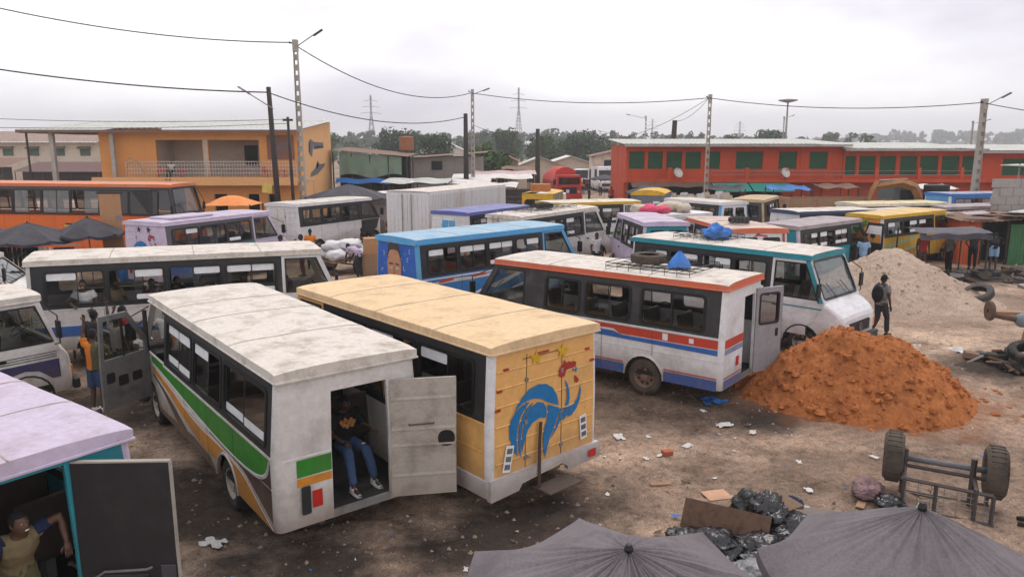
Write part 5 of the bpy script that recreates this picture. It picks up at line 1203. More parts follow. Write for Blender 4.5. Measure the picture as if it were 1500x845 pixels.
def head_into(mb, c, yaw, pitch, smile):
    M = Matrix.Translation(Vector(c)) @ Matrix.Rotation(yaw, 4, 'Z') @ Matrix.Rotation(pitch, 4, 'X')
    def fn(u, v):
        a = 2*math.pi*u; b = math.pi*(v-.5)
        d = Vector((math.sin(a)*math.cos(b), math.cos(a)*math.cos(b), math.sin(b)))
        x, y, z = d.x*.074, d.y*.094, d.z*.118
        if z < 0: x *= 1 - .30*(-z/.118)**1.4; y = y*(1-.16*(-z/.118)**2) + .012*(-z/.118)
        if y > 0:
            g = lambda x0, z0, sx_, sz_: math.exp(-((x-x0)/sx_)**2 - ((z-z0)/sz_)**2)
            y += .020*g(0,-.018,.013,.020) + .007*g(0,.008,.008,.022) + .006*g(0,.036,.05,.012)
            y -= .009*(g(-.030,.014,.016,.011) + g(.030,.014,.016,.011))
            y += .008*g(0,-.058,.022,.010) + .005*g(0,-.098,.02,.012) + .004*(g(-.04,-.025,.016,.02)+g(.04,-.025,.016,.02))
        return M @ Vector((x, y, z))
    n0 = len(mb.f); mb.grid(fn, 30, 22)
    Mi = M.inverted()
    for i in range(n0, len(mb.f)):
        q = sum((Mi @ Vector(mb.v[k]) for k in mb.f[i]), Vector()) / 4
        if q.y > .055 and abs(q.x) < .026 and -.069 < q.z < -.047: mb.m[i] = 1
    def bl(p, r, mi):
        mb.cur = mi; o = len(mb.v); mb.ball((0,0,0), r, 8, 6)
        for k in range(o, len(mb.v)): mb.v[k] = tuple(M @ (Vector(mb.v[k]) + Vector(p)))
        mb.cur = 0
    for s in (-1, 1):
        bl((s*.074, -.008, -.002), (.010,.019,.030), 0); bl((s*.030,.0795,.014), (.0125,.009,.0055), 2); bl((s*.030,.0875,.014), (.0058,.004,.0052), 3)
    if smile: bl((0,.0915,-.0575), (.024,.006,.007), 4)
    return M
def hand_into(mb, wrist, elbow, curl=.5, side=1):
    w = Vector(wrist); d = (w - Vector(elbow)).normalized()
    up = Vector((0,0,1)) if abs(d.z) < .85 else Vector((0,1,0))
    a = d.cross(up).normalized(); b = a.cross(d).normalized()
    mb.tube([w - d*.02, w + d*.04, w + d*.085], [(.026,.020),(.038,.016),(.036,.014)], 8)
    for k in range(4):
        base = w + d*.08 + a*(-.028 + .0187*k); L = (.062,.075,.08,.064)[k]; r = .0085
        m1 = base + (d*math.cos(curl*.6) - b*math.sin(curl*.6))*L*.55; m2 = m1 + (d*math.cos(curl*1.6) - b*math.sin(curl*1.6))*L*.5
        mb.tube([base - d*.012, m1, m2], [r*1.05, r, r*.75], 6)
    t0 = w + d*.03 + a*(.032*side); t1 = t0 + (d*.6 + a*.7*side)*.04; t2 = t1 + (d*.95 + a*.1*side - b*.3)*.035
    mb.tube([t0, t1, t2], [.012,.0105,.008], 6)
def person(label, loc, yaw, J, shirt, pants, sleeve=.55, legs=1.0, shoes=SHOEB, skin=0, hy=0.0, hp=0.0, smile=False, voxel=.02, curl=.5, cap=None, rz_tilt=None, height=1.0, shirt2=None, group=None, parent_mat=None):
    root = thing('person', label, 'person', loc, yaw, group or 'people about the bus yard'); root.scale = (height,)*3
    V = {k: Vector(q) for k, q in J.items()}
    b = MB()
    b.tube([V['pel']-Vector((0,0,.06)), V['pel'], V['waist'], V['chest'], lerp(V['chest'],V['neck'],.6), lerp(V['chest'],V['neck'],.85), V['neck']], [(.12,.09),(.15,.105),(.135,.095),(.165,.11),(.15,.09),(.09,.065),(.055,.055)], 14)
    b.tube([lerp(V['chest'],V['neck'],.8), V['neck'], lerp(V['neck'],V['head'],.7)], [.062,.054,.056], 10)
    for s in 'LR':
        sh, el, ha = V['sh'+s], V['el'+s], V['ha'+s]
        b.tube([lerp(V['chest'],sh,.5)+Vector((0,0,.03)), sh, lerp(sh,el,.35), el, lerp(el,ha,.35), ha], [.06,.062,.052,.040,.040,.026], 10)
        hi, kn, an = V['hip'+s], V['kn'+s], V['an'+s]; fwd = (kn-an); 
        toe = an + Vector((0,.17,-.05)) if 'toe'+s not in V else V['toe'+s]
        b.tube([hi+Vector((0,0,.03)), lerp(hi,kn,.35), kn, lerp(kn,an,.35), an], [.088,.078,.056,.055,.036], 10)
        b.tube([an+Vector((0,-.04,-.045)), an+Vector((0,.05,-.045)), toe], [(.035,.04),(.04,.035),(.03,.018)], 8)
    vs, fs = remesh(b, voxel)
    body = MB(); body.add(vs, fs)
    M = head_into(body, V['head'], hy, hp, smile)
    hand_into(body, V['haL'], V['elL'], curl, 1); hand_into(body, V['haR'], V['elR'], curl, -1)
    body.build('body', [SKINS[skin], LIP, EYEW, HAIR, TEETH], root, smooth=True)
    # hair or cap
    hm = MB()
    def hf(u, v):
        a = 2*math.pi*u; e = lerp(R(8), R(90), v); e2 = e if math.cos(a) > -.2 else lerp(R(-32), R(90), v)
        if abs(math.cos(a)) <= .5: e2 = lerp(R(0), R(90), v)
        if math.cos(a) > .5: e2 = lerp(R(33), R(90), v)
        k = 1.075 if not cap else 1.13
        return M @ Vector((math.sin(a)*math.cos(e2)*.075*k, math.cos(a)*math.cos(e2)*.095*k - .002, math.sin(e2)*.119*k))
    hm.grid(hf, 24, 8); hm.build('hair' if not cap else 'cap', cap or HAIR, root, smooth=True)
    if cap:
        pk = MB(); pk.grid(lambda u, v: M @ Vector(((u-.5)*.15*(1-.25*v), .085+.085*v*math.sin(math.pi*lerp(.25,.75,u)), .062-.02*v)), 8, 4); pk.build('cap_peak', cap, root)
    # shirt
    if shirt:
        c = MB(); dn = (V['pel']-V['waist']).normalized()
        c.tube([V['pel']+dn*.06, V['pel'], V['waist'], V['chest'], lerp(V['chest'],V['neck'],.6), lerp(V['chest'],V['neck'],.88)], [(.17,.125),(.168,.122),(.158,.118),(.185,.128),(.165,.105),(.085,.075)], 14)
        for s in 'LR':
            sh, el, ha = V['sh'+s], V['el'+s], V['ha'+s]
            pts = [lerp(V['chest'],sh,.5)+Vector((0,0,.03)), sh]; rd = [.075,.076]
            if sleeve <= 1: pts += [lerp(sh,el,sleeve*.5), lerp(sh,el,sleeve)]; rd += [.07,.072]
            else: pts += [lerp(sh,el,.5), el, lerp(el,ha,sleeve-1)]; rd += [.066,.056,.042]
            c.tube(pts, rd, 10)
        vs, fs = remesh(c, voxel, .010, len(label)); m = MB(); m.add(vs, fs)
        if shirt2:
            for i, f in enumerate(m.f):
                if m.v[f[0]][0] > .02: m.m[i] = 1
            m.build('shirt', [shirt, shirt2], root, smooth=True)
        else: m.build('shirt', shirt, root, smooth=True)
    c = MB(); up = (V['waist']-V['pel']).normalized()
    c.tube([V['pel']-up*.05, V['pel'], V['pel']+up*.08], [(.155,.115),(.165,.12),(.15,.112)], 12)
    for s in 'LR':
        hi, kn, an = V['hip'+s], V['kn'+s], V['an'+s]
        pts = [hi+Vector((0,0,.02)), lerp(hi,kn,.4), kn]; rd = [.098,.092,.075]
        if legs <= .6: pts = pts[:2] + [lerp(hi,kn,legs*1.6)]; rd = [.1,.1,.098]
        else: pts += [lerp(kn,an,.45), lerp(kn,an,.92)]; rd += [.07,.062]
        c.tube(pts, rd, 10)
    vs, fs = remesh(c, voxel, .009, len(label)*2); m = MB(); m.add(vs, fs); m.build('trousers' if legs > .6 else 'shorts', pants, root, smooth=True)
    for s in 'LR':
        an = V['an'+s]; toe = V.get('toe'+s, an+Vector((0,.17,-.05)))
        dv = (toe-an); dv.z = 0; dv = dv.normalized() if dv.length > .01 else Vector((0,1,0)); sd = Vector((-dv.y, dv.x, 0)); base = an + Vector((0,0,-.09))
        q = MB()
        def sf(u, v):
            t = lerp(-.085, .19, v); w = .045*math.sin(math.pi*min(1,max(.12,.12+.76*v)))**.45; hh = lerp(.095, .045, sstep(.3,.75,v))
            a = math.pi*u; return base + dv*t + sd*(w*math.cos(a)) + Vector((0,0,max(0,hh*math.sin(a)**.6)))
        q.grid(sf, 10, 10); q.add([base+dv*-.085-sd*.04, base+dv*-.085+sd*.04, base+dv*.19+sd*.03, base+dv*.19-sd*.03], [(0,1,2,3)]); q.build('shoe', shoes, root, smooth=True)
    return root
C_ = CLOTH
GY = lambda x, y: gh_fine(x, y)
def loc_in(B, x, y, z):
    r = B.root; return tuple(Matrix.Translation(r.location) @ r.rotation_euler.to_matrix().to_4x4() @ Vector((x, y, z)))
# seated man in the open rear door
pA = loc_in(A, .30, .86, .52); yA = R(38.5+180)
MB().bx(.0, .62, .72, 1.2, .52, .93).build('wheel_box', INTER, A.root, bevel=.02)
p = person('man in black tiger-print shirt and torn jeans sitting in the open rear door', pA, yA, sit(.45, haL=(-.28,.36,.80), elL=(-.28,.10,.78), haR=(.14,.30,.66), anL=(-.22,.50,.09), anR=(.16,.58,.09), knL=(-.14,.42,.55), knR=(.15,.42,.56), head=(.03,.10,1.2), neck=(0,.04,1.07)), C_['black'], C_['denim'], .8, 1.0, SHOEW, 0, .35, -.35, False, .014)
tig = MB()
for k, (x_, z_) in enumerate(((-.10,.90),(-.05,.94),(0,.91),(.05,.95),(.10,.92),(-.06,.86),(.02,.85),(.07,.88))): tig.ball((x_, .166+.008*(k % 2)-abs(x_)*.25, z_), (.03,.010,.035), 8, 6, .9, k)
tig.build('shirt_print', paint('tiger_print', (.45,.20,.06), .8, .8, (.06,.03,.02), 30), p)
for (x_, z_, yy) in ((-.13,.615,.36),(.15,.60,.28),(.15,.612,.36)): MB().ball((x_, yy, z_), (.035,.025,.012), 8, 5).build('torn_patch', cloth('thread', (.42,.38,.36)), p)
# grinning man at the near black door
pH = loc_in(Hh, -.06, .34, .52)
p = person('grinning man in khaki vest leaning from the lilac-roofed bus', pH, R(54+180), stand(pel=(0,-.08,.80), waist=(0,-.05,.92), chest=(0,.05,1.08), neck=(0,.13,1.24), head=(.02,.20,1.37), shL=(-.18,.08,1.20), shR=(.19,.08,1.20), elR=(.26,.14,.95), haR=(.2,.3,.82), elL=(-.36,.16,1.29), haL=(-.35,.26,1.03), hipL=(-.09,-.08,.78), hipR=(.09,-.08,.78), knL=(-.1,.12,.45), knR=(.1,.12,.45), anL=(-.1,0,.09), anR=(.1,0,.09)), C_['khaki'], C_['olive'], .0, 1, SHOEB, 1, .35, .1, True, .014, .5)
slv = MB(); slv.tube([(-.14,.08,1.2),(-.19,.08,1.21),(-.27,.11,1.245)], [.075,.072,.062], 12); slv.build('sleeve', C_['navy'], p, smooth=True)
slv = MB(); slv.tube([(.15,.08,1.2),(.2,.09,1.19),(.24,.12,1.06)], [.075,.072,.064], 12); slv.build('sleeve', C_['navy'], p, smooth=True)
# the knot of men between the buses
def walker(label, x, y, yaw, shirt, pants, J=None, z=None, **k): return person(label, (x, y, (GY(x, y) if z is None else z)), R(yaw), J or stand(), C_[shirt], C_[pants], **k)
walker('boy in orange and olive shirt reaching one arm up beside the grey door', -8.5, 14.75, -5, 'orange', 'denim', stand(elL=(-.24,.06,1.62), haL=(-.22,.10,1.86), elR=(.30,.10,1.18), haR=(.2,.26,1.10)), shirt2=C_['olive'], legs=.6, hp=.35, skin=1, shoes=SHOEW)
walker('man in grey shirt behind the boy in orange, arm raised to the window', -8.7, 16.05, -20, 'grey', 'charcoal', stand(elL=(-.26,.10,1.55), haL=(-.2,.16,1.78)), hy=.5, height=.97)
walker('man in red shirt passing something up to the bus window', -8.9, 16.7, -40, 'red', 'charcoal', stand(elR=(.28,.18,1.3), haR=(.22,.42,1.38)), height=1.0)
walker('man in white shirt raising his arm behind the stripped grey door', -7.75, 16.45, 20, 'white', 'charcoal', stand(elR=(.28,.06,1.6), haR=(.24,.14,1.85), elL=(-.3,.18,1.25), haL=(-.35,.42,1.38)), height=1.03)
walker('man in white vest seen through the window of the grey door', -7.75, 15.3, 70, 'white', 'grey', height=.93, sleeve=.15)
walker('man in dark clothes squeezed between the white van and the grey door', -9.35, 16.35, -10, 'charcoal', 'black', stand(elR=(.28,.12,1.58), haR=(.22,.18,1.82)), hp=.3)
walker('man in navy shirt looking up at the long white bus', -7.1, 17.1, 30, 'navy', 'brown', hp=.35)
# men in the long white bus
for (ly, lx, lb, sh_, J_) in ((1.15, .74, 'smiling man in white T-shirt leaning out of the bus window', 'white', sit(.66, elR=(.3,.22,1.02), haR=(.2,.44,.98), neck=(0,.12,1.29), head=(0,.19,1.44), chest=(0,.08,1.1), pel=(0,-.1,.77), waist=(0,-.05,.9), hipL=(-.09,-.1,.75), hipR=(.09,-.1,.75), knL=(-.12,.1,.46), knR=(.12,.1,.46), anL=(-.1,-.12,.09), anR=(.1,-.12,.09))),
                              (3.15, .42, 'passenger in black at the middle window of the long white bus', 'black', sit(.58, knL=(-.12,.25,.45), knR=(.12,.25,.45), anL=(-.1,.2,.09), anR=(.1,.2,.09))), (1.75, .35, 'passenger in khaki behind the smiling man', 'khaki', sit(.58, knL=(-.12,.25,.45), knR=(.12,.25,.45), anL=(-.1,.2,.09), anR=(.1,.2,.09))), (3.75, .40, 'passenger in lilac at the third window of the long white bus', 'lilac', sit(.55, knL=(-.12,.25,.45), knR=(.12,.25,.45), anL=(-.1,.2,.09), anR=(.1,.2,.09))), (2.55, .10, 'passenger in maroon sitting inside the long white bus', 'maroon', sit(.5)),
                              (4.75, .42, 'man in bright orange shirt sitting in the long white bus', 'orange', sit(.55, knL=(-.12,.25,.45), knR=(.12,.25,.45), anL=(-.1,.2,.09), anR=(.1,.2,.09)))):
    person(lb, loc_in(Ff, lx, ly, .52), R(-66-90) if lx > .7 else R(-66-50), J_, C_[sh_], C_['charcoal'], smile=lx > .7, skin=1 if lx > .7 else 0, group='men inside the long white bus')
# others
p = walker('man with black backpack and cap walking past the red earth heap', 10.3, 20.5, -62, 'grey', 'charcoal', stand(anL=(-.1,-.22,.12), knL=(-.1,.02,.5), anR=(.1,.2,.09), knR=(.1,.16,.5)), cap=C_['black'], hp=-.3)
m = MB(); m.ball((0,-.2,1.22), (.17,.11,.24), 14, 10); m.build('backpack', C_['black'], p, smooth=True)
for s in (-1, 1): MB().tube([(s*.1,-.14,1.42),(s*.12,-.02,1.5),(s*.12,.13,1.36),(s*.14,.06,1.14),(s*.13,-.12,1.06)], [(.022,.008)]*5, 6).build('strap', C_['navy'], p, smooth=True)
walker('man in black T-shirt standing at the orange shack wall', 19.75, 31.9, -20, 'charcoal', 'black', stand(elL=(-.32,-.05,1.15), haL=(-.18,.1,.98), elR=(.32,.0,1.2), haR=(.40,.25,1.12)))
walker('man in dark shirt and pale shorts bending at the green door', 20.65, 31.9, -35, 'black', 'skyblue', stand(chest=(0,.2,1.2), neck=(0,.34,1.33), head=(0,.45,1.42), shL=(-.185,.3,1.3), shR=(.185,.3,1.3), elL=(-.24,.4,1.05), elR=(.3,.5,1.1), haL=(-.2,.6,1.0), haR=(.25,.75,1.05)), legs=.55)
walker('man in orange shirt seen from behind near the sack cart', -8.75, 32.4, 10, 'orange', 'black')
walker('man in maroon by the open door of the lilac rooster bus', -9.2, 29.6, -60, 'maroon', 'black', hp=-.3)
walker('woman in violet top beside the lilac rooster bus', -8.55, 30.3, 120, 'navy', 'maroon')
walker('person in lilac shirt bending over next to the carton', -6.1, 29.6, 60, 'lilac', 'charcoal', stand(chest=(0,.25,1.15), neck=(0,.42,1.22), head=(0,.55,1.26), shL=(-.185,.36,1.22), shR=(.185,.36,1.22), elL=(-.22,.45,.95), elR=(.22,.45,.95), haL=(-.15,.55,.72), haR=(.15,.55,.72)))
walker('porter in black leaning behind the white sacks', -6.7, 34.2, 40, 'black', 'black', stand(chest=(0,.15,1.2), neck=(0,.25,1.36), head=(0,.32,1.49)))
walker('man in white shirt walking in front of the yellow-visor bus', 3.5, 30.9, 200, 'white', 'charcoal')
walker('person in blue shirt behind the sand heap next to the yellow bus', 14.1, 29.9, 150, 'skyblue', 'navy')
walker('person in red wrap under the low black canopy', 17.2, 31.2, 170, 'red', 'brown', group='people under the black canopy'); walker('person in grey vest under the low black canopy', 18.4, 31.3, 100, 'grey', 'black', group='people under the black canopy')
walker('dark figure at the frame edge beside the overturned cart', 7.5, 10.05, 60, 'black', 'black', legs=.55, z=GY(7.5, 10.05))
person('person in pale shirt sitting on the orange balcony', (-22+OX(258), 51.5, 2.997), R(170), sit(.45), C_['white'], C_['charcoal'], voxel=.03)
far = [('person in red shirt walking up the market street', 8.8, 67, 0, 'red', 'black'), ('person in dark clothes crossing before the red lorry', 6.75, 66, 80, 'black', 'black'), ('person in white at the white vans up the street', 9.6, 82, 30, 'white', 'navy'),
       ('person in orange top far up the street', 7.9, 84, -20, 'orange', 'navy'), ('person in maroon far up the street', 8.7, 88, 0, 'maroon', 'black'), ('person in blue shirt by the brown awning', 12.4, 54.4, 150, 'blue', 'navy'), ('person in black by the end pier of the red building', 10.6, 55.6, 170, 'black', 'navy'),
       ('person in charcoal beside the blue-shirted shopper', 11.6, 55.2, 20, 'charcoal', 'black'), ('person in navy at the stall of standing sacks', 13.1, 55.5, 100, 'navy', 'black'), ('person in red shirt in the dark shop front under the green awning', 18.7, 56.6, 180, 'red', 'black'),
       ('person in black in the dark shop front under the green awning', 17.6, 57.0, 150, 'black', 'black'), ('person in olive by the dark grey van', 10.0, 52.5, 40, 'olive', 'black'), ('person in orange wrap at the blue-sheet stall', 20.4, 55.0, 30, 'orange', 'brown'), ('person in white shirt near the rusty-sheet stall', 24.6, 55.2, 200, 'white', 'navy'), ('person in maroon dress by the sack trestle', 15.5, 53.4, 90, 'maroon', 'maroon'), ('person in skyblue shirt beside the sack trestle', 16.2, 53.9, 250, 'skyblue', 'black'), ('person in khaki between the grey box van and the awning', 9.7, 50.6, 10, 'khaki', 'brown'), ('person in black walking beyond the red-shirted walker', 9.7, 71, 160, 'black', 'navy'), ('person in lilac shirt by the far parasol', 10.6, 73, 0, 'lilac', 'navy')]
for (lb, x, y, yw, s_, t_) in far: walker(lb, x, y, yw, s_, t_, voxel=.035, group='people in the market street')

bpy.data.scenes.remove(SHOP)
# ================================================================ poles and cables
POLE = paint('pole_concrete', (.36,.33,.29), .9, .4, (.22,.19,.16), 1.5); POLEW = paint('pole_timber', (.035,.028,.024), .9, .4, (.08,.06,.05), 2); CABLE = paint('cable_black', (.015,.015,.017), .7, .2)
def concrete_pole(label, x, y, h, lamp=None, holes=True, w=.2):
    p = thing('utility_pole', label, 'pole', (x, y, GY(x, y)), 0, 'poles carrying the overhead cables')
    m = MB(); n = 9
    for s in (-1, 1): m.tube([(s*w*.36, 0, -.05), (s*w*.24, 0, h)], [(w*.15, w*.55), (w*.10, w*.4)], 4)
    for k in range(int(h/.55)):
        z = k*.55; t = z/h; ww = lerp(w*.36, w*.24, t); m.bx(-ww, ww, -w*.25, w*.25, z, z+.3)
    m.bx(-w*.3, w*.3, -w*.4, w*.4, h-.6, h+.02); m.build('shaft', POLE, p)
    if lamp:
        dx, dz = lamp; a = MB(); a.tube([(0,-.05,h-.4),(dx*.5,-.1,h-.4+dz*.5),(dx,-.1,h-.4+dz)], .03, 6); ao = a.build('lamp_arm', STEEL, p)
        MB().obox((dx*1.18, -.1, h-.4+dz*1.12), (.6,.2,.09), (0, -math.atan2(dz, abs(dx))*(1 if dx > 0 else -1), 0)).build('lamp_head', DARK, ao, bevel=.03)
    c = MB(); c.tube([(-.02,-.12,h-.25),(-.25,-.12,h-.15)], .02, 5); c.ball((-.27,-.12,h-.14), .06, 8, 6); c.build('bracket', DARK, p); return p
def wood_pole(label, x, y, h, lean=(0,0), lamp=None, r=.12, arm=False):
    p = thing('utility_pole', label, 'pole', (x, y, GY(x, y)), 0, 'poles carrying the overhead cables')
    MB().tube([(0,0,-.05),(lean[0]*.5,lean[1]*.5,h*.5),(lean[0],lean[1],h)], [r*1.15, r, r*.8], 10).build('shaft', POLEW, p, smooth=True)
    if lamp:
        dx, dz = lamp; a = MB(); a.tube([(0,-.1,h-1.1),(dx,-.15,h-1.1+dz)], .03, 6); ao = a.build('lamp_arm', STEEL, p)
        MB().obox((dx*1.15, -.15, h-1.1+dz*1.15), (.7,.2,.08), (0, math.atan2(dz, -dx), 0)).build('lamp_head', STEEL, ao, bevel=.02)
    if arm: MB().bx(lean[0]-.3, lean[0]+.3, -.06, .06, h-.25, h-.12).build('cross_arm', POLEW, p)
    return p
concrete_pole('tall ladder-holed concrete pole with lamp before the orange house', -11.9, 43.0, 10.95, (1.1, .7), w=.42)
wood_pole('dark timber pole with lamp arm beside the tall concrete pole', -12.35, 40.0, 8.25, (-.22, 0), (-1.25, .8), .15)
wood_pole('thin grey timber pole behind the timber lamp pole', -13.6, 47.0, 7.0, (-.1,0), None, .1, True)
concrete_pole('concrete pole with lamp rising from the stall sheets', -3.2, 62.5, 9.75, (.95, .35), w=.36)
wood_pole('black timber pole just beside the stall-sheet concrete pole', -3.65, 60.5, 7.75, (0,0), None, .2)
wood_pole('black timber pole left of the red lorry', 2.55, 76, 6.95, (0,0), None, .24)
concrete_pole('concrete pole in front of the red building by the sacks', 14.1, 55.0, 8.85, None, w=.36)
wood_pole('leaning black stub pole above the red building roof', 14.9, 71.5, 7.6, (.25,0), None, .28)
concrete_pole('concrete pole with lamp before the red building near the blue bus', 27.9, 45.6, 7.95, (1.0, .55), w=.44)
for (lb, x, y, h, dx) in (('slim far street-lamp pole behind the street end', 19.5, 112, 9.6, -2.2), ('shorter far street-lamp pole behind the street end', 16.6, 120, 7.4, -2.4), ('thin lamp pole behind the red building roof', 46, 130, 10.2, 1.2), ('far concrete pole over the right end of the red building', 66, 110, 8.8, 1.8)):
    concrete_pole(lb, x, y, h, (dx, .5), w=.3)
ms = thing('lamp_mast', 'tall lamp mast with round head behind the red building', 'lamp mast', (39.3, 110, 0))
MB().tube([(0,0,-.05),(0,0,11.6)], [.22,.1], 10).build('mast', STEEL, ms, smooth=True); MB().lathe([(.05,11.3),(.9,11.5),(1.35,11.62),(1.3,11.75),(.4,11.85),(.02,11.9)], 16).build('lamp_ring', STEEL, ms)
def cable(label, a, b, sag, r=.022, n=24):
    m = MB(); m.tube([(lerp(a[0],b[0],i/n), lerp(a[1],b[1],i/n), lerp(a[2],b[2],i/n) - sag*4*(i/n)*(1-i/n)) for i in range(n+1)], r, 5)
    tag(m.build('overhead_cable', CABLE, smooth=True), label, 'cable', 'overhead cables')
T1 = (-12.1, 42.9, 10.8); T2 = (-3.3, 62.4, 9.45); T3 = (14.0, 54.9, 8.6); T4 = (27.7, 45.5, 7.75); W1 = (-12.6, 39.9, 7.95); W2 = (-3.65, 60.5, 7.5)
cable('highest cable sagging in from the left to the tall concrete pole', (-30.5, 37.5, 13.2), T1, .75, .03)
cable('thick cable sagging in from the left to the timber lamp pole', (-29, 38, 9.55), W1, .35, .035)
cable('cable between the tall concrete pole and the stall-sheet pole', T1, T2, 1.35, .03)
cable('cable between the timber lamp pole and the black timber pole', W1, W2, .95, .03)
cable('cable between the stall-sheet pole and the pole by the sacks', T2, T3, .55, .028)
cable('cable between the pole by the sacks and the pole near the blue bus', T3, T4, .5, .026)
cable('cable leaving the blue-bus pole beyond the right edge', T4, (36, 41.5, 6.6), .3, .024)
cable('thin low wire above the canopy roof of the orange house', (-36, 44, 7.1), (-13.7, 47, 6.85), .3, .016)
cable('second thin wire above the canopy roof of the orange house', (-36, 44, 6.45), (-13.7, 47, 6.6), .25, .016)
cable('faint wire dropping from the pole by the sacks toward the stub pole', T3, (15.1, 71, 7.5), .4, .018)
cable('service wire dropping from the pole by the sacks to the street', T3, (9.3, 72, 5.8), .5, .018)
cable('wire falling from the black timber pole toward the timber pole by the lorry', (-3.3, 62.4, 7.0), (2.55, 76, 6.4), .5, .018)

# ---------------------------------------------------------------- pylons far behind the trees
def pylon(label, x, y, h):
    p = thing('lattice_pylon', label, 'pylon', (x, y, 0), .4, 'lattice pylons beyond the woods'); m = MB()
    def leg(a, z): k = lerp(4.2, .5, min(1, z/(h*.7))) if z < h*.7 else .5; return (k*math.cos(a), k*math.sin(a), z)
    lv = [0, h*.12, h*.24, h*.36, h*.47, h*.57, h*.66, h*.74, h*.82, h*.9, h]
    for i in range(len(lv)-1):
        for q in range(4):
            a = math.pi/4 + q*math.pi/2; a2 = a + math.pi/2
            m.tube([leg(a,lv[i]), leg(a,lv[i+1])], .16, 4); m.tube([leg(a,lv[i]), leg(a2,lv[i+1])], .09, 4); m.tube([leg(a2,lv[i]), leg(a,lv[i+1])], .09, 4)
    m.build('lattice', STEEL, p)
    for z, w in ((h*.70,6.5),(h*.80,5.5),(h*.9,4.2)): MB().tube([(-w,0,z-.1),(0,0,z+.6),(w,0,z-.1)], .14, 4).build('cross_arm', STEEL, p); 
pylon('lattice pylon rising behind the tarp shed', -86, 470, 36); pylon('larger lattice pylon above the middle of the woods', 4.5, 520, 44); pylon('small distant pylon over the red building', 190, 640, 26); pylon('distant pylon right of the leaning stub pole', 128, 700, 30)

# ================================================================ vegetation
LEAFS = [paint('foliage_%d' % i, c, .8, .5, tuple(q*.55 for q in c), .35, bump=0, var=.3, fine=.9, spec=.15) for i, c in enumerate(((.045,.075,.025), (.06,.10,.03), (.035,.065,.03)))]
def crown(mb, rg, cx, cy, z0, z1, w, nclump, nleaf, ls):
    for k in range(nclump):
        a = rg.uniform(0, 6.283); rad = w*.62*math.sqrt(rg.random()); zc = lerp(z0, z1, rg.random()**.8)
        sh = 1 - abs((zc-lerp(z0,z1,.45))/(z1-z0))**2; rad *= sh
        c = (cx+rad*math.cos(a), cy+rad*math.sin(a), zc); cr = w*rg.uniform(.2,.36)
        for j in range(nleaf):
            d = Vector((rg.gauss(0,1), rg.gauss(0,1), rg.gauss(0,1)*.8+.15)).normalized(); q = Vector(c) + d*cr*rg.uniform(.75,1.05)
            t = Vector((rg.gauss(0,1), rg.gauss(0,1), rg.gauss(0,1))); t = (t - d*t.dot(d)*.6).normalized(); b = d.cross(t).normalized(); s = ls*rg.uniform(.6,1.3)
            mb.add([q-t*s, q+b*s*.6, q+t*s, q-b*s*.6], [(0,1,2,3)])
def wood(name, label, spots, hmin, hmax, ls, nclump, nleaf, seed, mat):
    rg = random.Random(seed); m = MB()
    for (x, y, zb_) in spots:
        h = rg.uniform(hmin, hmax); w = h*rg.uniform(.38,.6); crown(m, rg, x, y, zb_+h*.18, zb_+h*.95, w, nclump, nleaf, ls)
    tag(m.build(name, mat), label, 'woodland', kind='stuff')
rg = random.Random(4)
# rolling ground under the woods
def ridge(name, x0, x1, y0, y1, zf, mat, n=60):
    m = MB(); m.grid(lambda u, v: (lerp(x0,x1,u), lerp(y0,y1,v), zf(lerp(x0,x1,u), v)), n, 16); tag(m.build(name, mat, smooth=True), kind='structure')
HILLM = paint('wooded_slope', (.05,.07,.03), .95, .5, (.03,.045,.02), .05, bump=0, fine=.3)
hz = lambda x, v: (3 + 9*sstep(120, 650, x) + 2.5*math.sin(x*.012+1) + 1.5*math.sin(x*.031)) * math.sin(math.pi*min(1, max(0, v)))**.8 - .8
ridge('hill', 30, 1250, 760, 1200, hz, HILLM)
hz2 = lambda x, v: (2.6 + 1.2*math.sin(x*.02+2) + .8*math.sin(x*.05)) * math.sin(math.pi*min(1, max(0, v)))**.8 - .8
ridge('hill', -420, 260, 300, 620, hz2, HILLM)
wood('far_woodland', 'hazy bank of trees beyond the market roofs', [(x, y, hz2(x, (y-300)/320)) for x, y in [(rg.uniform(-150, 130), rg.uniform(265, 520)) for _ in range(330)]], 6, 11.5, .8, 8, 28, 11, LEAFS[0])
wood('far_woodland', 'wooded hill line fading into haze over the red building', [(x, y, hz(x, (y-760)/440)) for x, y in [(rg.uniform(60, 900), rg.uniform(780, 960)) for _ in range(460)]], 8, 15, 1.7, 6, 20, 12, LEAFS[2])
wood('far_woodland', 'low scrub and palms along the foot of the woods', [(rg.uniform(-90, 90), rg.uniform(170, 260), -.3) for _ in range(70)], 4, 8.5, .5, 8, 30, 13, LEAFS[1])
def tree(label, x, y, h, w, seed, mt=0, ls=.35):
    t = thing('tree', label, 'tree', (x, y, 0), 0, 'single trees behind the market'); rg = random.Random(seed); m = MB()
    m.tube([(0,0,-.1),(.1,0,h*.25),(0,.1,h*.5),(.1,0,h*.7)], [h*.035,h*.028,h*.02,h*.01], 8)
    for k in range(6):
        a = k*1.05+seed; m.tube([(0,0,h*(.3+.05*k)), (w*.25*math.cos(a), w*.25*math.sin(a), h*(.45+.05*k)), (w*.45*math.cos(a), w*.45*math.sin(a), h*(.55+.05*k))], [h*.015,h*.01,h*.004], 6)
    m.build('trunk', DWOOD, t); c = MB(); crown(c, rg, 0, 0, h*.3, h*.95, w, 26, 70, ls); c.build('crown', LEAFS[mt], t)
tree('dark broad tree above the tarp shed roof', -21, 140, 7.4, 6, 1, 2); tree('rounded green tree right of the block house', -2.6, 84, 5.0, 3.6, 2, 1, .25); tree('dark spreading tree at the end of the street', 14.2, 150, 7.2, 7.5, 3, 2)
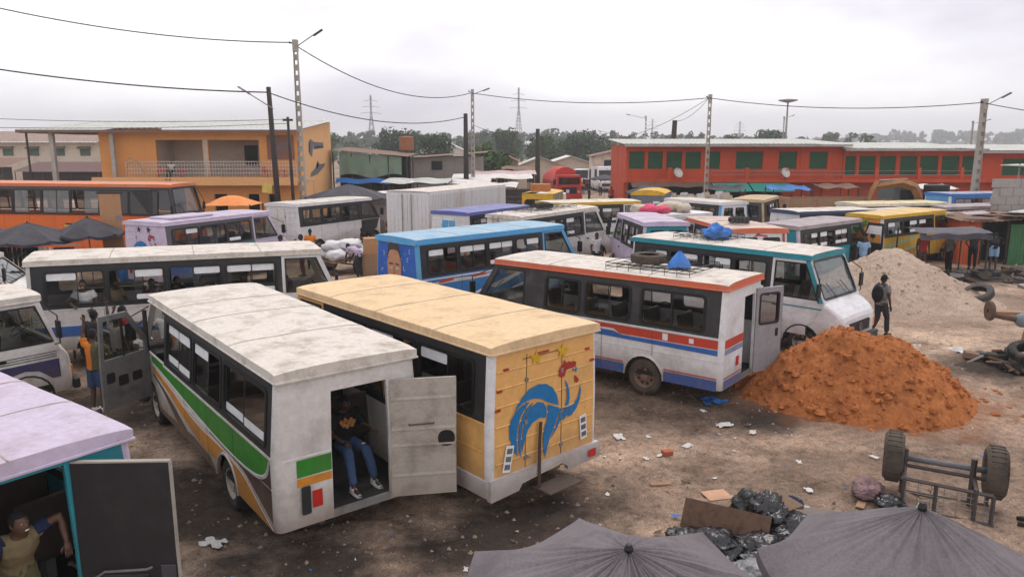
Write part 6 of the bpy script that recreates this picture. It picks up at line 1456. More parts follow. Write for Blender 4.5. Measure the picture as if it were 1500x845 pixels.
tree('bushy tree behind the red lorry', 5.5, 145, 6.6, 5.5, 4, 0); tree('slender tree near the middle pylon', -1.5, 165, 8.4, 4.5, 5, 0); tree('shrubby tree beyond the water tank', -12, 120, 6.6, 4.2, 6, 2, .28); tree('round tree above the red building roof', 64, 190, 8.6, 5.5, 7, 2, .45)
tree('small tree beside the far white cottage', -20, 170, 8, 6, 8, 0)

# ================================================================ near corner: parasols
UMB = paint('grey_canvas', (.15,.132,.14), .9, .7, (.10,.083,.09), 2.2, bump=.5, fine=40, var=.2)
UMBK = paint('black_canvas', (.03,.028,.038), .7, .5, (.09,.08,.09), 2, bump=.2)
def parasol(label, x, y, apex, rim, r, rot, mat, sides=8, group='market parasols', sagk=.10, name='parasol', fold=.006):
    z0 = GY(x, y); p = thing(name, label, 'parasol', (x, y, z0), rot, group)
    apex -= z0; rim -= z0; m = MB(); N = sides*28
    def f(u, v):
        a = 2*math.pi*u; k = (u*sides) % 1; e = math.sin(math.pi*k); rad = r*v*(1 - .10*e*v)
        z = lerp(apex, rim, v**1.05) - sagk*e*v*v + fold*(math.sin(a*37+v*3+2*math.sin(a*5)) + .8*math.sin(a*23+1.7*math.sin(a*3)))*math.sin(math.pi*min(1,.12+v))*(1.15-v*.75) - .012*math.exp(-(min(k,1-k)/.03)**2)*-1*v + .012*nz(math.cos(a)*3, math.sin(a)*3, v*4, 1.3)
        return (rad*math.cos(a), rad*math.sin(a), z)
    m.grid(f, N, 18); co = m.build('canopy', mat, p, smooth=True)
    e = MB(); e.grid(lambda u, v: (lambda q: (q[0]*(1+.004*v), q[1]*(1+.004*v), q[2]-.10*v))(f(u, 1)), N, 2); e.build('valance', mat, p, smooth=True)
    MB().tube([(0,0,-.05),(0,0,apex+.04)], .022, 8).build('pole', STEEL, p); MB().lathe([(.03,apex-.02),(.035,apex+.015),(.02,apex+.05),(.0,apex+.055)], 10).build('finial', BLACK, p)
    for k in range(sides):
        a = 2*math.pi*k/sides; rb_ = MB().tube([(.02*math.cos(a),.02*math.sin(a),apex-.035),(r*.97*math.cos(a),r*.97*math.sin(a),rim-.03)], .007, 5).build('rib', STEEL, p)
        MB().tube([(.03*math.cos(a),.03*math.sin(a),apex-.55),(r*.5*math.cos(a),r*.5*math.sin(a),lerp(apex,rim,.5)-.04)], .006, 4).build('strut', STEEL, rb_)
    return p
parasol('pleated grey canvas parasol below the cream rooster bus', .86, 5.08, 2.28, 1.77, 1.46, R(9), UMB, 8, 'grey canvas parasols', .09, fold=.016)
parasol('smooth grey canvas parasol next to the overturned cart', 3.12, 5.3, 2.5, 1.88, 1.17, R(20), UMB, 8, 'grey canvas parasols', .06, fold=.009)
parasol('large black parasol over the rack of dark clothes', -18.1, 28.0, 2.42, 1.85, 1.75, R(10), UMBK, 8, 'black parasols at the clothes stall'); parasol('black parasol beside the tall plywood board', -16.3, 28.8, 2.55, 1.95, 1.25, R(30), UMBK, 8, 'black parasols at the clothes stall'); parasol('black parasol at the far end of the clothes stall', -20.4, 28.6, 2.4, 1.85, 1.3, 0, UMBK, 8, 'black parasols at the clothes stall')
parasol('violet-black parasol in front of the orange coach nose', -13.6, 33.2, 2.35, 2.0, 1.4, .2, paint('violet_canvas', (.10,.08,.16), .8, .4), 8, 'parasols by the orange house'); parasol('big black parasol with drooping side behind the white bus', -9.2, 42.5, 3.15, 2.45, 2.4, .3, UMBK, 8, 'parasols by the orange house'); parasol('black parasol at the end of the brown awning', 9.6, 53.0, 2.6, 2.1, 1.7, .1, UMBK, 8, 'parasols in the market street')
parasol('dark parasol far up the street', 9.3, 76, 2.5, 2.1, 1.4, .1, UMBK, 8, 'parasols in the market street')
# low black canopy by the yellow bus
cn = thing('black_canopy', 'low black plastic canopy on sticks beside the yellow bus', 'canopy', (17.6, 30.6, GY(17.6, 30.6)))
m = MB(); m.grid(lambda u, v: ((u-.5)*2.9, (v-.5)*2.0, 1.88-.12*v*0+.12*math.sin(v*3.1)-.1*math.sin(u*3.1)*.5+.05*nz(u*5,v*5,2)), 22, 14); m.build('sheet', TARPK, cn, smooth=True)
m = MB(); m.grid(lambda u, v: ((u-.5)*2.9, -1.0-.03*v, 1.86-.02-.22*v-.04*math.sin(u*14)), 22, 3); m.build('flap', TARPK, cn, smooth=True)
for a in (-1.35, 1.35):
    for b in (-.9, .9): MB().tube([(a,b,-.05),(a,b,1.88)], .035, 6).build('post', DWOOD, cn)
# orange and other tarps by the orange house
ot = thing('orange_tarp_stall', 'orange tarpaulin stall top behind the white minibus', 'stall', (-14.6, 39.5, 0)); m = MB(); m.grid(lambda u, v: ((u-.5)*2.6, (v-.5)*2.2, 2.25+.45*math.sin(u*3.14)*math.sin(v*3.14)+.05*nz(u*4,v*4,1)), 16, 12); m.build('sheet', TARPO, ot, smooth=True)
for a in (-1.2, 1.2):
    for b in (-1, 1): MB().tube([(a,b,-.05),(a,b,2.3)], .035, 6).build('post', DWOOD, ot)
sg = thing('yellow_sign', 'small yellow painted board on a post before the orange house', 'sign', (-13.2, 40.8, 0)); MB().tube([(0,0,-.05),(0,0,2.8)], .03, 6).build('post', STEEL, sg); MB().obox((0,-.04,3.0), (.52,.03,.5), (0,.1,0)).build('board', paint('sign_yellow', (.62,.5,.12), .7, .3), sg)
pb = thing('plywood_board', 'tall upright plywood board beside the black parasols', 'board', (-15.85, 29.7, GY(-15.85, 29.7))); MB().bx(-.42,.42,-.02,.02,-.02,3.35).build('sheet', paint('plywood', (.42,.22,.11), .8, .3, (.3,.16,.09), 1.5, streak=1), pb); MB().bx(-.5,.55,-.03,.03,3.35,3.43).build('top_rail', DWOOD, pb); MB().bx(.2,.42,-.03,-.021,2.3,2.5).build('notice', paint('notice_grey', (.2,.2,.22), .7, .3), pb)
# clothes rack with hanging garments
cr = thing('clothes_rack', 'long rack of dark hanging clothes under the black parasols', 'clothes rack', (-18.3, 27.1, GY(-18.3, 27.1)))
MB().tube([(-2.6,0,1.72),(2.6,0,1.72)], .02, 6).build('rail', STEEL, cr)
for a in (-2.5, 0, 2.5): MB().tube([(a,0,-.05),(a,0,1.75)], .025, 6).build('upright', STEEL, cr)
rg = random.Random(8)
for k in range(26):
    x = -2.45+k*.19; mt = CLOTH[rg.choice(('black','charcoal','navy','black'))] if k not in (1,3,19,20,21,22) else (CLOTH['white'] if k < 22 else CLOTH['maroon'])
    m = MB(); m.grid(lambda u, v: (x+(u-.5)*.17, .05*math.sin(u*9+k)-.02, 1.7-lerp(.06,1.0+.15*math.sin(k*2.1),v)), 5, 6); m.build('garment', mt, cr, smooth=True)
tag(MB().ball((0,0,.45), (.32,.3,.48), 14, 10, .35, 3).build('blue_bag', TARPB, smooth=True, loc=(-14.9, 28.6, GY(-14.9, 28.6))), 'bulging blue plastic bag at the foot of the plywood board', 'bag')

# ================================================================ sack cart, bundles, sacks
sc = thing('hand_cart', 'wooden hand cart stacked under the white sacks', 'cart', (-7.1, 31.6, GY(-7.1, 31.6)), R(-35))
for k in range(5): MB().bx(-.85+k*.35, -.55+k*.35, -1.3, 1.3, .62, .67).build('plank', WOOD, sc)
MB().bx(-.8,.8,-1.35,-1.25,.5,.62).build('beam', DWOOD, sc); MB().tube([(-.7,1.3,.6),(-.5,2.3,.75)], .03, 6).build('shaft', DWOOD, sc); MB().tube([(.7,1.3,.6),(.5,2.3,.75)], .03, 6).build('shaft', DWOOD, sc)
for s in (-1, 1): wheel(sc, (s*.95, 0, .394), s)
MB().tube([(-.95,0,.394),(.95,0,.394)], .03, 6).build('axle', RUST, sc)
SACK = paint('white_woven_sack', (.62,.61,.62), .8, .3, (.4,.36,.36), 5, bump=.4, fine=50); SACKB = paint('beige_sack', (.50,.42,.33), .85, .4, (.33,.26,.19), 4, bump=.4, fine=40)
def sack(label, x, y, z, r, rot, mt, group, seed):
    o = MB().ball((0,0,0), r, 16, 10, .35, seed).build('sack', mt, smooth=True, loc=(x,y,z), rot=(0,0,rot)); return tag(o, label, 'sack', group)
base = GY(-7.1, 31.6)+.67; k = 0
for (dx, dy, dz) in ((-.5,-.8,.2),(.4,-.8,.2),(-.5,.1,.2),(.4,.1,.2),(-.3,.9,.2),(.5,.9,.2),(-.1,-.5,.52),(.0,.35,.52),(.35,-.1,.56)):
    c_, s_ = math.cos(R(-35)), math.sin(R(-35)); sack('stuffed white sack tied on the hand cart', -7.1+dx*c_-dy*s_, 31.6+dx*s_+dy*c_, base+dz, (.46,.52,.24), R(-35)+k, SACK, 'white sacks on the hand cart', k); k += 1
tag(MB().bx(-.32,.32,-.28,.28,0,.62).build('carton', paint('cardboard', (.42,.22,.10), .85, .3, (.3,.16,.08), 2), bevel=.01, loc=(-5.7, 30.3, GY(-5.7,30.3)+.95), rot=(0,0,.3)), 'brown carton on a crate beside the blue portrait bus', 'carton'); tag(MB().bx(-.4,.4,-.35,.35,0,.97).build('crate', WOOD, bevel=.01, loc=(-5.7, 30.3, GY(-5.7,30.3)-.02), rot=(0,0,.3)), 'wooden crate carrying the brown carton', 'crate')
# beige sacks in front of the red building
rg = random.Random(21)
for k, px in enumerate((978, 987, 996, 1004, 1012, 1020, 1028, 1037, 1046, 1054, 1062, 1070)):
    m = MB(); h = rg.uniform(1.0,1.25); tl = rg.uniform(-.12,.12)
    m.grid(lambda u, v: (.30*math.cos(6.283*u)*(1-.12*v+.1*math.sin(v*3.1)) + tl*v, .26*math.sin(6.283*u)*(1-.2*v), h*v+.04*math.sin(u*12)*v), 14, 7)
    x = (px-750)*.0474 - .1; tag(m.build('rice_sack', SACKB if k % 3 else SACK, smooth=True, loc=(x, 52.0+(k % 2)*.4, GY(x,52)+.85)), 'upright open beige sack on the trestle before the red building', 'sack', 'upright sacks on the trestle')
tb = thing('sack_trestle', 'low wooden trestle under the upright beige sacks', 'trestle', (13.0, 52.2, GY(13, 52.2)))
for k in range(4): MB().bx(-2.6, 2.6, -.5+k*.27, -.27+k*.27, .80, .86).build('plank', WOOD, tb)
for a in (-2.3, 0, 2.3):
    for b in (-.4, .4): MB().bx(a-.05, a+.05, b-.05, b+.05, -.05, .80).build('leg', DWOOD, tb)
# loads on roofs
PINK = paint('pink_cloth', (.60,.07,.14), .8, .3, (.4,.04,.1), 3)
for k, (y_, x_, r_) in enumerate(((.7,.25,(.42,.36,.22)),(1.4,.3,(.45,.36,.2)),(1.1,-.35,(.42,.36,.21)))):
    w_ = loc_in(Ss, x_, y_, 2.25+r_[2]*.72); tag(MB().ball((0,0,0), r_, 14, 9, .4, k).build('bundle', PINK, smooth=True, loc=w_, rot=(0,0,k)), 'bright pink cloth bundle on the roof of the rounded white van', 'bundle', 'bundles on the white van')
for k, (y_, x_, r_) in enumerate(((2.3,-.2,(.7,.45,.26)),(2.6,.35,(.5,.35,.24)),(.6,-.4,(.45,.4,.22)))):
    w_ = loc_in(Ss, x_, y_, 2.25+r_[2]*.72); tag(MB().ball((0,0,0), r_, 14, 9, .4, k+9).build('bundle', SACKB, smooth=True, loc=w_, rot=(0,0,k)), 'tan cloth bundle on the roof of the rounded white van', 'bundle', 'bundles on the white van')
def roof_tyre(B, x, y, label, lean=0, mt=None, sc_=1.0, dz=.17):
    w_ = loc_in(B, x, y, B.h+dz); t = obj_of(TYRE_ME, 'spare_tyre', mt or TYRED, None, w_, (0, math.pi/2+lean, 0), sc_); return tag(t, label, 'tyre')
roof_tyre(C, .1, 2.3, 'dusty brown spare tyre on the rack of the striped white bus'); roof_tyre(Vv, -.1, 1.6, 'black spare tyre on the peach roof behind', 0, RUBBER, .9, .12); roof_tyre(Nn, .1, 2.4, 'black tyre on the rack of the cream-white bus', 0, RUBBER, 1.0)
BTAR = paint('blue_plastic', (.03,.16,.5), .5, .3)
m = MB(); m.grid(lambda u, v: (.26*math.cos(6.283*u)*(1-.9*v), .24*math.sin(6.283*u)*(1-.9*v), .34*v**.8+.02*math.sin(u*20)), 16, 6); tag(m.build('blue_bundle', BTAR, loc=loc_in(C, .1, 1.55, C.h+.05)), 'small peaked blue plastic bundle on the striped bus rack', 'bundle')
tag(MB().ball((0,0,0), (.34,.27,.2), 16, 11, .9, 5).build('blue_bundle', BTAR, smooth=True, loc=loc_in(Ee, .1, 2.3, Ee.h+.17)), 'blue and white plastic bundle on the teal-edged bus rack', 'bundle')
for k in range(5): 
    w_ = loc_in(Vv, -.55+.13*k, 1.0, Vv.h+.05); tag(MB().lathe([(.0,.0),(.05,.0),(.05,.2),(.02,.25),(.02,.3),(.0,.3)], 10).build('bottle', paint('dark_can', (.05,.05,.05), .4, .3), loc=w_), 'small dark canister in a row on the peach bus roof', 'canister', 'canisters on the peach roof')
# ================================================================ overturned cart
oc = thing('overturned_cart', 'overturned steel hand cart with two rubber wheels in the air', 'cart', (6.5, 10.6, GY(6.5, 10.6)), R(-27))
RUSTD = paint('dark_rusty_steel', (.055,.05,.05), .7, .5, (.14,.06,.03), 7, bump=.3)
for s in (-1, 1): wheel(oc, (s*.68, .25, .60), s, TYRED, RUSTD, 1.0).scale = (1.35, 1.0, 1.0)
MB().tube([(-.66,.25,.60),(.66,.25,.60)], .045, 10).build('axle', paint('grey_pipe', (.12,.125,.14), .6, .5, (.15,.08,.05), 5), oc, smooth=True)
def bar(a, b, r=.03): return MB().tube([a, b], r, 4).build('frame_bar', RUSTD, oc)
for x in (-.52, .40): bar((x,.22,.0), (x,.22,.76), .042); bar((x,-.35,.0), (x,-.35,.52), .032)
bar((-.56,-.35,.5), (.62,-.35,.46)); bar((-.56,.3,.46), (.62,.3,.44)); bar((-.52,-.38,.48), (-.52,.34,.48)); bar((.42,-.38,.46), (.42,.34,.46)); bar((-.1,-.35,.0), (-.1,-.35,.5)); bar((.62,-.36,.0), (.62,-.36,.46)); bar((.62,.3,.0),(.62,.3,.44)); bar((-.56,-.36,.02), (.66,-.36,.02)); bar((-.56,.3,.02), (.66,.3,.02))
for k in range(7): MB().tube([(-.5+k*.17,-.36,.03),(-.5+k*.17,-.36,.49)], .005, 4).build('mesh_wire', STEEL, oc)
for k in range(4): MB().tube([(-.54,-.36,.1+k*.1),(.64,-.36,.1+k*.09)], .005, 4).build('mesh_wire', STEEL, oc)
# ================================================================ rubbish by the parasols
BAGK = paint('black_bin_bag', (.008,.008,.010), .2, .25, (.022,.02,.02), 6, bump=.35, fine=18, spec=.6)
def bag(label, x, y, r, seed, mt=BAGK, jit=.5):
    m = MB(); r = (r[0]*1.05, r[1]*1.05, r[2]*.78) if mt is BAGK else r
    def fn(u, v):
        a = 2*math.pi*u; b = math.pi*(v-.5); d = Vector((math.cos(a)*math.cos(b), math.sin(a)*math.cos(b), math.sin(b)))
        k = 1 + jit*.7*noise.noise(d*1.6+Vector((seed,0,0))) + .16*max(0, 1-5*abs(noise.noise(d*2.4+Vector((0,seed,0))))) + .09*max(0, 1-4*abs(noise.noise(d*5.2+Vector((seed,seed,0))))) + .04*max(0, 1-4*abs(noise.noise(d*11)))
        if d.z > .8: k += (d.z-.8)*1.2
        return (d.x*r[0]*k, d.y*r[1]*k, max(-.02, r[2]*(.8+d.z*k)))
    m.grid(fn, 64, 40); tag(m.build('rubbish_bag', mt, smooth=True, loc=(x, y, GY(x, y)), rot=(0,0,seed)), label, 'rubbish bag', 'rubbish bags')
bag('shiny black rubbish bag slumped against the brown board', 2.7, 9.32, (.36,.3,.2), 1.3); bag('tall knotted black rubbish bag on the heap of refuse', 3.66, 9.9, (.30,.28,.34), 2.6); bag('crumpled black rubbish bag in front of the grey panel', 3.95, 9.6, (.36,.28,.22), 3.7); bag('low torn black plastic bag between the two parasols', 3.3, 9.1, (.42,.3,.10), 4.4)
bag('bulky black rubbish bag wedged under the grey-brown sheet', 4.2, 9.3, (.34,.3,.2), 12.5); bag('flattened black bag beside the slumped shiny one', 2.5, 9.25, (.3,.24,.12), 13.1); bag('black bag half hidden by the smooth parasol', 3.75, 9.0, (.34,.28,.2), 14.3); bag('heavy black bag under the low edge of the smooth parasol', 4.5, 9.25, (.3,.3,.18), 15.8); bag('black bag pressed against the end of the brown board', 2.35, 9.5, (.24,.2,.16), 16.9); bag('black bag spilling dark rags', 3.35, 9.3, (.3,.26,.16), 18.2); bag('small dark bag behind the knotted rubbish bag', 3.45, 10.25, (.22,.2,.2), 5.9, paint('dark_green_bag', (.03,.035,.03), .4, .4)); bag('grey plastic bag at the edge of the smooth parasol', 3.1, 8.75, (.26,.2,.09), 6.1, paint('grey_plastic', (.2,.2,.21), .4, .4))
bag('pile of pink and grey cloth beside the cart wheel', 5.55, 10.95, (.26,.2,.13), 7.2, paint('pink_grey_cloth', (.24,.145,.14), .95, 1.0, (.08,.085,.12), 7, bump=.6)); bag('small black bag by the cart leg', 5.72, 10.55, (.2,.18,.12), 8.2); bag('white plastic bag by the cart leg', 5.55, 10.05, (.15,.14,.10), 9.1, paint('white_plastic', (.6,.59,.58), .5, .3))
bag('white paper bag leaning on the cart mesh', 5.9, 10.05, (.12,.1,.14), 9.9, MATS['white_plastic']); bag('navy cloth on the earth behind the grey panel', 4.25, 10.55, (.2,.14,.08), 10.7, CLOTH['navy'])
def slab(name, label, cat, x, y, z, size, rot, mt): tag(MB().obox((0,0,0), size).build(name, mt, bevel=.004, loc=(x,y,GY(x,y)+z), rot=rot), label, cat)
slab('wooden_board', 'dark brown broken board lying across the rubbish bags', 'board', 2.98, 9.72, .24, (1.2,.42,.03), (R(56),0,R(-30)), paint('old_brown_board', (.11,.062,.038), .85, .9, (.04,.028,.022), 7, bump=.6))
slab('tilted_sheet', 'flat grey-brown panel tilted over the refuse', 'panel', 4.55, 10.0, .2, (.9,.8,.03), (R(-8),R(14),R(20)), paint('grey_brown_panel', (.16,.13,.11), .8, .4))
for (lb, x, y, sz, rz) in (('flattened tan cardboard piece behind the brown board', 3.22, 11.0, (.42,.30,.012), .3), ('folded tan cardboard beside the dark bag', 3.75, 10.75, (.34,.28,.03), -.5), ('strip of wood lying on open ground', 2.4, 11.35, (.34,.08,.05), .2), ('small flat board near the cart cloth', 5.3, 10.6, (.25,.12,.015), 1.0)):
    slab('cardboard' if 'card' in lb else 'wood_offcut', lb, 'cardboard' if 'card' in lb else 'wood', x, y, .02, sz, (R(3),R(2),rz), paint('tan_card', (.50,.29,.18), .85, .3) if 'card' in lb else WOOD)
slab('wooden_crate', 'low broken wooden crate among the rubbish bags', 'crate', 3.95, 10.2, .14, (.5,.35,.26), (.12,.05,.6), paint('crate_brown', (.16,.10,.06), .85, .5))
slab('brick', 'single red brick on the bare ground', 'brick', 2.75, 12.55, .045, (.2,.11,.09), (.1,.1,.5), paint('brick_red', (.38,.10,.045), .9, .4))
# scattered litter, each scrap its own thing
rg = random.Random(17)
def scrap(x, y, s, mt, label, cat, grp):
    m = MB(); sd = rg.uniform(0,50); m.grid(lambda u, v: ((u-.5)*s*(1+.5*nz(u*3,v*3,sd)), (v-.5)*s*.6*(1+.6*nz(v*3,u*3,sd)), .012+abs(nz(u*3,v*3,sd))*s*.22), 9, 7)
    tag(m.build('litter_scrap', mt, loc=(x, y, GY(x,y)), rot=(0,0,rg.uniform(0,6))), label, cat, grp)
PAP = paint('dirty_paper', (.60,.58,.56), .8, .4, (.35,.3,.27), 8)
spots = [(2.0,13.3,.3),(2.55,13.3,.12),(2.6,12.45,.12),(3.2,12.9,.22),(2.35,12.35,.14),(.95,10.0,.12),(.85,9.2,.16),(-.75,8.35,.12),(-4.1,9.5,.32),(-4.3,8.3,.2),(-3.9,8.6,.1),(4.15,13.9,.35),(4.6,13.6,.2),(5.3,15.0,.2),(3.9,14.6,.16),(9.0,17.9,.35),(10.8,19.4,.2),(11.6,18.9,.5),(7.8,12.0,.14),(6.4,12.5,.16),(5.0,12.3,.12),(8.6,12.6,.18),(1.5,11.0,.1),(-.6,8.9,.1),(.3,8.6,.12),(8.2,15.9,.2),(4.7,11.1,.16),(3.35,11.6,.1),(-5.6,9.6,.14),(2.9,15.6,.14),(1.1,12.2,.1)]
LM = [((2.75,12.55),'near the red brick'),((-4.2,8.8),'beside the rear wheel of the green-striped bus'),((.6,9.4),'behind the cream rooster bus'),((4.4,14.2),'under the tail of the striped white bus'),((7.2,12.6),'in front of the red earth heap'),((10.8,18.9),'on the path between the two heaps'),((4.5,11.2),'by the rubbish bags'),((8.2,15.9),'on the red earth heap')]
for (x, y, s) in spots:
    w_ = min(LM, key=lambda q: math.hypot(q[0][0]-x, q[0][1]-y))[1]
    scrap(x, y, s, PAP, ('large ' if s >= .3 else 'small ' if s < .13 else '')+'crumpled pale paper scrap '+w_, 'litter', 'pale litter on the dirt')
for (x, y, s) in ((4.25,15.15,.45),(4.1,15.0,.25)): scrap(x, y, s, BTAR, 'blue plastic scrap under the striped white bus', 'litter', 'blue litter under the bus')
for k in range(10): scrap(rg.uniform(-3,9), rg.uniform(8.5,16), rg.uniform(.08,.18), paint('brown_scrap', (.12,.08,.06), .9, .4), 'small dark scrap of bark or rubber on the dirt', 'litter', 'dark litter on the dirt')
# ================================================================ tyres and scrap on the right
def tyre_thing(label, x, y, z, rot, mt=RUBBER, sc_=1.0, group='loose tyres by the heaps'): return tag(obj_of(TYRE_ME, 'loose_tyre', mt, None, (x,y,GY(x,y)+z), rot, sc_), label, 'tyre', group)
tyre_thing('big grey tyre lying on the foot of the sand heap', 15.35, 24.3, .42, (R(10),R(62),R(30)), paint('grey_tyre', (.06,.056,.054), .9, .5, (.12,.1,.09), 3), 1.2); tyre_thing('black tyre lying before the two men at the shack', 19.3, 30.2, .14, (0,R(88),0), RUBBER, 1.35); tyre_thing('tyre leaning at the green shack wall', 22.2, 30.6, .45, (0,R(20),R(60)), TYRED, 1.3)
for k, (x, y, z, r_) in enumerate(((12.1,17.5,.13,(0,R(84),0)),(12.5,17.7,.30,(.1,R(75),.4)),(12.3,17.3,.46,(.3,R(70),1)),(12.9,18.1,.2,(.2,R(60),.3)))): tyre_thing('worn black tyre in the scrap heap beyond the red earth', x, y, z, r_, RUBBER, 1.05, 'tyres in the scrap heap')
SCR = [RUST, RUSTD, STEEL, DWOOD, TINR, BLACK]
def scrap_metal(label, x, y, n, spread, grp, seed):
    rg = random.Random(seed); AD = {RUST.name:'rusty',RUSTD.name:'dark rusted',STEEL.name:'grey steel',DWOOD.name:'blackened wood',TINR.name:'brown rusted',BLACK.name:'black plastic'}
    for k in range(n):
        a = rg.uniform(0,6.283); d = spread*math.sqrt(rg.random()); X = x+d*math.cos(a); Y = y+d*math.sin(a)*.6; t = rg.random(); m = MB()
        if t < .4: kd = 'bent pipe'; m.tube([(-.3*rg.uniform(.6,2),0,0),(0,.05,.06),(.35*rg.uniform(.6,1.8),0,.03)], [rg.uniform(.02,.05)]*3, 6)
        elif t < .7: kd = 'flat block'; m.obox((0,0,.05), (rg.uniform(.2,.6),rg.uniform(.15,.4),rg.uniform(.04,.2)), (.2,.1,0))
        else: kd = 'round hub'; m.lathe([(.05,-.04),(.18,-.05),(.2,0),(.18,.05),(.05,.04)], 12)
        mt = rg.choice(SCR); o = m.build('scrap_part', mt, loc=(X, Y, GY(X,Y)+rg.uniform(.05,.3)*(1-d/spread)+.03), rot=(rg.uniform(-.4,.4), rg.uniform(-.4,.4), rg.uniform(0,6))); tag(o, AD[mt.name]+' '+kd+' '+label, 'scrap metal', grp)
scrap_metal('in the greasy scrap heap beyond the red earth', 12.3, 17.6, 34, 1.4, 'scrap heap beyond the red earth', 1); scrap_metal('strewn with other scrap in front of the shack', 20.8, 29.6, 46, 3.2, 'scrap strewn by the shack', 2)
ax = thing('scrap_axle', 'old vehicle axle with grey differential propped up by the scrap', 'axle', (14.1, 19.8, GY(14.1,19.8)), R(-10)); MB().tube([(-1.1,0,.75),(-.3,0,.62),(.3,0,.6),(1.2,.1,.65)], [.06,.09,.09,.06], 10).build('tube', RUST, ax); MB().ball((-.25,0,.62), (.22,.2,.2), 12, 8).build('differential', paint('grey_blue_iron', (.15,.19,.22), .6, .4), ax, smooth=True); MB().lathe([(.05,-.05),(.26,-.05),(.28,0),(.26,.05),(.05,.05)], 18, (-1.1,0,.85), 'X').build('hub', RUST, ax)
for a in (-.2, .8): MB().tube([(a,0,-.05),(a+.1,0,.6)], .06, 6).build('prop', WOOD, ax)
MB().bx(-.9,1.2,.15,.45,.72,.8).build('plank', WOOD, ax)
# ================================================================ shack and concrete wall on the right
sk = thing('green_shack', 'patched shack of orange and green sheet metal with junk on its roof', 'shack', (21.6, 33.2, GY(21.6,33.2)))
OSH = paint('orange_sheet', (.55,.11,.03), .7, .4, (.35,.08,.03), 2); GSH = paint('green_sheet', (.045,.15,.06), .7, .4, (.03,.08,.04), 2)
m = MB(); corr = lambda x0, x1, y0, z0, z1, mt, nm: MB().grid(lambda u, v: (lerp(x0,x1,u), y0+.02*math.sin((x1-x0)*u*40), lerp(z0,z1,v)), int((x1-x0)*30)+2, 1).build(nm, mt, sk)
corr(-1.7, -.75, 0, -.05, 1.95, OSH, 'orange_wall'); corr(.45, 1.15, -.1, -.05, 1.8, GSH, 'green_door'); corr(1.2, 5.0, 0, -.05, 1.85, GSH, 'green_wall'); MB().bx(-1.7, 5, 1.4, 1.5, -.05, 1.9).build('back_wall', HOLE, sk)
MB().bx(-1.72,-1.68,.0,2.4,-.05,1.95).build('side_wall', OSH, sk)
m = MB(); corrugated(m, -2.0, 5.2, -.45, 2.6, lambda x, y: 2.0+.06*y+.05*math.sin(x*1.7), .25, .03); m.build('roof', TINR, sk)
rg = random.Random(5)
for k in range(16): MB().obox((rg.uniform(-1.8,4.5), rg.uniform(-.4,1.8), 2.16+rg.uniform(0,.14)), (rg.uniform(.5,1.6),rg.uniform(.3,.8),.03), (rg.uniform(-.15,.15),rg.uniform(-.15,.15),rg.uniform(-.4,.4))).build('roof_sheet', rg.choice((TINR, TIN, DWOOD, BEI, ROOFG)), sk)
for a in (-.75, .42): MB().bx(a-.04,a+.04,-.03,.05,-.05,1.95).build('door_post', DWOOD, sk)
cw = thing('concrete_wall', 'bare cement wall standing behind the green shack', 'wall', (25.3, 36.2, 0)); BW = paint('raw_cement', (.34,.31,.29), .95, .4, (.24,.2,.18), .9)
for r_ in range(9):
    for c_ in range(7): MB().bx(-2.2+c_*.63+(.3 if r_ % 2 else 0), -2.2+c_*.63+(.3 if r_ % 2 else 0)+.61, (r_*5+c_*3) % 4*.006, .25, r_*.41, r_*.41+.395).build('block', BW, cw)
MB().bx(-2.15, 2.4, .05, .22, -.05, 3.68).build('mortar', BW, cw)
cp = thing('sheet_canopy', 'thin metal sheet canopy on a pole above the cement wall', 'canopy', (27.6, 38.5, 0)); MB().obox((0,0,4.35), (4.5,2.0,.05), (0,-.04,0)).build('sheet', TIN, cp)
for a in (-1.9, 1.9): MB().tube([(a,0,-.05),(a,0,4.36)], .05, 6).build('post', STEEL, cp)
# white vans far up the street
for k, (x, y, rz, lb) in enumerate(((8.9, 96, R(170), 'white van at the far end of the street'), (10.8, 90, R(185), 'white lorry cab parked near the beige shop'), (7.0, 103, R(175), 'pale car van beyond the red lorry'))):
    v = thing('far_van', lb, 'van', (x, y, 0), rz, 'white vans up the street'); h = (2.4, 2.9, 2.1)[k]
    m = MB(); m.plate([[(-2.4,.4),(2.4,.4),(2.4,1.2),(1.7,1.3),(1.2,h),(-2.4,h)]], lambda u, w, d: (d-.95, u, w), 1.9); m.build('body', WHITE2, v, bevel=.05)
    MB().obox((0, 1.49, (1.3+h)/2), (1.6, .04, (h-1.3)*.95), (R(25),0,0)).build('windscreen', BLACK, v); MB().bx(-.7,.7,2.4,2.43,.7,1.0).build('grille', BLACK, v)
    for s in (-1, 1):
        MB().bx(min(s*.951,s*.96), max(s*.951,s*.96), -.4, 1.0, 1.35, h-.3).build('side_window', BLACK, v)
        for yy in (-1.5, 1.5): wheel(v, (s*.85, yy, .394), s)

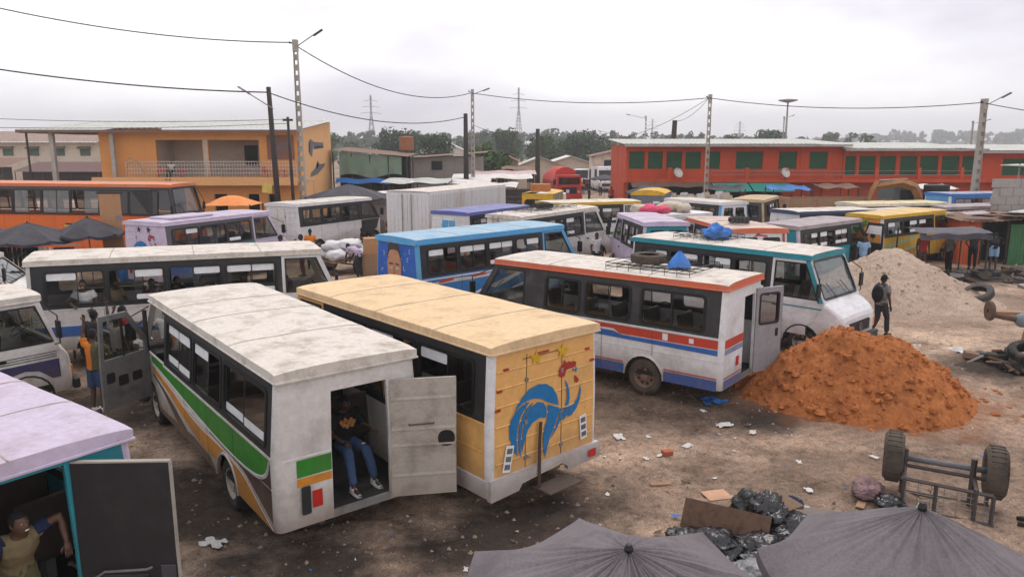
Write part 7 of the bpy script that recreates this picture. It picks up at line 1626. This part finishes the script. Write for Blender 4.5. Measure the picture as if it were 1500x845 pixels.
# tiny rubbish trodden into the dirt
lm = MB(); rg = random.Random(77)
for k in range(520):
    x = rg.uniform(-6.5, 12.5); y = 7.2 + 15*rg.random()**1.2; s = rg.uniform(.012,.05); a = rg.uniform(0,6.3); z = GY(x,y)+.012; lm.cur = rg.choice((0,0,0,1,2,2,3))
    ca, sa = math.cos(a)*s, math.sin(a)*s; w = rg.uniform(.25,.9)
    lm.add([(x+ca,y+sa,z+rg.uniform(0,.02)),(x-sa*w,y+ca*w,z),(x-ca,y-sa,z+rg.uniform(0,.02)),(x+sa*w,y-ca*w,z)], [(0,1,2,3)])
for k in range(150):
    x = rg.gauss(3.7,.8); y = rg.gauss(9.7,.45); s = rg.uniform(.02,.09); a = rg.uniform(0,6.3); z = GY(x,y)+.015+rg.uniform(0,.05); lm.cur = rg.choice((0,1,2,2,3)); ca, sa = math.cos(a)*s, math.sin(a)*s
    lm.add([(x+ca,y+sa,z+rg.uniform(0,.05)),(x-sa*.6,y+ca*.6,z),(x-ca,y-sa,z+rg.uniform(0,.05)),(x+sa*.6,y-ca*.6,z)], [(0,1,2,3)])
tag(lm.build('litter', [PAP, BTAR, MATS['brown_scrap'], MATS['tan_card']]), 'tiny bits of paper and plastic trodden into the dirt', 'litter', kind='stuff')

# more of the crowd and the market clutter below the red building
for k, (lb, x, y, w, d, z, mt) in enumerate((('dark tarpaulin stall under the red gallery beside the brown awning', 15.8, 56.4, 3, 1.8, 2.1, TARPK), ('blue-sheet stall before the shop piers', 20.5, 56.2, 3, 1.8, 2.1, TARPB), ('rusty-sheet stall under the plain red shop wall', 24.2, 56.6, 3, 1.8, 2.2, TINR), ('white-sheet stall near the blue minibus', 30.5, 55.5, 3.5, 2, 2.2, TARPW))):
    stall(lb, x, y, w, d, z, mt, .1, 'stalls below the red gallery')
# ================================================================ air
hb = MB().bx(-1650, 1650, -140, 1980, -1.6, 75).build('haze', None); hb.data.materials.clear()
hm_ = bpy.data.materials.new('haze_air'); hm_.use_nodes = True; nt = hm_.node_tree; nt.nodes.clear()
o_ = nt.nodes.new('ShaderNodeOutputMaterial'); v_ = nt.nodes.new('ShaderNodeVolumePrincipled'); v_.inputs['Color'].default_value = (.98,.98,1,1); v_.inputs['Density'].default_value = .0008; v_.inputs['Anisotropy'].default_value = .2
nt.links.new(v_.outputs[0], o_.inputs['Volume']); hb.data.materials.append(hm_); tag(hb, 'thin pale haze over the yard and woods', 'haze', kind='stuff')
